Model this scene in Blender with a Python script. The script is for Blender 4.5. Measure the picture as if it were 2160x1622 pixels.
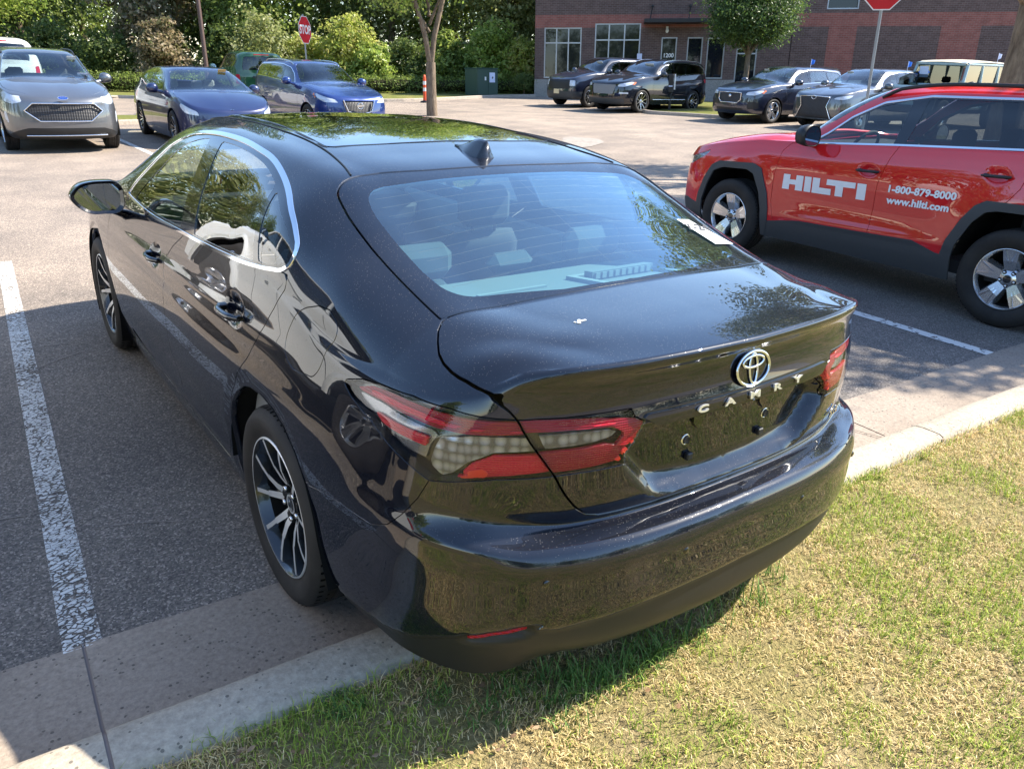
import bpy, math, random
import numpy as np
from math import radians, sin, cos, pi
sc = bpy.context.scene
for o in list(bpy.data.objects): bpy.data.objects.remove(o)
# ---------------------------------------------------------------- camera
cd = bpy.data.cameras.new("camera"); cam = bpy.data.objects.new("camera", cd); sc.collection.objects.link(cam); sc.camera = cam
CAM = np.array([-1.5922, -2.1693, 1.6863]); YAW, PITCH, ROLL = radians(36.634), radians(22.399), radians(2.424)
_F = np.array([sin(YAW)*cos(PITCH), cos(YAW)*cos(PITCH), -sin(PITCH)]); _R = np.array([cos(YAW), -sin(YAW), 0.]); _U = np.cross(_R, _F)
_R2 = _R*cos(ROLL)+_U*sin(ROLL); _U2 = -_R*sin(ROLL)+_U*cos(ROLL)
from mathutils import Matrix, Vector
cam.matrix_world = Matrix([[_R2[i], _U2[i], -_F[i], CAM[i]] for i in range(3)]+[[0, 0, 0, 1]])
cd.sensor_width = 36; cd.lens = 36*1638.8/2160; cd.clip_end = 600; cd.clip_start = .05
cd.dof.use_dof = False
# ---------------------------------------------------------------- light
w = bpy.data.worlds.new("World"); sc.world = w; w.use_nodes = True
SUN = Vector((.93, -.33, 1.0)).normalized()
nt = w.node_tree; bg = nt.nodes['Background']; sky = nt.nodes.new('ShaderNodeTexSky'); sky.sky_type = 'NISHITA'; sky.sun_disc = False
sky.sun_elevation = math.asin(SUN.z); sky.sun_rotation = math.atan2(SUN.x, SUN.y); sky.air_density = 1.0; sky.dust_density = .25; sky.ozone_density = 3.
nt.links.new(sky.outputs[0], bg.inputs[0]); bg.inputs[1].default_value = .15
sl = bpy.data.lights.new("sun", 'SUN'); sl.energy = 5.; sl.angle = radians(.55); sl.color = (1, .925, .80)
so = bpy.data.objects.new("sun", sl); sc.collection.objects.link(so); so.rotation_euler = SUN.to_track_quat('Z', 'Y').to_euler()
sc.view_settings.view_transform = 'Standard'; sc.view_settings.look = 'None'; sc.view_settings.exposure = 1.4; sc.view_settings.gamma = 1
sc.cycles.max_bounces = 8; sc.cycles.transparent_max_bounces = 12; sc.cycles.glossy_bounces = 4; sc.cycles.diffuse_bounces = 2
sc.cycles.sample_clamp_indirect = 6; sc.cycles.caustics_reflective = False; sc.cycles.caustics_refractive = False

rng = np.random.default_rng(7); random.seed(7)
UP = Vector((-.015, .04, 1)).normalized()          # the lot slopes a little; poles and walls stand plumb
UPM = UP.to_track_quat('Z', 'Y').to_matrix()
def up_rot(rz=0):
    q = Vector((0, 0, 1)).rotation_difference(UP)
    return (q.to_matrix() @ Matrix.Rotation(rz, 3, 'Z')).to_euler()
def ray(px): return _F+_R2*(px[0]-1080)/1638.8-_U2*(px[1]-811)/1638.8
def at(px, depth): return CAM+ray(px)*depth
def sstep(t): t = np.clip(t, 0, 1); return t*t*(3-2*t)
def gz(x, y):
    x = np.asarray(x, float); y = np.asarray(y, float)
    return .026*np.maximum(0, x-6)*sstep((x-6)/5)-.004*np.maximum(0, y-1.5)*sstep((y-1.5)/4)
def on_ground(px):
    d = ray(px); lo, hi = .5, 200
    for _ in range(60):
        m = (lo+hi)/2; P = CAM+d*m
        if P[2] > gz(P[0], P[1]): lo = m
        else: hi = m
    return CAM+d*lo
# ---------------------------------------------------------------- materials
M = {}
def mat(name, col=(.5, .5, .5), rough=.5, metal=0., coat=0., spec=.5, emit=None, trans=0.):
    m = bpy.data.materials.new(name); m.use_nodes = True; b = m.node_tree.nodes['Principled BSDF']
    b.inputs['Base Color'].default_value = (*col, 1); b.inputs['Roughness'].default_value = rough; b.inputs['Metallic'].default_value = metal
    b.inputs['Coat Weight'].default_value = coat;  b.inputs['Coat Roughness'].default_value = .01; b.inputs['Coat IOR'].default_value = 1.7; b.inputs['Specular IOR Level'].default_value = spec
    if emit: b.inputs['Emission Color'].default_value = (*emit[0], 1); b.inputs['Emission Strength'].default_value = emit[1]
    M[name] = m; return m
class NT:
    """small node helper"""
    def __init__(s, m): s.m = m; s.t = m.node_tree; s.b = s.t.nodes.get('Principled BSDF')
    def n(s, typ, inp=None, **kw):
        x = s.t.nodes.new('ShaderNode'+typ)
        for k, v in kw.items(): setattr(x, k, v)
        for k, v in (inp or {}).items():
            if isinstance(v, bpy.types.NodeSocket): s.t.links.new(v, x.inputs[k])
            else: x.inputs[k].default_value = v
        return x
    def l(s, a, b): s.t.links.new(a, b)
    def coord(s, kind='Object', scale=(1, 1, 1)):
        c = s.n('TexCoord'); mp = s.n('Mapping', {'Vector': c.outputs[kind], 'Scale': scale}); return mp.outputs[0]
    def noise(s, vec, scale, detail=3, rough=.55): return s.n('TexNoise', {'Vector': vec, 'Scale': scale, 'Detail': detail, 'Roughness': rough}).outputs[0]
    def ramp(s, fac, stops):
        r = s.n('ValToRGB', {'Fac': fac}); e = r.color_ramp.elements
        while len(e) > 1: e.remove(e[-1])
        e[0].position = stops[0][0]; e[0].color = stops[0][1] if len(stops[0][1]) == 4 else (*stops[0][1], 1)
        for p, c in stops[1:]:
            q = e.new(p); q.color = c if len(c) == 4 else (*c, 1)
        return r.outputs[0]
    def mix(s, fac, a, b, typ='RGBA', blend='MIX'):
        x = s.n('Mix', data_type=typ)
        if typ == 'RGBA': x.blend_type = blend
        ia, ib, o = {'RGBA': (6, 7, 2), 'FLOAT': (2, 3, 0)}[typ]
        for i, v in ((0, fac), (ia, a), (ib, b)):
            if isinstance(v, bpy.types.NodeSocket): s.l(v, x.inputs[i])
            else: x.inputs[i].default_value = (*v, 1) if (typ == 'RGBA' and i > 0 and len(v) == 3) else v
        return x.outputs[o]
    def math(s, op, a, b=0.):
        x = s.n('Math', operation=op)
        for i, v in ((0, a), (1, b)):
            if isinstance(v, bpy.types.NodeSocket): s.l(v, x.inputs[i])
            else: x.inputs[i].default_value = v
        return x.outputs[0]
    def bump(s, h, strength=.5, dist=.01):
        x = s.n('Bump', {'Height': h, 'Strength': strength, 'Distance': dist}); s.l(x.outputs[0], s.b.inputs['Normal'])
G1 = (0, 0, 0); G2 = (1, 1, 1)
def paint(name, col, metal=0., rough=.25, dust=.25, dustcol=(.30, .28, .26), dirt=.0, orange=.0):
    m = mat(name, col, rough, metal, coat=1., spec=.04 if not metal else .5); h = NT(m); v = h.coord()
    sp = h.n('TexVoronoi', {'Vector': v, 'Scale': 150.}, feature='F1').outputs['Distance']
    sz = h.noise(v, 9, 3); big = h.noise(v, 2.2, 4)
    thr = h.math('ADD', h.math('MULTIPLY', sz, .20), .03)
    spot = h.math('LESS_THAN', sp, thr)
    g = h.n('NewGeometry'); upz = h.n('SeparateXYZ', {'Vector': g.outputs['Normal']}).outputs[2]
    lie = h.ramp(upz, [(.05, G1), (.75, G2)])
    film = h.math('MULTIPLY', h.ramp(big, [(.3, G1), (.75, G2)]), .03)
    fac = h.math('MULTIPLY', h.math('MAXIMUM', h.math('MULTIPLY', spot, dust), film), h.math('ADD', h.math('MULTIPLY', lie, .93), .07))
    h.l(h.mix(fac, (*col, 1), (*dustcol, 1)), h.b.inputs['Base Color'])
    h.l(h.math('MULTIPLY', h.math('SUBTRACT', fac, .03), .8), h.b.inputs['Coat Roughness'])
    cw = h.math('SUBTRACT', 1., h.math('MULTIPLY', fac, 1.2)); h.l(cw, h.b.inputs['Coat Weight'])
    h.l(h.math('ADD', h.math('MULTIPLY', fac, .5), rough), h.b.inputs['Roughness'])
    if metal: h.l(h.math('MULTIPLY', h.math('SUBTRACT', 1., fac), metal), h.b.inputs['Metallic'])
    return m
def glassmat(name, tint=(.75, .82, .8), dust=0., ior=1.5, rough=0.0, gain=1.15, gc=(1, 1, 1)):
    m = bpy.data.materials.new(name); m.use_nodes = True; h = NT(m); t = h.t; t.nodes.remove(h.b); out = t.nodes['Material Output']
    tr = h.n('BsdfTransparent', {'Color': (*tint, 1)}); gl = h.n('BsdfGlossy', {'Color': (*gc, 1), 'Roughness': rough})
    fr = h.n('Fresnel', {'IOR': ior}); f = h.math('MINIMUM', h.math('MULTIPLY', fr.outputs[0], gain*1.6), 1.)
    g = h.n('NewGeometry'); f = h.math('MULTIPLY', f, h.math('SUBTRACT', 1., g.outputs['Backfacing']))
    mx = h.n('MixShader', {0: f, 1: tr.outputs[0], 2: gl.outputs[0]}); last = mx.outputs[0]
    if dust:
        v = h.coord(); sp = h.n('TexVoronoi', {'Vector': v, 'Scale': 170.}).outputs['Distance']; sz = h.noise(v, 9, 3); big = h.noise(v, 3., 4)
        spot = h.math('LESS_THAN', sp, h.math('ADD', h.math('MULTIPLY', sz, .22), .04))
        fac = h.math('MULTIPLY', h.math('MAXIMUM', h.math('MULTIPLY', spot, .28), h.math('ADD', h.math('MULTIPLY', big, .06), .02)), dust)
        df = h.n('BsdfDiffuse', {'Color': (.5, .48, .44, 1)}); last = h.n('MixShader', {0: fac, 1: last, 2: df.outputs[0]}).outputs[0]
    h.l(last, out.inputs[0]); M[name] = m; return m
# ---------------------------------------------------------------- object helpers
COL = sc.collection
def tag(o, label=None, cat=None, group=None, kind=None):
    if label: o['label'] = label
    if cat: o['category'] = cat
    if group: o['group'] = group
    if kind: o['kind'] = kind
    return o
def empty(name, loc=(0, 0, 0), rot=(0, 0, 0), parent=None):
    o = bpy.data.objects.new(name, None); COL.objects.link(o); o.location = loc; o.rotation_euler = rot; o.empty_display_size = .2
    if parent: o.parent = parent
    return o
def link(name, me, m, parent=None):
    o = bpy.data.objects.new(name, me); COL.objects.link(o)
    for x in (m if isinstance(m, (list, tuple)) else [m]): me.materials.append(x)
    if parent: o.parent = parent
    return o
def copy_tree(o, parent=None):
    c = o.copy(); COL.objects.link(c); c.parent = parent
    for ch in o.children: copy_tree(ch, c)
    return c
class Surf:
    def __init__(s, V, N, P, F): s.V, s.N, s.P, s.F = V, N, P, F
    def copy(s): return Surf(s.V.copy(), s.N.copy(), s.P.copy(), s.F.copy())
    def mirror(s):
        m = np.array([-1, 1, 1]); return Surf(s.V*m, s.N*m, s.P*np.array([-1, 1]), s.F[:, ::-1].copy())
def join(*ss):
    ss = [s for s in ss if s is not None and len(s.F)]
    if not ss: return None
    V = np.vstack([s.V for s in ss]); N = np.vstack([s.N for s in ss]); P = np.vstack([s.P for s in ss]); F = []; k = 0
    for s in ss: F.append(s.F+k); k += len(s.V)
    return Surf(V, N, P, np.vstack(F))
def both(s): return join(s, s.mirror()) if s is not None and len(s.F) else s
def clip(S, f):
    """keep the part of a triangle surface where f (per vertex) > 0"""
    if S is None or not len(S.F): return S
    f = np.where(np.abs(f) < 1e-9, 1e-9, f); ins = f > 0; c = ins[S.F].sum(1)
    keep = S.F[c == 3]; V, N, P = [S.V], [S.N], [S.P]; n0 = len(S.V); new = {}; tri = []
    nv, nn, npp = [], [], []
    def cut(a, b):
        k = (a, b) if a < b else (b, a)
        if k not in new:
            t = f[a]/(f[a]-f[b]); new[k] = n0+len(nv)
            nv.append(S.V[a]*(1-t)+S.V[b]*t); q = S.N[a]*(1-t)+S.N[b]*t; nn.append(q/(np.linalg.norm(q)+1e-12)); npp.append(S.P[a]*(1-t)+S.P[b]*t)
        return new[k]
    for T in S.F[(c == 1) | (c == 2)].tolist():
        poly = []
        for i in range(3):
            a, b = T[i], T[(i+1) % 3]
            if ins[a]: poly.append(a)
            if ins[a] != ins[b]: poly.append(cut(a, b))
        for i in range(1, len(poly)-1): tri.append((poly[0], poly[i], poly[i+1]))
    if nv: V.append(np.array(nv)); N.append(np.array(nn)); P.append(np.array(npp))
    V = np.vstack(V); N = np.vstack(N); P = np.vstack(P); F = np.vstack([keep, np.array(tri, int).reshape(-1, 3)])
    if not len(F): return Surf(V[:0], N[:0], P[:0], F)
    u, inv = np.unique(F, return_inverse=True)
    return Surf(V[u], N[u], P[u], inv.reshape(-1, 3))
def sd(poly, Q):
    """signed distance to a closed polygon, positive inside"""
    poly = np.asarray(poly, float); A = poly; B = np.roll(poly, -1, 0); out = np.full(len(Q), 9.); lo = poly.min(0)-.12; hi = poly.max(0)+.12
    m = np.all((Q > lo) & (Q < hi), 1); q = Q[m]
    if not len(q): return -out
    best = np.full(len(q), 1e9); ins = np.zeros(len(q), bool)
    for a, b in zip(A, B):
        e = b-a; L = e@e
        if L < 1e-14: continue
        t = np.clip(((q-a)@e)/L, 0, 1); d = np.hypot(*(q-a-t[:, None]*e).T); best = np.minimum(best, d)
        c = (a[1] > q[:, 1]) != (b[1] > q[:, 1])
        if c.any():
            xx = a[0]+(q[:, 1]-a[1])*(b[0]-a[0])/(b[1]-a[1]+1e-15); ins ^= c & (q[:, 0] < xx)
    out[m] = np.where(ins, best, -best); r = -np.full(len(Q), 9.); r[m] = out[m]; return r
def cr(P, n=None, h=None, sharp=(), closed=False):
    """non-uniform Catmull-Rom through rows P (k,d); n samples per segment (int or list)"""
    P = np.asarray(P, float); k = len(P); out = []
    if closed: P2 = np.vstack([P[-1], P, P[0], P[1]])
    segs = range(k) if closed else range(k-1)
    for i in segs:
        if closed: p0, p1, p2, p3 = P2[i], P2[i+1], P2[i+2], P2[i+3]; s1 = i in sharp; s2 = (i+1) % k in sharp
        else:
            p1, p2 = P[i], P[i+1]; s1 = i == 0 or i in sharp; s2 = i+1 == k-1 or i+1 in sharp
            p0 = P[i-1] if not s1 else None; p3 = P[i+2] if not s2 else None
        d1 = max(np.linalg.norm(p2-p1), 1e-9); sec = (p2-p1)/d1
        if s1: m1 = None
        else: d0 = max(np.linalg.norm(p1-p0), 1e-9); m1 = ((p1-p0)/d0*d1+sec*d0)/(d0+d1)
        if s2: m2 = None
        else: d2 = max(np.linalg.norm(p3-p2), 1e-9); m2 = (sec*d2+(p3-p2)/d2*d1)/(d1+d2)
        if m1 is None: m1 = sec if m2 is None else 2*sec-m2 if np.linalg.norm(2*sec-m2) < 3 else sec
        if m2 is None: m2 = sec if s1 else (2*sec-m1 if np.linalg.norm(2*sec-m1) < 3 else sec)
        c = n[i] if isinstance(n, (list, tuple, np.ndarray)) else n if n else max(1, int(math.ceil(d1/h)))
        t = (np.arange(c)/c)[:, None]; h00 = 2*t**3-3*t**2+1; h10 = t**3-2*t**2+t; h01 = -2*t**3+3*t**2; h11 = t**3-t**2
        out.append(h00*p1+h10*m1*d1+h01*p2+h11*m2*d1)
    if not closed: out.append(P[-1:])
    return np.vstack(out)
def grid_surf(G, params, hr, hc, srow=(), scol=()):
    """G (cols, rows, 3) control grid -> dense interpolated triangles. params (cols, rows, 2)"""
    nc, nr = G.shape[:2]
    X = np.concatenate([G, params], 2)
    L = lambda a, b: np.linalg.norm(a-b, axis=-1)
    cr_n = [max(1, int(math.ceil(np.median(L(G[:, j], G[:, j+1]))/hr))) for j in range(nr-1)]
    cc_n = [max(1, int(math.ceil(np.median(L(G[i], G[i+1]))/hc))) for i in range(nc-1)]
    a = np.stack([cr5(X[i], cr_n, srow) for i in range(nc)], 0)
    b = np.stack([cr5(a[:, j], cc_n, scol) for j in range(a.shape[1])], 1)
    return b
def cr5(X, n, sharp):
    # spline on xyz, params follow linearly
    p = cr(X[:, :3], n=n, sharp=sharp); q = []
    for i in range(len(X)-1): t = (np.arange(n[i])/n[i])[:, None]; q.append(X[i, 3:]*(1-t)+X[i+1, 3:]*t)
    q.append(X[-1:, 3:]); return np.hstack([p, np.vstack(q)])
def tri_grid(b):
    nc, nr = b.shape[:2]; I = np.arange(nc*nr).reshape(nc, nr)
    a, c, d, e = I[:-1, :-1].ravel(), I[1:, :-1].ravel(), I[1:, 1:].ravel(), I[:-1, 1:].ravel()
    return b.reshape(-1, b.shape[2]), np.vstack([np.stack([a, c, d], 1), np.stack([a, d, e], 1)])
def vnormals(V, F):
    n = np.cross(V[F[:, 1]]-V[F[:, 0]], V[F[:, 2]]-V[F[:, 0]]); key = np.round(V*20000).astype(np.int64)
    _, inv = np.unique(key, axis=0, return_inverse=True); inv = inv.ravel(); acc = np.zeros((inv.max()+1, 3))
    ln = np.linalg.norm(n, axis=1, keepdims=True); n2 = n/(np.sqrt(ln)+1e-12)
    for i in range(3): np.add.at(acc, inv[F[:, i]], n2)
    N = acc[inv]; return N/(np.linalg.norm(N, axis=1, keepdims=True)+1e-12)
def bedges(F):
    E = np.vstack([F[:, [0, 1]], F[:, [1, 2]], F[:, [2, 0]]]); k = np.sort(E, 1); _, idx, cnt = np.unique(k, axis=0, return_index=True, return_counts=True)
    return E[idx[cnt == 1]]
def flange(S, d, skip0=True, only=None):
    """turn the rim of a panel inwards by d"""
    E = bedges(S.F)
    if skip0: E = E[~((np.abs(S.V[E[:, 0], 0]) < 1e-5) & (np.abs(S.V[E[:, 1], 0]) < 1e-5))]
    if only is not None: E = E[only((S.V[E[:, 0]]+S.V[E[:, 1]])/2)]
    if not len(E): return S
    A, B = S.V[E[:, 0]], S.V[E[:, 1]]; nA, nB = S.N[E[:, 0]], S.N[E[:, 1]]; t = B-A; out = np.cross(t, nA); out /= np.linalg.norm(out, axis=1, keepdims=True)+1e-12
    k = len(E); V = np.vstack([A, B, B-nB*d, A-nA*d]); q = (nA+out)/1.41; N = np.vstack([q, q, out, out]); i = np.arange(k)
    F = np.vstack([np.stack([i+k, i, i+3*k], 1), np.stack([i+k, i+3*k, i+2*k], 1)])
    return join(S, Surf(V, N, np.zeros((4*k, S.P.shape[1])), F))
def mesh_from(V, F, N=None, smooth=True):
    me = bpy.data.meshes.new('mesh'); V = np.asarray(V, np.float32); F = np.asarray(F, np.int32)
    me.vertices.add(len(V)); me.vertices.foreach_set('co', V.ravel()); k = F.shape[1]
    me.loops.add(F.size); me.loops.foreach_set('vertex_index', F.ravel()); me.polygons.add(len(F))
    me.polygons.foreach_set('loop_start', np.arange(len(F), dtype=np.int32)*k); me.polygons.foreach_set('loop_total', np.full(len(F), k, np.int32))
    me.polygons.foreach_set('use_smooth', np.full(len(F), smooth, bool)); me.update(calc_edges=True)
    if N is not None: me.normals_split_custom_set_from_vertices(np.asarray(N, np.float32))
    return me
def part(name, S, m, parent, off=0., fl=0., **kw):
    if S is None or not len(S.F): return None
    if off: S = S.copy(); S.V = S.V+S.N*off
    if fl: S = flange(S, fl, **kw)
    return link(name, mesh_from(S.V, S.F, S.N), m, parent)
class MB:
    """collects plain pieces into one mesh"""
    def __init__(s): s.v = []; s.f = []; s.mi = []; s.sm = []
    def add(s, vs, fs, mi=0, smooth=False):
        k = len(s.v); s.v += [tuple(map(float, q)) for q in vs]; s.f += [tuple(i+k for i in q) for q in fs]; s.mi += [mi]*len(fs); s.sm += [smooth]*len(fs)
    def box(s, c, d, rz=0, mi=0, bev=0.):
        x, y, z = [q/2 for q in d]; ca, sa = cos(rz), sin(rz)
        if bev <= 0:
            P = [(i, j, k) for k in (-z, z) for i, j in ((-x, -y), (x, -y), (x, y), (-x, y))]; Fs = [(3, 2, 1, 0), (4, 5, 6, 7), (0, 1, 5, 4), (1, 2, 6, 5), (2, 3, 7, 6), (3, 0, 4, 7)]
        else:
            b = min(bev, x*.49*2, y*.49*2, z*.49*2); P = []
            for zz, o in ((-z, b), (-z+b, 0), (z-b, 0), (z, b)):
                for i, j in ((-x+o+b*(o == 0), -y+o), (x-o-b*(o == 0), -y+o), (x-o, -y+o+b*(o == 0)), (x-o, y-o-b*(o == 0)), (x-o-b*(o == 0), y-o), (-x+o+b*(o == 0), y-o), (-x+o, y-o-b*(o == 0)), (-x+o, -y+o+b*(o == 0))): P.append((i, j, zz))
            Fs = [tuple(range(7, -1, -1)), tuple(range(24, 32))]
            for r in range(3):
                for q in range(8): Fs.append((r*8+q, r*8+(q+1) % 8, (r+1)*8+(q+1) % 8, (r+1)*8+q))
        s.add([(c[0]+p[0]*ca-p[1]*sa, c[1]+p[0]*sa+p[1]*ca, c[2]+p[2]) for p in P], Fs, mi)
    def tube(s, path, r, n=8, mi=0, cap=True, smooth=True, flat=None):
        P = np.asarray(path, float); k = len(P); rr = np.broadcast_to(np.asarray(r, float), (k,)); vs = []; T = np.gradient(P, axis=0); ref = None
        for i in range(k):
            t = T[i]/(np.linalg.norm(T[i])+1e-12)
            if ref is None: ref = np.array([0, 0, 1.]) if abs(t[2]) < .9 else np.array([1., 0, 0])
            u = np.cross(ref, t); u /= np.linalg.norm(u)+1e-12; v = np.cross(t, u); ref = v
            for a in range(n): th = 2*pi*a/n; vs.append(P[i]+rr[i]*(u*cos(th)+v*sin(th)*(flat or 1)))
        fs = [(i*n+a, i*n+(a+1) % n, (i+1)*n+(a+1) % n, (i+1)*n+a) for i in range(k-1) for a in range(n)]
        s.add(vs, fs, mi, smooth)
        if cap: s.add(vs[:n], [tuple(range(n-1, -1, -1))], mi); s.add(vs[-n:], [tuple(range(n))], mi)
    def lathe(s, prof, n=32, c=(0, 0, 0), axis='z', mi=0, closed=False, smooth=True):
        vs = []; k = len(prof)
        for r, h in prof:
            for a in range(n):
                th = 2*pi*a/n; x, y = r*cos(th), r*sin(th)
                vs.append((c[0]+x, c[1]+y, c[2]+h) if axis == 'z' else (c[0]+h, c[1]+x, c[2]+y) if axis == 'x' else (c[0]+y, c[1]+h, c[2]+x))
        fs = [(i*n+a, i*n+(a+1) % n, ((i+1) % k)*n+(a+1) % n, ((i+1) % k)*n+a) for i in range(k if closed else k-1) for a in range(n)]
        s.add(vs, fs, mi, smooth)
    def prism(s, poly, h0, h1, fr=None, mi=0):
        """extrude a 2D polygon; fr maps (u, v, h) -> xyz"""
        n = len(poly); fr = fr or (lambda u, v, h: (u, v, h)); vs = [fr(u, v, h0) for u, v in poly]+[fr(u, v, h1) for u, v in poly]
        s.add(vs, [tuple(range(n-1, -1, -1)), tuple(range(n, 2*n))]+[(i, (i+1) % n, n+(i+1) % n, n+i) for i in range(n)], mi)
    def sphere(s, c, r, n=16, mi=0, sc=(1, 1, 1)):
        prof = [(r*sin(pi*i/(n//2)), -r*cos(pi*i/(n//2))) for i in range(n//2+1)]; vs = []
        for q, h in prof:
            for a in range(n): vs.append((c[0]+q*cos(2*pi*a/n)*sc[0], c[1]+q*sin(2*pi*a/n)*sc[1], c[2]+h*sc[2]))
        s.add(vs, [(i*n+a, i*n+(a+1) % n, (i+1)*n+(a+1) % n, (i+1)*n+a) for i in range(n//2) for a in range(n)], mi, True)
    def build(s, name, m, parent=None):
        me = bpy.data.meshes.new(name); me.from_pydata(s.v, [], s.f); me.polygons.foreach_set('material_index', s.mi); me.polygons.foreach_set('use_smooth', s.sm); me.update()
        return link(name, me, m, parent)
def text_mesh(txt, size, extrude=0., spacing=1., shear=0., bold=0.):
    cu = bpy.data.curves.new('t', 'FONT'); cu.body = txt; cu.size = size; cu.extrude = extrude; cu.align_x = 'CENTER'; cu.align_y = 'CENTER'; cu.space_character = spacing; cu.shear = shear; cu.offset = bold; cu.resolution_u = 3
    o = bpy.data.objects.new('t', cu); COL.objects.link(o); dg = bpy.context.evaluated_depsgraph_get(); dg.update()
    me = bpy.data.meshes.new_from_object(o.evaluated_get(dg)); bpy.data.objects.remove(o); return me
def text_obj(name, txt, size, m, parent, loc, rot, extrude=.001, **kw):
    me = text_mesh(txt, size, extrude, **kw); o = link(name, me, m, parent); o.location = loc; o.rotation_euler = rot; return o
# ---------------------------------------------------------------- car shells
def lerp_keys(keys, n):
    ks = sorted(keys); out = []
    for i in range(n):
        a = max([k for k in ks if k <= i]); b = min([k for k in ks if k >= i])
        t = 0 if a == b else (i-a)/(b-a); A, B = np.array(keys[a], float), np.array(keys[b], float); out.append(A*(1-t)+B*t)
    return np.array(out)
def shell(plan, prof, seamz, st, ca, cb, hr, hc, hfine=None, top_sharp=(), row_sharp=(), top_sharp_col=None):
    """plan: half perimeter rear centre -> front centre; prof: {col: [(inset, z)...]}; st: {col: (ycentre, [(x, z)*5])} for cols ca+1..cb-1"""
    plan = np.array(plan, float); nc = len(plan); T = np.gradient(plan, axis=0); T[0] = [1, 0]; T[-1] = [-1, 0]
    T /= np.linalg.norm(T, axis=1, keepdims=True); Nin = np.stack([-T[:, 1], T[:, 0]], 1)
    pr = lerp_keys(prof, nc); nr = pr.shape[1]; k = nr//2
    sg = np.r_[0, np.cumsum(np.linalg.norm(np.diff(plan, axis=0), axis=1))]
    G = np.zeros((nc, nr, 3)); Q = np.zeros((nc, nr, 2))
    for i in range(nc):
        z = pr[i, :, 1].copy(); zk = z[k]; z[k:] = zk+(z[k:]-zk)*(seamz[i]-zk)/(z[-1]-zk)
        G[i, :, :2] = plan[i]+Nin[i]*pr[i, :, :1]; G[i, :, 2] = z; Q[i, :, 0] = sg[i]; Q[i, :, 1] = z
    G[0, :, 0] = 0; G[-1, :, 0] = 0
    L = lambda a, b: np.linalg.norm(a-b, axis=-1)
    rn = [max(1, int(math.ceil(np.median(L(G[:, j], G[:, j+1]))/hr))) for j in range(nr-1)]
    cn = [max(1, int(math.ceil(sg[i+1]-sg[i])/1) if False else int(math.ceil((sg[i+1]-sg[i])/(hfine if hfine and i < 12 else hc)))) for i in range(nc-1)]
    for j in range(5): cn[cb+j] = cn[ca-1-j]
    X = np.concatenate([G, Q], 2)
    a = np.stack([cr5(X[i], rn, row_sharp) for i in range(nc)], 0)
    b1 = np.stack([cr5(a[:, j], cn, ()) for j in range(a.shape[1])], 1); b1[0, :, 0] = 0; b1[-1, :, 0] = 0
    # upper grid
    cols = list(range(ca, cb+1)); H = np.zeros((len(cols), 6, 5))
    for n_, c in enumerate(cols):
        P0 = G[c, -1]; H[n_, 0, :3] = P0
        if c == ca:
            for j in range(1, 6): H[n_, j, :3] = G[ca-j, -1]
        elif c == cb:
            for j in range(1, 6): H[n_, j, :3] = G[cb+j, -1]
        else:
            yc, pts = st[c]
            for j, q in enumerate(pts):
                x, z = q[0], q[1]; t = 1-x/P0[0]; y = q[2] if len(q) > 2 else P0[1]+(yc-P0[1])*min(1, t*1.6)
                H[n_, j+1, :3] = (x, y, z)
        H[n_, :, 3] = sg[c]; H[n_, :, 4] = np.arange(6)/5
    tn = [cn[ca-1-j] for j in range(5)]
    a2 = np.stack([cr5(H[i], tn, top_sharp) for i in range(len(cols))], 0)
    b2 = np.stack([cr5(a2[:, j], cn[ca:cb], (top_sharp_col,) if top_sharp_col else ()) for j in range(a2.shape[1])], 1); b2[:, -1, 0] = 0
    off = np.r_[0, np.cumsum(cn)]
    b2[:, 0, :3] = b1[off[ca]:off[cb]+1, -1, :3]; b2[0, :, :3] = b1[off[ca]::-1, -1, :3]; b2[-1, :, :3] = b1[off[cb]:, -1, :3]
    V1, F1 = tri_grid(b1); V2, F2 = tri_grid(b2)
    F1 = F1[:, ::-1]   # outward
    return V1, F1, V2, F2
def finish(V1, F1, V2, F2):
    V = np.vstack([V1[:, :3], V2[:, :3]]); F = np.vstack([F1, F2+len(V1)]); N = vnormals(V, F)
    # orientation test: normals should point away from the car's middle
    N[np.abs(V[:, 0]) < 1e-5, 0] = 0; N /= np.linalg.norm(N, axis=1, keepdims=True)+1e-12
    n1 = len(V1); return Surf(V1[:, :3].copy(), N[:n1], V1[:, 3:].copy(), F1), Surf(V2[:, :3].copy(), N[n1:], V2[:, 3:].copy(), F2)
def orient(V, F, c):
    n = np.cross(V[F[:, 1], :3]-V[F[:, 0], :3], V[F[:, 2], :3]-V[F[:, 0], :3]); m = V[F[:, 0], :3]-c
    return F if (n*m).sum() > 0 else F[:, ::-1].copy()
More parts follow.
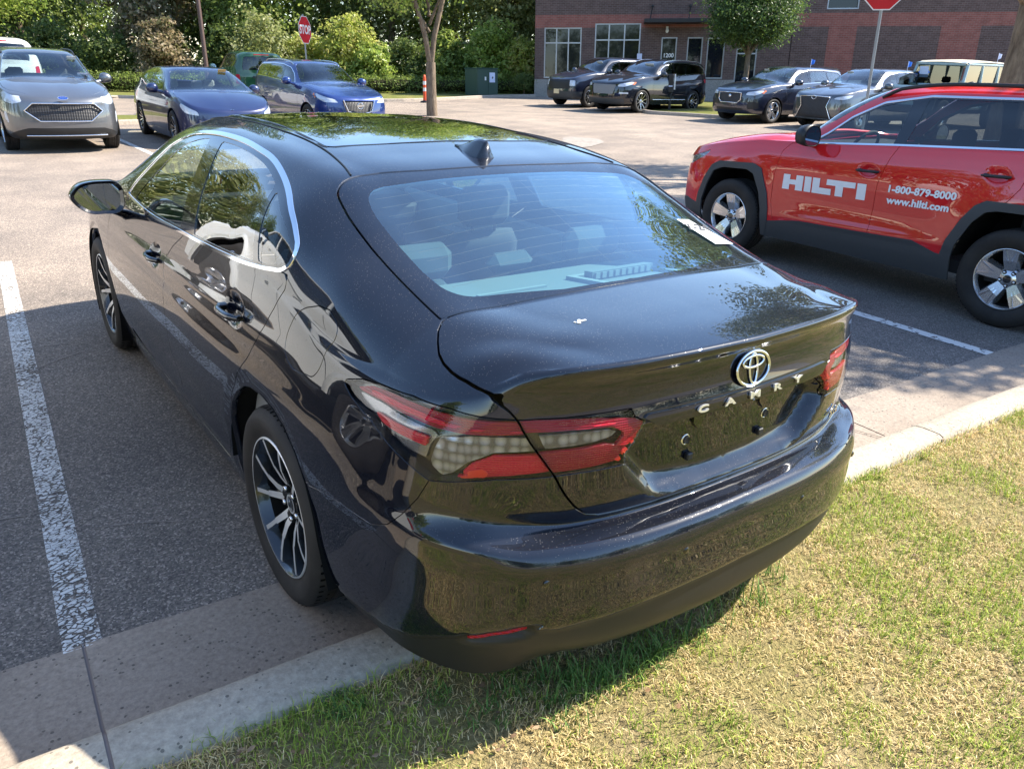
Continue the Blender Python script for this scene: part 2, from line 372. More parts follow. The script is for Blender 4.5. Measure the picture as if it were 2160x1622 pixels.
SEDAN = dict(
 plan=[(0,-1.118),(.15,-1.116),(.30,-1.107),(.45,-1.085),(.58,-1.046),(.68,-.997),(.76,-.93),(.82,-.84),(.858,-.73),(.88,-.6),(.897,-.45),(.908,-.3),(.914,-.12),(.916,.08),(.917,.3),(.918,.55),(.92,.9),(.92,1.3),(.92,1.75),(.918,2.15),(.915,2.5),(.91,2.83),(.89,3.15),(.85,3.4),(.74,3.6),(.5,3.72),(.25,3.77),(0,3.785)],
 prof={0:[(.11,.24),(.035,.32),(.008,.44),(0,.55),(.002,.638),(.014,.657),(.05,.667),(.09,.672),(.076,.70),(.066,.80),(.060,.89),(.057,.922),(.075,.985),(.074,1.045),(.052,1.080),(.058,1.088)],
  4:[(.10,.265),(.035,.34),(.008,.43),(0,.54),(.002,.625),(.014,.645),(.05,.66),(.088,.672),(.08,.70),(.07,.80),(.066,.87),(.068,.915),(.080,.975),(.080,1.03),(.068,1.067),(.075,1.075)],
  5:[(.075,.25),(.033,.34),(.007,.42),(0,.54),(.002,.622),(.012,.643),(.045,.66),(.08,.685),(.076,.72),(.068,.80),(.068,.87),(.071,.915),(.08,.97),(.086,1.015),(.085,1.045),(.10,1.06)],
  6:[(.055,.245),(.03,.33),(.006,.405),(0,.53),(-.001,.632),(.006,.656),(.032,.672),(.055,.70),(.058,.745),(.058,.81),(.060,.87),(.064,.91),(.072,.955),(.080,.99),(.088,1.012),(.10,1.025)],
  8:[(.03,.25),(.012,.33),(.002,.385),(0,.50),(-.004,.61),(0,.66),(.010,.69),(.016,.725),(.02,.76),(.024,.81),(.028,.86),(.036,.90),(.052,.93),(.06,.95),(.07,.97),(.085,.985)],
  10:[(.02,.26),(.008,.32),(.002,.385),(0,.50),(0,.60),(.002,.64),(.005,.69),(.008,.73),(.012,.77),(.020,.82),(.028,.86),(.036,.895),(.046,.925),(.056,.95),(.066,.968),(.08,.985)],
  13:[(.05,.17),(.03,.23),(.015,.29),(.006,.40),(0,.52),(0,.60),(.002,.66),(.005,.71),(.010,.76),(.020,.81),(.026,.85),(.034,.89),(.044,.94),(.055,.985),(.068,1.03),(.083,1.068)],
  15:[(.075,.14),(.055,.19),(.034,.265),(.016,.36),(.004,.47),(0,.56),(.001,.63),(.004,.70),(.010,.755),(.022,.80),(.026,.84),(.036,.88),(.047,.93),(.058,.975),(.068,1.01),(.078,1.045)],
  17:[(.075,.13),(.055,.18),(.034,.265),(.016,.36),(.004,.47),(0,.56),(.001,.63),(.004,.70),(.010,.755),(.022,.795),(.026,.835),(.036,.87),(.048,.905),(.058,.94),(.068,.975),(.078,1.01)],
  20:[(.06,.14),(.04,.20),(.025,.28),(.010,.38),(.002,.48),(0,.56),(.001,.63),(.004,.70),(.010,.75),(.018,.79),(.022,.83),(.03,.86),(.04,.895),(.05,.925),(.06,.955),(.078,.985)],
  22:[(.04,.18),(.015,.25),(.005,.33),(0,.42),(0,.50),(0,.57),(.002,.63),(.006,.69),(.012,.73),(.018,.77),(.024,.80),(.03,.83),(.038,.85),(.046,.87),(.056,.89),(.07,.91)],
  27:[(.10,.18),(.03,.24),(0,.32),(0,.40),(.006,.47),(.014,.53),(.024,.58),(.032,.62),(.04,.65),(.048,.67),(.056,.69),(.065,.70),(.075,.71),(.085,.72),(.10,.73),(.12,.74)]},
 seamz=[1.088,1.088,1.087,1.084,1.078,1.062,1.022,.998,.986,.982,.984,1.0,1.04,1.068,1.062,1.045,1.025,1.01,1.0,1.0,.985,.955,.91,.86,.80,.76,.745,.74],
 st={6:(-.985,[(.60,1.073),(.45,1.089),(.30,1.095),(.15,1.098),(0,1.0985)]),
  7:(-.86,[(.665,1.060),(.52,1.093),(.35,1.1025),(.17,1.1055),(0,1.106)]),
  8:(-.74,[(.70,1.050),(.60,1.088),(.40,1.1045),(.2,1.109),(0,1.110)]),
  9:(-.61,[(.73,1.05),(.645,1.093),(.45,1.105),(.22,1.112),(0,1.114)]),
  10:(-.46,[(.755,1.075),(.645,1.130),(.47,1.148),(.24,1.162),(0,1.168)]),
  11:(-.30,[(.77,1.112),(.648,1.178),(.47,1.198),(.24,1.216),(0,1.224)]),
  12:(-.12,[(.765,1.165),(.642,1.247),(.47,1.268),(.24,1.285),(0,1.292)]),
  13:(.10,[(.772,1.235),(.615,1.330),(.45,1.348),(.23,1.358),(0,1.362)]),
  14:(.32,[(.765,1.255),(.635,1.362),(.50,1.381),(.25,1.388),(0,1.391)]),
  15:(.55,[(.76,1.245),(.63,1.386),(.52,1.402),(.26,1.412),(0,1.415)]),
  16:(.9,[(.757,1.23),(.62,1.396),(.52,1.418),(.26,1.432),(0,1.436)]),
  17:(1.3,[(.75,1.215),(.618,1.390),(.52,1.416),(.26,1.433),(0,1.438)]),
  18:(1.75,[(.765,1.16),(.635,1.335),(.54,1.378),(.27,1.405),(0,1.412)]),
  19:(2.2,[(.79,1.10),(.70,1.18),(.60,1.215),(.30,1.24),(0,1.248)]),
  20:(2.6,[(.83,1.0),(.76,1.015),(.60,1.03),(.3,1.04),(0,1.045)]),
  21:(2.95,[(.80,.968),(.68,.985),(.5,.995),(.25,.998),(0,.998)])}, ca=5, cb=22, scol=4)
# ---------------------------------------------------------------- materials for vehicles
paint('black_paint', (.0030, .0045, .0100), rough=.3, dust=.34)
paint('black_paint_clean', (.003, .0035, .005), rough=.2, dust=.05)
mat('gap_black', (.002, .002, .002), .9, spec=.1); mat('arch_black', (.006, .006, .006), .85, spec=.15)
mat('plastic_black', (.018, .018, .019), .45, spec=.4); mat('gloss_black', (.003, .003, .004), .08, coat=.6); mat('rubber_trim', (.006, .006, .006), .5)
mat('chrome', (.82, .83, .85), .06, 1.); mat('letter_chrome', (.92, .92, .93), .28, .85); mat('satin_chrome', (.70, .71, .73), .16, 1.); mat('rim_face', (.72, .73, .75), .38, .65); mat('rim_dark', (.010, .011, .012), .25, coat=.6)
mat('silver_rim', (.60, .61, .63), .24, .9, coat=.4); mat('disc_steel', (.35, .34, .33), .35, 1.)
mat('lamp_red', (.48, .002, .020), .25, spec=.3); mat('lamp_red_dark', (.24, .001, .014), .25, spec=.3); mat('reflector_red', (.42, .008, .018), .35, spec=.3)
mat('lamp_orange', (.60, .022, .016), .3, spec=.3)
mat('lamp_silver', (.22, .22, .23), .22, .8); mat('headlamp_clear', (.62, .66, .72), .22, .2); mat('lamp_black', (.012, .010, .012), .25, coat=.3)
mat('seat_fabric', (.06, .065, .07), .9); mat('seat_light', (.30, .31, .31), .9); mat('dash_dark', (.02, .021, .023), .7); mat('cabin_grey', (.17, .18, .18), .85); mat('cabin_light', (.26, .27, .27), .9)
mat('paper_white', (.75, .77, .76), .6); mat('ink', (.03, .03, .035), .6); mat('white_vinyl', (.80, .80, .82), .4); mat('mirror_glass', (.34, .40, .46), .01, 1.)
glassmat('glass', (.72, .80, .79)); glassmat('glass_dusty', (.60, .86, .84), dust=.4, gain=1.8, gc=(.66, .90, 1.)); glassmat('glass_dark', (.16, .18, .19)); glassmat('lens_clear', (.97, .97, .97), gain=.55)
def led_mat():
    m = mat('lamp_chrome', (.6, .6, .6), .2, .6); h = NT(m); v = h.coord()
    vo = h.n('TexVoronoi', {'Vector': v, 'Scale': 40., 'Randomness': .15}).outputs['Distance']; wv = h.n('TexWave', {'Vector': v, 'Scale': 60., 'Distortion': .5}, bands_direction='Z').outputs['Fac']
    h.bump(h.math('ADD', h.math('MULTIPLY', vo, 2.), h.math('MULTIPLY', wv, .04)), .32, .005)
    h.l(h.ramp(vo, [(.0, (.40, .41, .45)), (.38, (.26, .27, .31)), (.60, (.12, .12, .13))]), h.b.inputs['Base Color'])
led_mat()
for _n in ('lamp_red', 'lamp_red_dark', 'reflector_red'):
    _h = NT(M[_n]); _v = _h.coord(); _w = _h.n('TexWave', {'Vector': _v, 'Scale': 55.}, bands_direction='Z').outputs['Fac']; _q = _h.n('TexVoronoi', {'Vector': _v, 'Scale': 160., 'Randomness': .0}).outputs['Distance']; _h.bump(_h.math('ADD', _w, _q), .5, .002); _c = M[_n].node_tree.nodes['Principled BSDF'].inputs['Base Color'].default_value[:3]; _h.l(_h.mix(_w, tuple(x*.78 for x in _c), tuple(min(1, x*1.12) for x in _c)), _h.b.inputs['Base Color'])
def tyre_mat():
    m = mat('tyre', (.022, .021, .021), .72, spec=.3); h = NT(m); v = h.coord(); h.bump(h.noise(v, 60, 3), .25, .003)
    h.l(h.ramp(h.noise(v, 7, 3), [(.3, (.016, .015, .015)), (.7, (.034, .031, .029))]), h.b.inputs['Base Color'])
tyre_mat()
# ---------------------------------------------------------------- wheels
def tyre_mesh(R, rr, W, blocks=70):
    """outward is +x; tread grooves and sipes modelled"""
    mb = MB(); h = W/2; s = (R-rr)
    prof = [(rr-.004, -h*.78), (rr+s*.12, -h*.90), (rr+s*.45, -h*1.0), (rr+s*.78, -h*.93), (R-.006, -h*.80), (R, -h*.66)]
    g = []
    for a, b in ((-.62, -.40), (-.34, -.06), (.0, .06)): pass
    tread = []
    for k in range(4):
        a = -h*.66+k*(h*1.32/4); b = a+h*1.32/4
        tread += [(R, a+.002), (R, b-.005), (R-.007, b-.004), (R-.007, b-.0005)] if k < 3 else [(R, a+.002), (R, b)]
    prof = prof+tread+[(R-.006, h*.80), (rr+s*.80, h*.93), (rr+s*.66, h*.985), (rr+s*.62, h*.985+.0015), (rr+s*.45, h*1.0), (rr+s*.25, h*.965), (rr+s*.12, h*.90), (rr+s*.1, h*.885), (rr-.004, h*.84), (rr-.012, h*.5), (rr-.012, -h*.5)]
    mb.lathe(prof, 72, axis='x', closed=True)
    for k in range(blocks):       # shoulder sipes
        th = 2*pi*k/blocks
        for sx in (1, -1):
            for q0, q1 in ((h*.52, h*.84),):
                pts = []
                for xx, rr_ in ((q0, R+.0008), (q1, R-.0045)):
                    for dt in (-.0045, .0045): pts.append((sx*xx, (rr_)*cos(th+dt/R), (rr_)*sin(th+dt/R)))
                mb.add(pts, [(0, 1, 3, 2)], 1)
    return mb
def spoke(mb, th, r0, r1, w0, w1, x0, x1, d, face=0, side=1, inset=.45, skew=0.):
    """one spoke: bright machined face, darker sloping sides"""
    P = []
    for k, (r, wd, x) in enumerate(((r0, w0, x0), ((r0+r1)/2, (w0*.4+w1*.6), x0+(x1-x0)*.62), (r1, w1, x1))):
        t = th+skew*(r-r0)/(r1-r0); c, s_ = cos(t), sin(t)
        for off, dx in ((-wd*.5, -d), (-wd*.5*(1-inset), 0), (wd*.5*(1-inset), 0), (wd*.5, -d)): P.append((x+dx, c*r-s_*off, s_*r+c*off))
    F = []; mi = []
    for k in range(2):
        a, b = k*4, k*4+4
        mb.add(P, [(a, a+1, b+1, b)], side); mb.add(P, [(a+1, a+2, b+2, b+1)], face); mb.add(P, [(a+2, a+3, b+3, b+2)], side)
def wheel_meshes(R, rr, W, style):
    key = (R, rr, W, style)
    if key in WM: return WM[key]
    t = tyre_mesh(R, rr, W); to = t.build('tyre', [M['tyre'], M['gap_black']])
    mb = MB(); h = W/2
    # barrel, lip
    mb.lathe([(rr-.001, h*.86), (rr-.003, h*.90), (rr-.0075, h*.897)], 64, axis='x', mi=0); mb.lathe([(rr-.0075, h*.897), (rr-.014, h*.80), (rr-.022, h*.55)], 64, axis='x', mi=0 if style == 'five' else 1)
    mb.lathe([(rr-.022, h*.55), (rr-.030, h*.2), (rr-.034, -h*.85), (.0, -h*.86)], 48, axis='x', mi=2)
    if style == 'camry':
        for k in range(5):
            th = pi/2+.18+k*2*pi/5
            for sg in (-1, 1):
                spoke(mb, th+sg*.16, .045, .135, .038, .028, h*.42, h*.74, .030, 0, 1, .25, skew=sg*.10)
                spoke(mb, th+sg*.26, .132, rr-.012, .024, .026, h*.74, h*.84, .034, 0, 1, .38, skew=sg*.06)
            spoke(mb, th, .035, .10, .070, .022, h*.40, h*.60, .02, 1, 1, .3)
        mb.lathe([(.0, h*.52), (.028, h*.52), (.034, h*.49), (.058, h*.44), (.066, h*.36)], 40, axis='x', mi=1)
        mb.lathe([(.027, h*.53), (.030, h*.535), (.033, h*.53)], 32, axis='x', mi=0)
        nut = 1
    elif style == 'five':      # broad twin-flank spokes
        for k in range(5):
            th = pi/2+.05+k*2*pi/5
            spoke(mb, th, .05, rr-.012, .095, .165, h*.46, h*.82, .05, 0, 0, .30)
            for sg in (-1, 1): spoke(mb, th+sg*.02, .06, rr-.02, .012, .02, h*.47, h*.83, .006, 3, 3, .3, skew=sg*.17)
        mb.lathe([(.0, h*.56), (.030, h*.56), (.036, h*.52), (.075, h*.46), (.085, h*.30)], 40, axis='x', mi=0)
        mb.lathe([(.0, h*.575), (.026, h*.575), (.031, h*.555)], 32, axis='x', mi=1); nut = 1
    else:
        n = 10 if style == 'ten' else 7 if style == 'seven' else 5
        for k in range(n):
            th = pi/2+k*2*pi/n; spoke(mb, th, .04, rr-.012, .05 if n < 8 else .034, .055 if n < 8 else .034, h*.5, h*.82, .04, 0, 1, .35)
        mb.lathe([(.0, h*.58), (.03, h*.58), (.06, h*.48), (.07, h*.3)], 32, axis='x', mi=0); nut = 1
    for k in range(5):
        a = pi/2+pi/5+k*2*pi/5; c = (h*.40, .054*cos(a), .054*sin(a))
        mb.lathe([(.0, .022), (.0085, .022), (.0095, .016), (.0095, 0)], 6, c=c, axis='x', mi=3)
        mb.lathe([(.010, .012), (.015, .014), (.015, 0)], 14, c=c, axis='x', mi=2)
    ro = mb.build('rim', [M['silver_rim'] if style in ('five', 'seven', 'ten') else M['rim_face'], M['silver_rim'] if style == 'five' and False else M['rim_dark'], M['arch_black'], M['satin_chrome']])
    db = MB(); db.lathe([(.07, -.01), (.155, -.01), (.155, -.03), (.07, -.03)], 40, axis='x'); db.box((-.03, .10, .085), (.05, .09, .13), 0, bev=.01)
    do = db.build('brake_disc', M['disc_steel'])
    WM[key] = (to.data, ro.data, do.data)
    for o in (to, ro, do): bpy.data.objects.remove(o)
    return WM[key]
WM = {}
def add_wheels(root, R, rr, W, style, xo, ys, zc=None, detail=True, name='wheel', steer=0.):
    tm, rm, dm = wheel_meshes(R, rr, W, style)
    for y in ys:
        for sx in (-1, 1):
            e = empty(name, (sx*(xo-W/2), y, zc or R), (0, 0, (pi if sx < 0 else 0)+(steer if y > 1 else 0)), root)
            for nm, me in (('tyre', tm), ('rim', rm))+((('brake_disc', dm),) if detail else ()):
                o = bpy.data.objects.new(nm, me); COL.objects.link(o); o.parent = e
def weld(S1, S2):
    n1 = len(S1.V); V = np.vstack([S1.V, S2.V]); N = np.vstack([S1.N, S2.N]); P = np.vstack([S1.P, S2.P]); F = np.vstack([S1.F, S2.F+n1])
    key = np.round(V*20000).astype(np.int64); _, idx, inv = np.unique(key, axis=0, return_index=True, return_inverse=True); inv = inv.ravel()
    F = inv[F]; ok = (F[:, 0] != F[:, 1]) & (F[:, 1] != F[:, 2]) & (F[:, 2] != F[:, 0]); return Surf(V[idx], N[idx], P[idx], F[ok])
Surf.mirror = lambda s: Surf(s.V*[-1, 1, 1], s.N*[-1, 1, 1], s.P.copy(), s.F[:, ::-1].copy())
def make_half(spec, hr, hc, hfine=None, disp=None):
    V1, F1, V2, F2 = shell(spec['plan'], spec['prof'], spec['seamz'], spec['st'], spec['ca'], spec['cb'], hr, hc, hfine, top_sharp_col=spec.get('scol'))
    c = np.array([0, 1.3, .6]); F1 = orient(V1, F1, c); F2 = orient(V2, F2, c)
    s1, s2 = finish(V1, F1, V2, F2); s1.P = np.column_stack([s1.P, np.zeros(len(s1.P))]); s2.P = np.column_stack([s2.P[:, 0], s2.V[:, 2], s2.P[:, 1]])
    A = weld(s1, s2)
    if disp is not None:
        A0 = A.copy(); A = A.copy(); A.V = disp(A.V, A.N, A.P); Vf = np.vstack([A.V, A.V*[-1, 1, 1]]); Ff = np.vstack([A.F, A.F[:, ::-1]+len(A.V)]); A.N = vnormals(Vf, Ff)[:len(A.V)]
        return A, A0
    return A, A
def xy(S): return S.V[:, :2]
def yz(S): return S.V[:, 1:]
def sz(S): return S.P[:, :2]
def gate(f, m): return np.where(m, f, -1.)
def take(S, f, g=.002):
    """split S along f=0 leaving a gap of 2g: (inside, outside); f is evaluated by a function of the surface"""
    v = f(S); return clip(S, v-g), clip(S, -v-g)
# ---------------------------------------------------------------- the black sedan
Y0 = 1.777
ARCH_R = [(.425, .10), (.43, .33), (.425, .42), (.40, .50), (.36, .575), (.30, .635), (.23, .68), (.15, .703), (.05, .71), (-.05, .70), (-.13, .675), (-.21, .625), (-.275, .555), (-.315, .48), (-.34, .40), (-.37, .33), (-.40, .27), (-.42, .10)]
ARCH_F = [(2.825+.39*cos(a), .33+.385*sin(a)) for a in np.linspace(-.5, pi+.5, 26)]
DLO = cr([(2.10, 1.018), (1.894, 1.190), (1.706, 1.296), (1.487, 1.356), (1.187, 1.387), (.965, 1.392), (.659, 1.384), (.43, 1.362), (.288, 1.331), (.117, 1.276), (.008, 1.216), (-.036, 1.171), (-.032, 1.127), (.0, 1.103), (.067, 1.090), (.253, 1.064), (.516, 1.043), (1.033, 1.018), (1.687, .998)], n=4, closed=True, sharp=(0,))
GL_F = cr([(1.93, 1.022), (1.73, 1.172), (1.57, 1.276), (1.362, 1.338), (1.178, 1.362), (1.098, 1.036), (1.528, 1.020)], n=4, closed=True, sharp=(0, 4, 5))
GL_R = cr([(1.022, 1.366), (.791, 1.366), (.583, 1.354), (.42, 1.332), (.297, 1.303), (.238, 1.083), (.525, 1.062), (.905, 1.043)], n=4, closed=True, sharp=(0, 4, 5, 7))
GL_Q = cr([(.262, 1.292), (.142, 1.248), (.045, 1.205), (.003, 1.165), (.004, 1.135), (.025, 1.120), (.07, 1.110), (.193, 1.090)], n=4, closed=True, sharp=(0, 7))
LAMP_O = [(1.292, .934), (1.295, .922), (1.258, .905), (1.153, .876), (1.025, .827), (.942, .790), (.878, .798), (.771, .813), (.40, .825), (.40, .965), (.712, .957), (.762, .959), (.819, .961), (.898, .967), (1.035, .969), (1.147, .962), (1.231, .953)]
LAMP_I = [(.72, .815), (.429, .829), (.334, .914), (.385, .938), (.515, .953), (.72, .958)]
LIDGAP = [(.871, 1.30), (.850, 1.024), (.784, 1.000), (.735, .975), (.712, .955), (.678, .905), (.640, .858), (.606, .815), (.577, .767), (.541, .725), (.505, .698), (.468, .688), (.3, .686), (-.1, .686), (-.1, 1.30)]
LID_XY = [(-.1, -.603), (.641, -.592), (.67, -.619), (.69, -.65), (.708, -.685), (.717, -.722), (.719, -.762), (.716, -.79), (.705, -.829), (.687, -.884), (.652, -.925), (.60, -.98), (.55, -1.05), (.4, -1.3), (-.1, -1.3)]
GLASS_O = cr([(-.2, .095), (0, .095), (.3, .099), (.52, .105), (.588, .082), (.625, .045), (.640, -.02), (.651, -.18), (.649, -.34), (.645, -.468), (.643, -.585), (.3, -.597), (-.2, -.600)], n=3, closed=True, sharp=(0, 10, 12))
GLASS_I = cr([(-.2, .03), (0, .03), (.4, .028), (.52, .015), (.555, -.02), (.573, -.08), (.58, -.173), (.579, -.295), (.574, -.424), (.563, -.48), (.533, -.52), (.463, -.54), (-.2, -.562)], n=3, closed=True, sharp=(0, 12))
WSH = [(-.2, 1.86), (.45, 1.83), (.58, 1.80), (.62, 1.83), (.72, 2.2), (.79, 2.46), (.74, 2.52), (.5, 2.60), (-.2, 2.66)]
HOOD = [(-.2, 2.72), (.5, 2.67), (.76, 2.58), (.82, 2.75), (.82, 3.1), (.74, 3.42), (.5, 3.6), (-.2, 3.7)]
R_DOOR = [(-.030, 1.10), (-.030, 1.062), (.008, .993), (.081, .899), (.175, .792), (.265, .709), (.349, .61), (.405, .508), (.464, .39), (.535, .275), (.56, .268), (1.13, .268), (1.15, .35), (1.17, .45), (1.19, .58), (1.21, .729), (1.238, .845), (1.228, .90), (1.157, .951), (1.041, 1.012), (1.05, 1.10)]
F_DOOR = [(1.05, 1.10), (1.041, 1.012), (1.157, .951), (1.228, .90), (1.238, .845), (1.21, .729), (1.19, .58), (1.17, .45), (1.15, .35), (1.13, .268), (2.22, .268), (2.30, .349), (2.349, .458), (2.41, .614), (2.41, .80), (2.36, .90), (2.24, .975), (2.14, 1.02)]
FUEL = cr([(-.14, 1.02), (-.18, 1.044), (-.33, 1.044), (-.350, 1.02), (-.335, .97), (-.328, .92), (-.30, .889), (-.264, .884), (-.15, .881), (-.120, .90), (-.110, .94), (-.121, .98)], n=3, closed=True)
BUMP = [(-.1, .05), (1.75, .05), (1.75, .55), (1.5, .563), (1.344, .594), (1.213, .607), (1.118, .614), (1.05, .644), (1.01, .684), (.971, .736), (.941, .792), (.878, .80), (.771, .815), (.608, .820), (.577, .767), (.541, .725), (.505, .698), (.468, .688), (.3, .686), (-.1, .686)]
CLAD = [(-.1, .0), (-.1, .462), (0, .462), (.252, .458), (.437, .446), (.599, .430), (.655, .438), (.618, .455), (.66, .455), (.702, .450), (.821, .413), (.90, .380), (.983, .339), (1.10, .305), (1.3, .285), (1.45, .27), (1.6, .265), (1.6, .0)]
REFL = [(.828, .383), (.812, .404), (.75, .424), (.682, .443), (.664, .437), (.69, .418), (.775, .393)]
POCK = [(.85, .366), (.83, .398), (.70, .437), (.645, .449), (.64, .425), (.67, .400), (.75, .378)]
RECESS = [(-.2, .935), (.36, .935), (.425, .832), (.344, .746), (.318, .722), (.286, .709), (.228, .699), (.10, .690), (-.2, .688)]
def camry_disp(V, N, P):
    V = V.copy(); s, z, top = P.T; rear = top <= 0
    # licence recess with a bevelled frame
    d = sd(RECESS, P[:, :2]); V[:, 1] += np.where(rear, .052*np.clip(d/.036, 0, 1), 0)
    # reflector pocket in the cladding
    d = sd(POCK, P[:, :2]); V -= N*np.where(rear, .020*sstep(d/.018), 0)[:, None]
    # cladding stands back from the painted skin
    d = sd(CLAD, P[:, :2]); V -= N*np.where(rear & (s < 1.5), .007*sstep(d/.012), 0)[:, None]
    # wheel arch lips
    for A in (ARCH_R, ARCH_F):
        d = -sd(A, V[:, 1:]); m = (V[:, 0] > .7) & rear; V[:, 0] -= np.where(m & (d < .2), .007*sstep((.040-d)/.010), 0)
    # door handle cups
    for cy, cz in ((.335, .905), (1.40, .862)):
        q = ((V[:, 1]-cy)/.085)**2+((z-cz)/.050)**2; V[:, 0] -= np.where((V[:, 0] > .7) & rear, .022*sstep((1-q)/.7), 0)
    # sill crease and character line
    m = (V[:, 0] > .7) & rear; y = V[:, 1]
    V[:, 0] += np.where(m, .006*np.exp(-((z-.315-.02*np.abs(y-1.3))/.022)**2)*sstep((y-.5)/.3)*sstep((2.2-y)/.3), 0)
    zc = .862+.034*(1.4-y)*.9; e = (z-zc); w_ = sstep((y+.30)/.7)*sstep((2.3-y)/.8)
    V[:, 0] += np.where(m, (.005*np.exp(-(e/.012)**2)-.0025*np.exp(-((e-.030)/.025)**2))*w_, 0)
    # rear door dip above the rocker
    V[:, 0] -= np.where(m, .010*np.exp(-((z-.40)/.07)**2)*np.exp(-((y-1.2)/.9)**4), 0)
    V[V[:, 0] < 0, 0] = 0
    return V
def offs(S, d): S = S.copy(); S.V = S.V+S.N*d; return S
def build_camry():
    root = empty('sedan'); tag(root, 'black sedan in the foreground seen from its rear left corner, backed over the kerb', 'car')
    A, A0 = make_half(SEDAN, .0115, .019, .0095, camry_disp)
    BP = M['black_paint']
    side = lambda S: (S.V[:, 0] > .52) & (S.V[:, 1] < 2.5) & (S.V[:, 1] > -.5)
    fdlo = lambda S: gate(sd(DLO, yz(S)), side(S))
    # wheel openings
    wo = lambda S: np.maximum(gate(sd(ARCH_R, yz(S)), (S.V[:, 0] > .6) & (S.P[:, 2] <= 0)), gate(sd(ARCH_F, yz(S)), (S.V[:, 0] > .6) & (S.P[:, 2] <= 0)))
    A = clip(A, -wo(A))
    dl, A = take(A, fdlo, .0)
    # chrome surround, pillars and panes
    ch, dl2 = clip(dl, -(fdlo(dl)-.0115)), clip(dl, fdlo(dl)-.0115)
    trim = offs(ch, .004)
    for sgn in (0, 1):
        S = trim if sgn else trim.mirror(); part('window_trim', S, M['chrome'], root, fl=.012, skip0=False)
    pil = dl2; panes = []
    for pl in (GL_F, GL_R, GL_Q):
        f = lambda S, pl=pl: gate(sd(pl, yz(S)), side(S)); g, pil = take(pil, f, .0); panes.append(g)
    # top skin: glass, lid, hood
    top = lambda S: S.P[:, 2] > 0
    rg, A = take(A, lambda S: gate(sd(GLASS_O, xy(S)), (S.V[:, 1] < .2) & top(S)), .0035)
    clear, border = take(rg, lambda S: gate(sd(GLASS_I, xy(S)), S.V[:, 1] < .2), .0)
    ws, A = take(A, lambda S: gate(sd(WSH, xy(S)), (S.V[:, 1] > 1.5) & top(S)), .002)
    def lidf(S):
        k = np.where(top(S), 1., sstep((S.V[:, 2]-.975)/.035)); return np.where(k > 0, k*sd(LID_XY, xy(S)), 0)+np.where(k < 1, (1-k)*sd(LIDGAP, sz(S)), 0)
    # lamps
    lf = lambda S: np.where(S.P[:, 2] <= 0, np.maximum(sd(LAMP_I, sz(S)), sd(LAMP_O, sz(S))), -1)
    lamp, A = take(A, lf, .0015)
    lampI, lampO = take(lamp, lidf, .0028)
    lid, A = take(A, lidf, .0030)
    bump, A = take(A, lambda S: np.where(S.P[:, 2] <= 0, sd(BUMP, sz(S)), -1), .0012)
    hood, A = take(A, lambda S: gate(sd(HOOD, xy(S)), (S.V[:, 1] > 2.4) & top(S)), .002)
    clad, bump = take(bump, lambda S: sd(CLAD, sz(S)), .0010)
    fuel, A = take(A, lambda S: gate(sd(FUEL, yz(S)), S.V[:, 0] > .7), .0016)
    rd, A = take(A, lambda S: gate(sd(R_DOOR, yz(S)), S.V[:, 0] > .6), .0022)
    fd, A = take(A, lambda S: gate(sd(F_DOOR, yz(S)), S.V[:, 0] > .6), .0022)
    HL = [(4.95, .70), (5.15, .765), (5.5, .74), (5.75, .66), (5.6, .60), (5.2, .63)]; GR = [(5.55, .24), (6.5, .24), (6.5, .52), (5.75, .50)]
    hl, A = take(A, lambda S: np.where(S.P[:, 2] <= 0, sd(HL, sz(S)), -1), .002); gr, A = take(A, lambda S: np.where(S.P[:, 2] <= 0, sd(GR, sz(S)), -1), .001)
    fbp, A = take(A, lambda S: gate(np.minimum(S.P[:, 0]-4.97, .70-S.V[:, 2]), S.P[:, 0] > 4.5), .0015)
    body = part('body', both(A), BP, root, fl=.022)
    part('trunk_lid', both(lid), BP, root, fl=.022); part('hood', both(hood), BP, root, fl=.015)
    rbp = part('rear_bumper', both(bump), BP, root, fl=.02); part('bumper_cladding', both(clad), M['plastic_black'], root, fl=.02)
    part('front_bumper', both(fbp), BP, root, fl=.02); part('grille', both(gr), M['plastic_black'], root, off=-.03, fl=.03)
    for S in (hl, hl.mirror()): o = part('headlamp', S, M['lens_clear'], root); part('reflector', S, M['lamp_chrome'], o, off=-.03, fl=.02, skip0=False)
    part('windscreen', both(ws), M['glass'], root, off=-.002)
    rw = part('rear_window', both(clear), M['glass_dusty'], root, off=-.0025); part('black_border', both(border), BP, rw, off=-.0025, fl=.012)
    edge = take(take(rg, lambda S: gate(sd(GLASS_O, xy(S)), S.V[:, 1] < .2), .0)[0], lambda S: gate(sd(GLASS_O, xy(S)), S.V[:, 1] < .2)-.004, .0)[1]
    part('seal', both(edge), M['rubber_trim'], rw, off=.001)
    # heating wires
    hw = MB()
    def s2point(x, y): return surf_pt(HALF, x, y)
    for k in range(11):
        y = -.47+k*.044; xs = np.linspace(-.54, .54, 25); P = [np.array(s2point(abs(x), y+.012*(1-(x/.55)**2)))*[1 if x > 0 else -1, 1, 1]-[0, 0, .004] for x in xs]; hw.tube(P, .0004, 3)
    hw.tube([np.array(s2point(0, y))-[0, 0, .004] for y in np.linspace(-.5, -.02, 14)], .0005, 3)
    hw.build('heating_wire', M['copper'], rw)
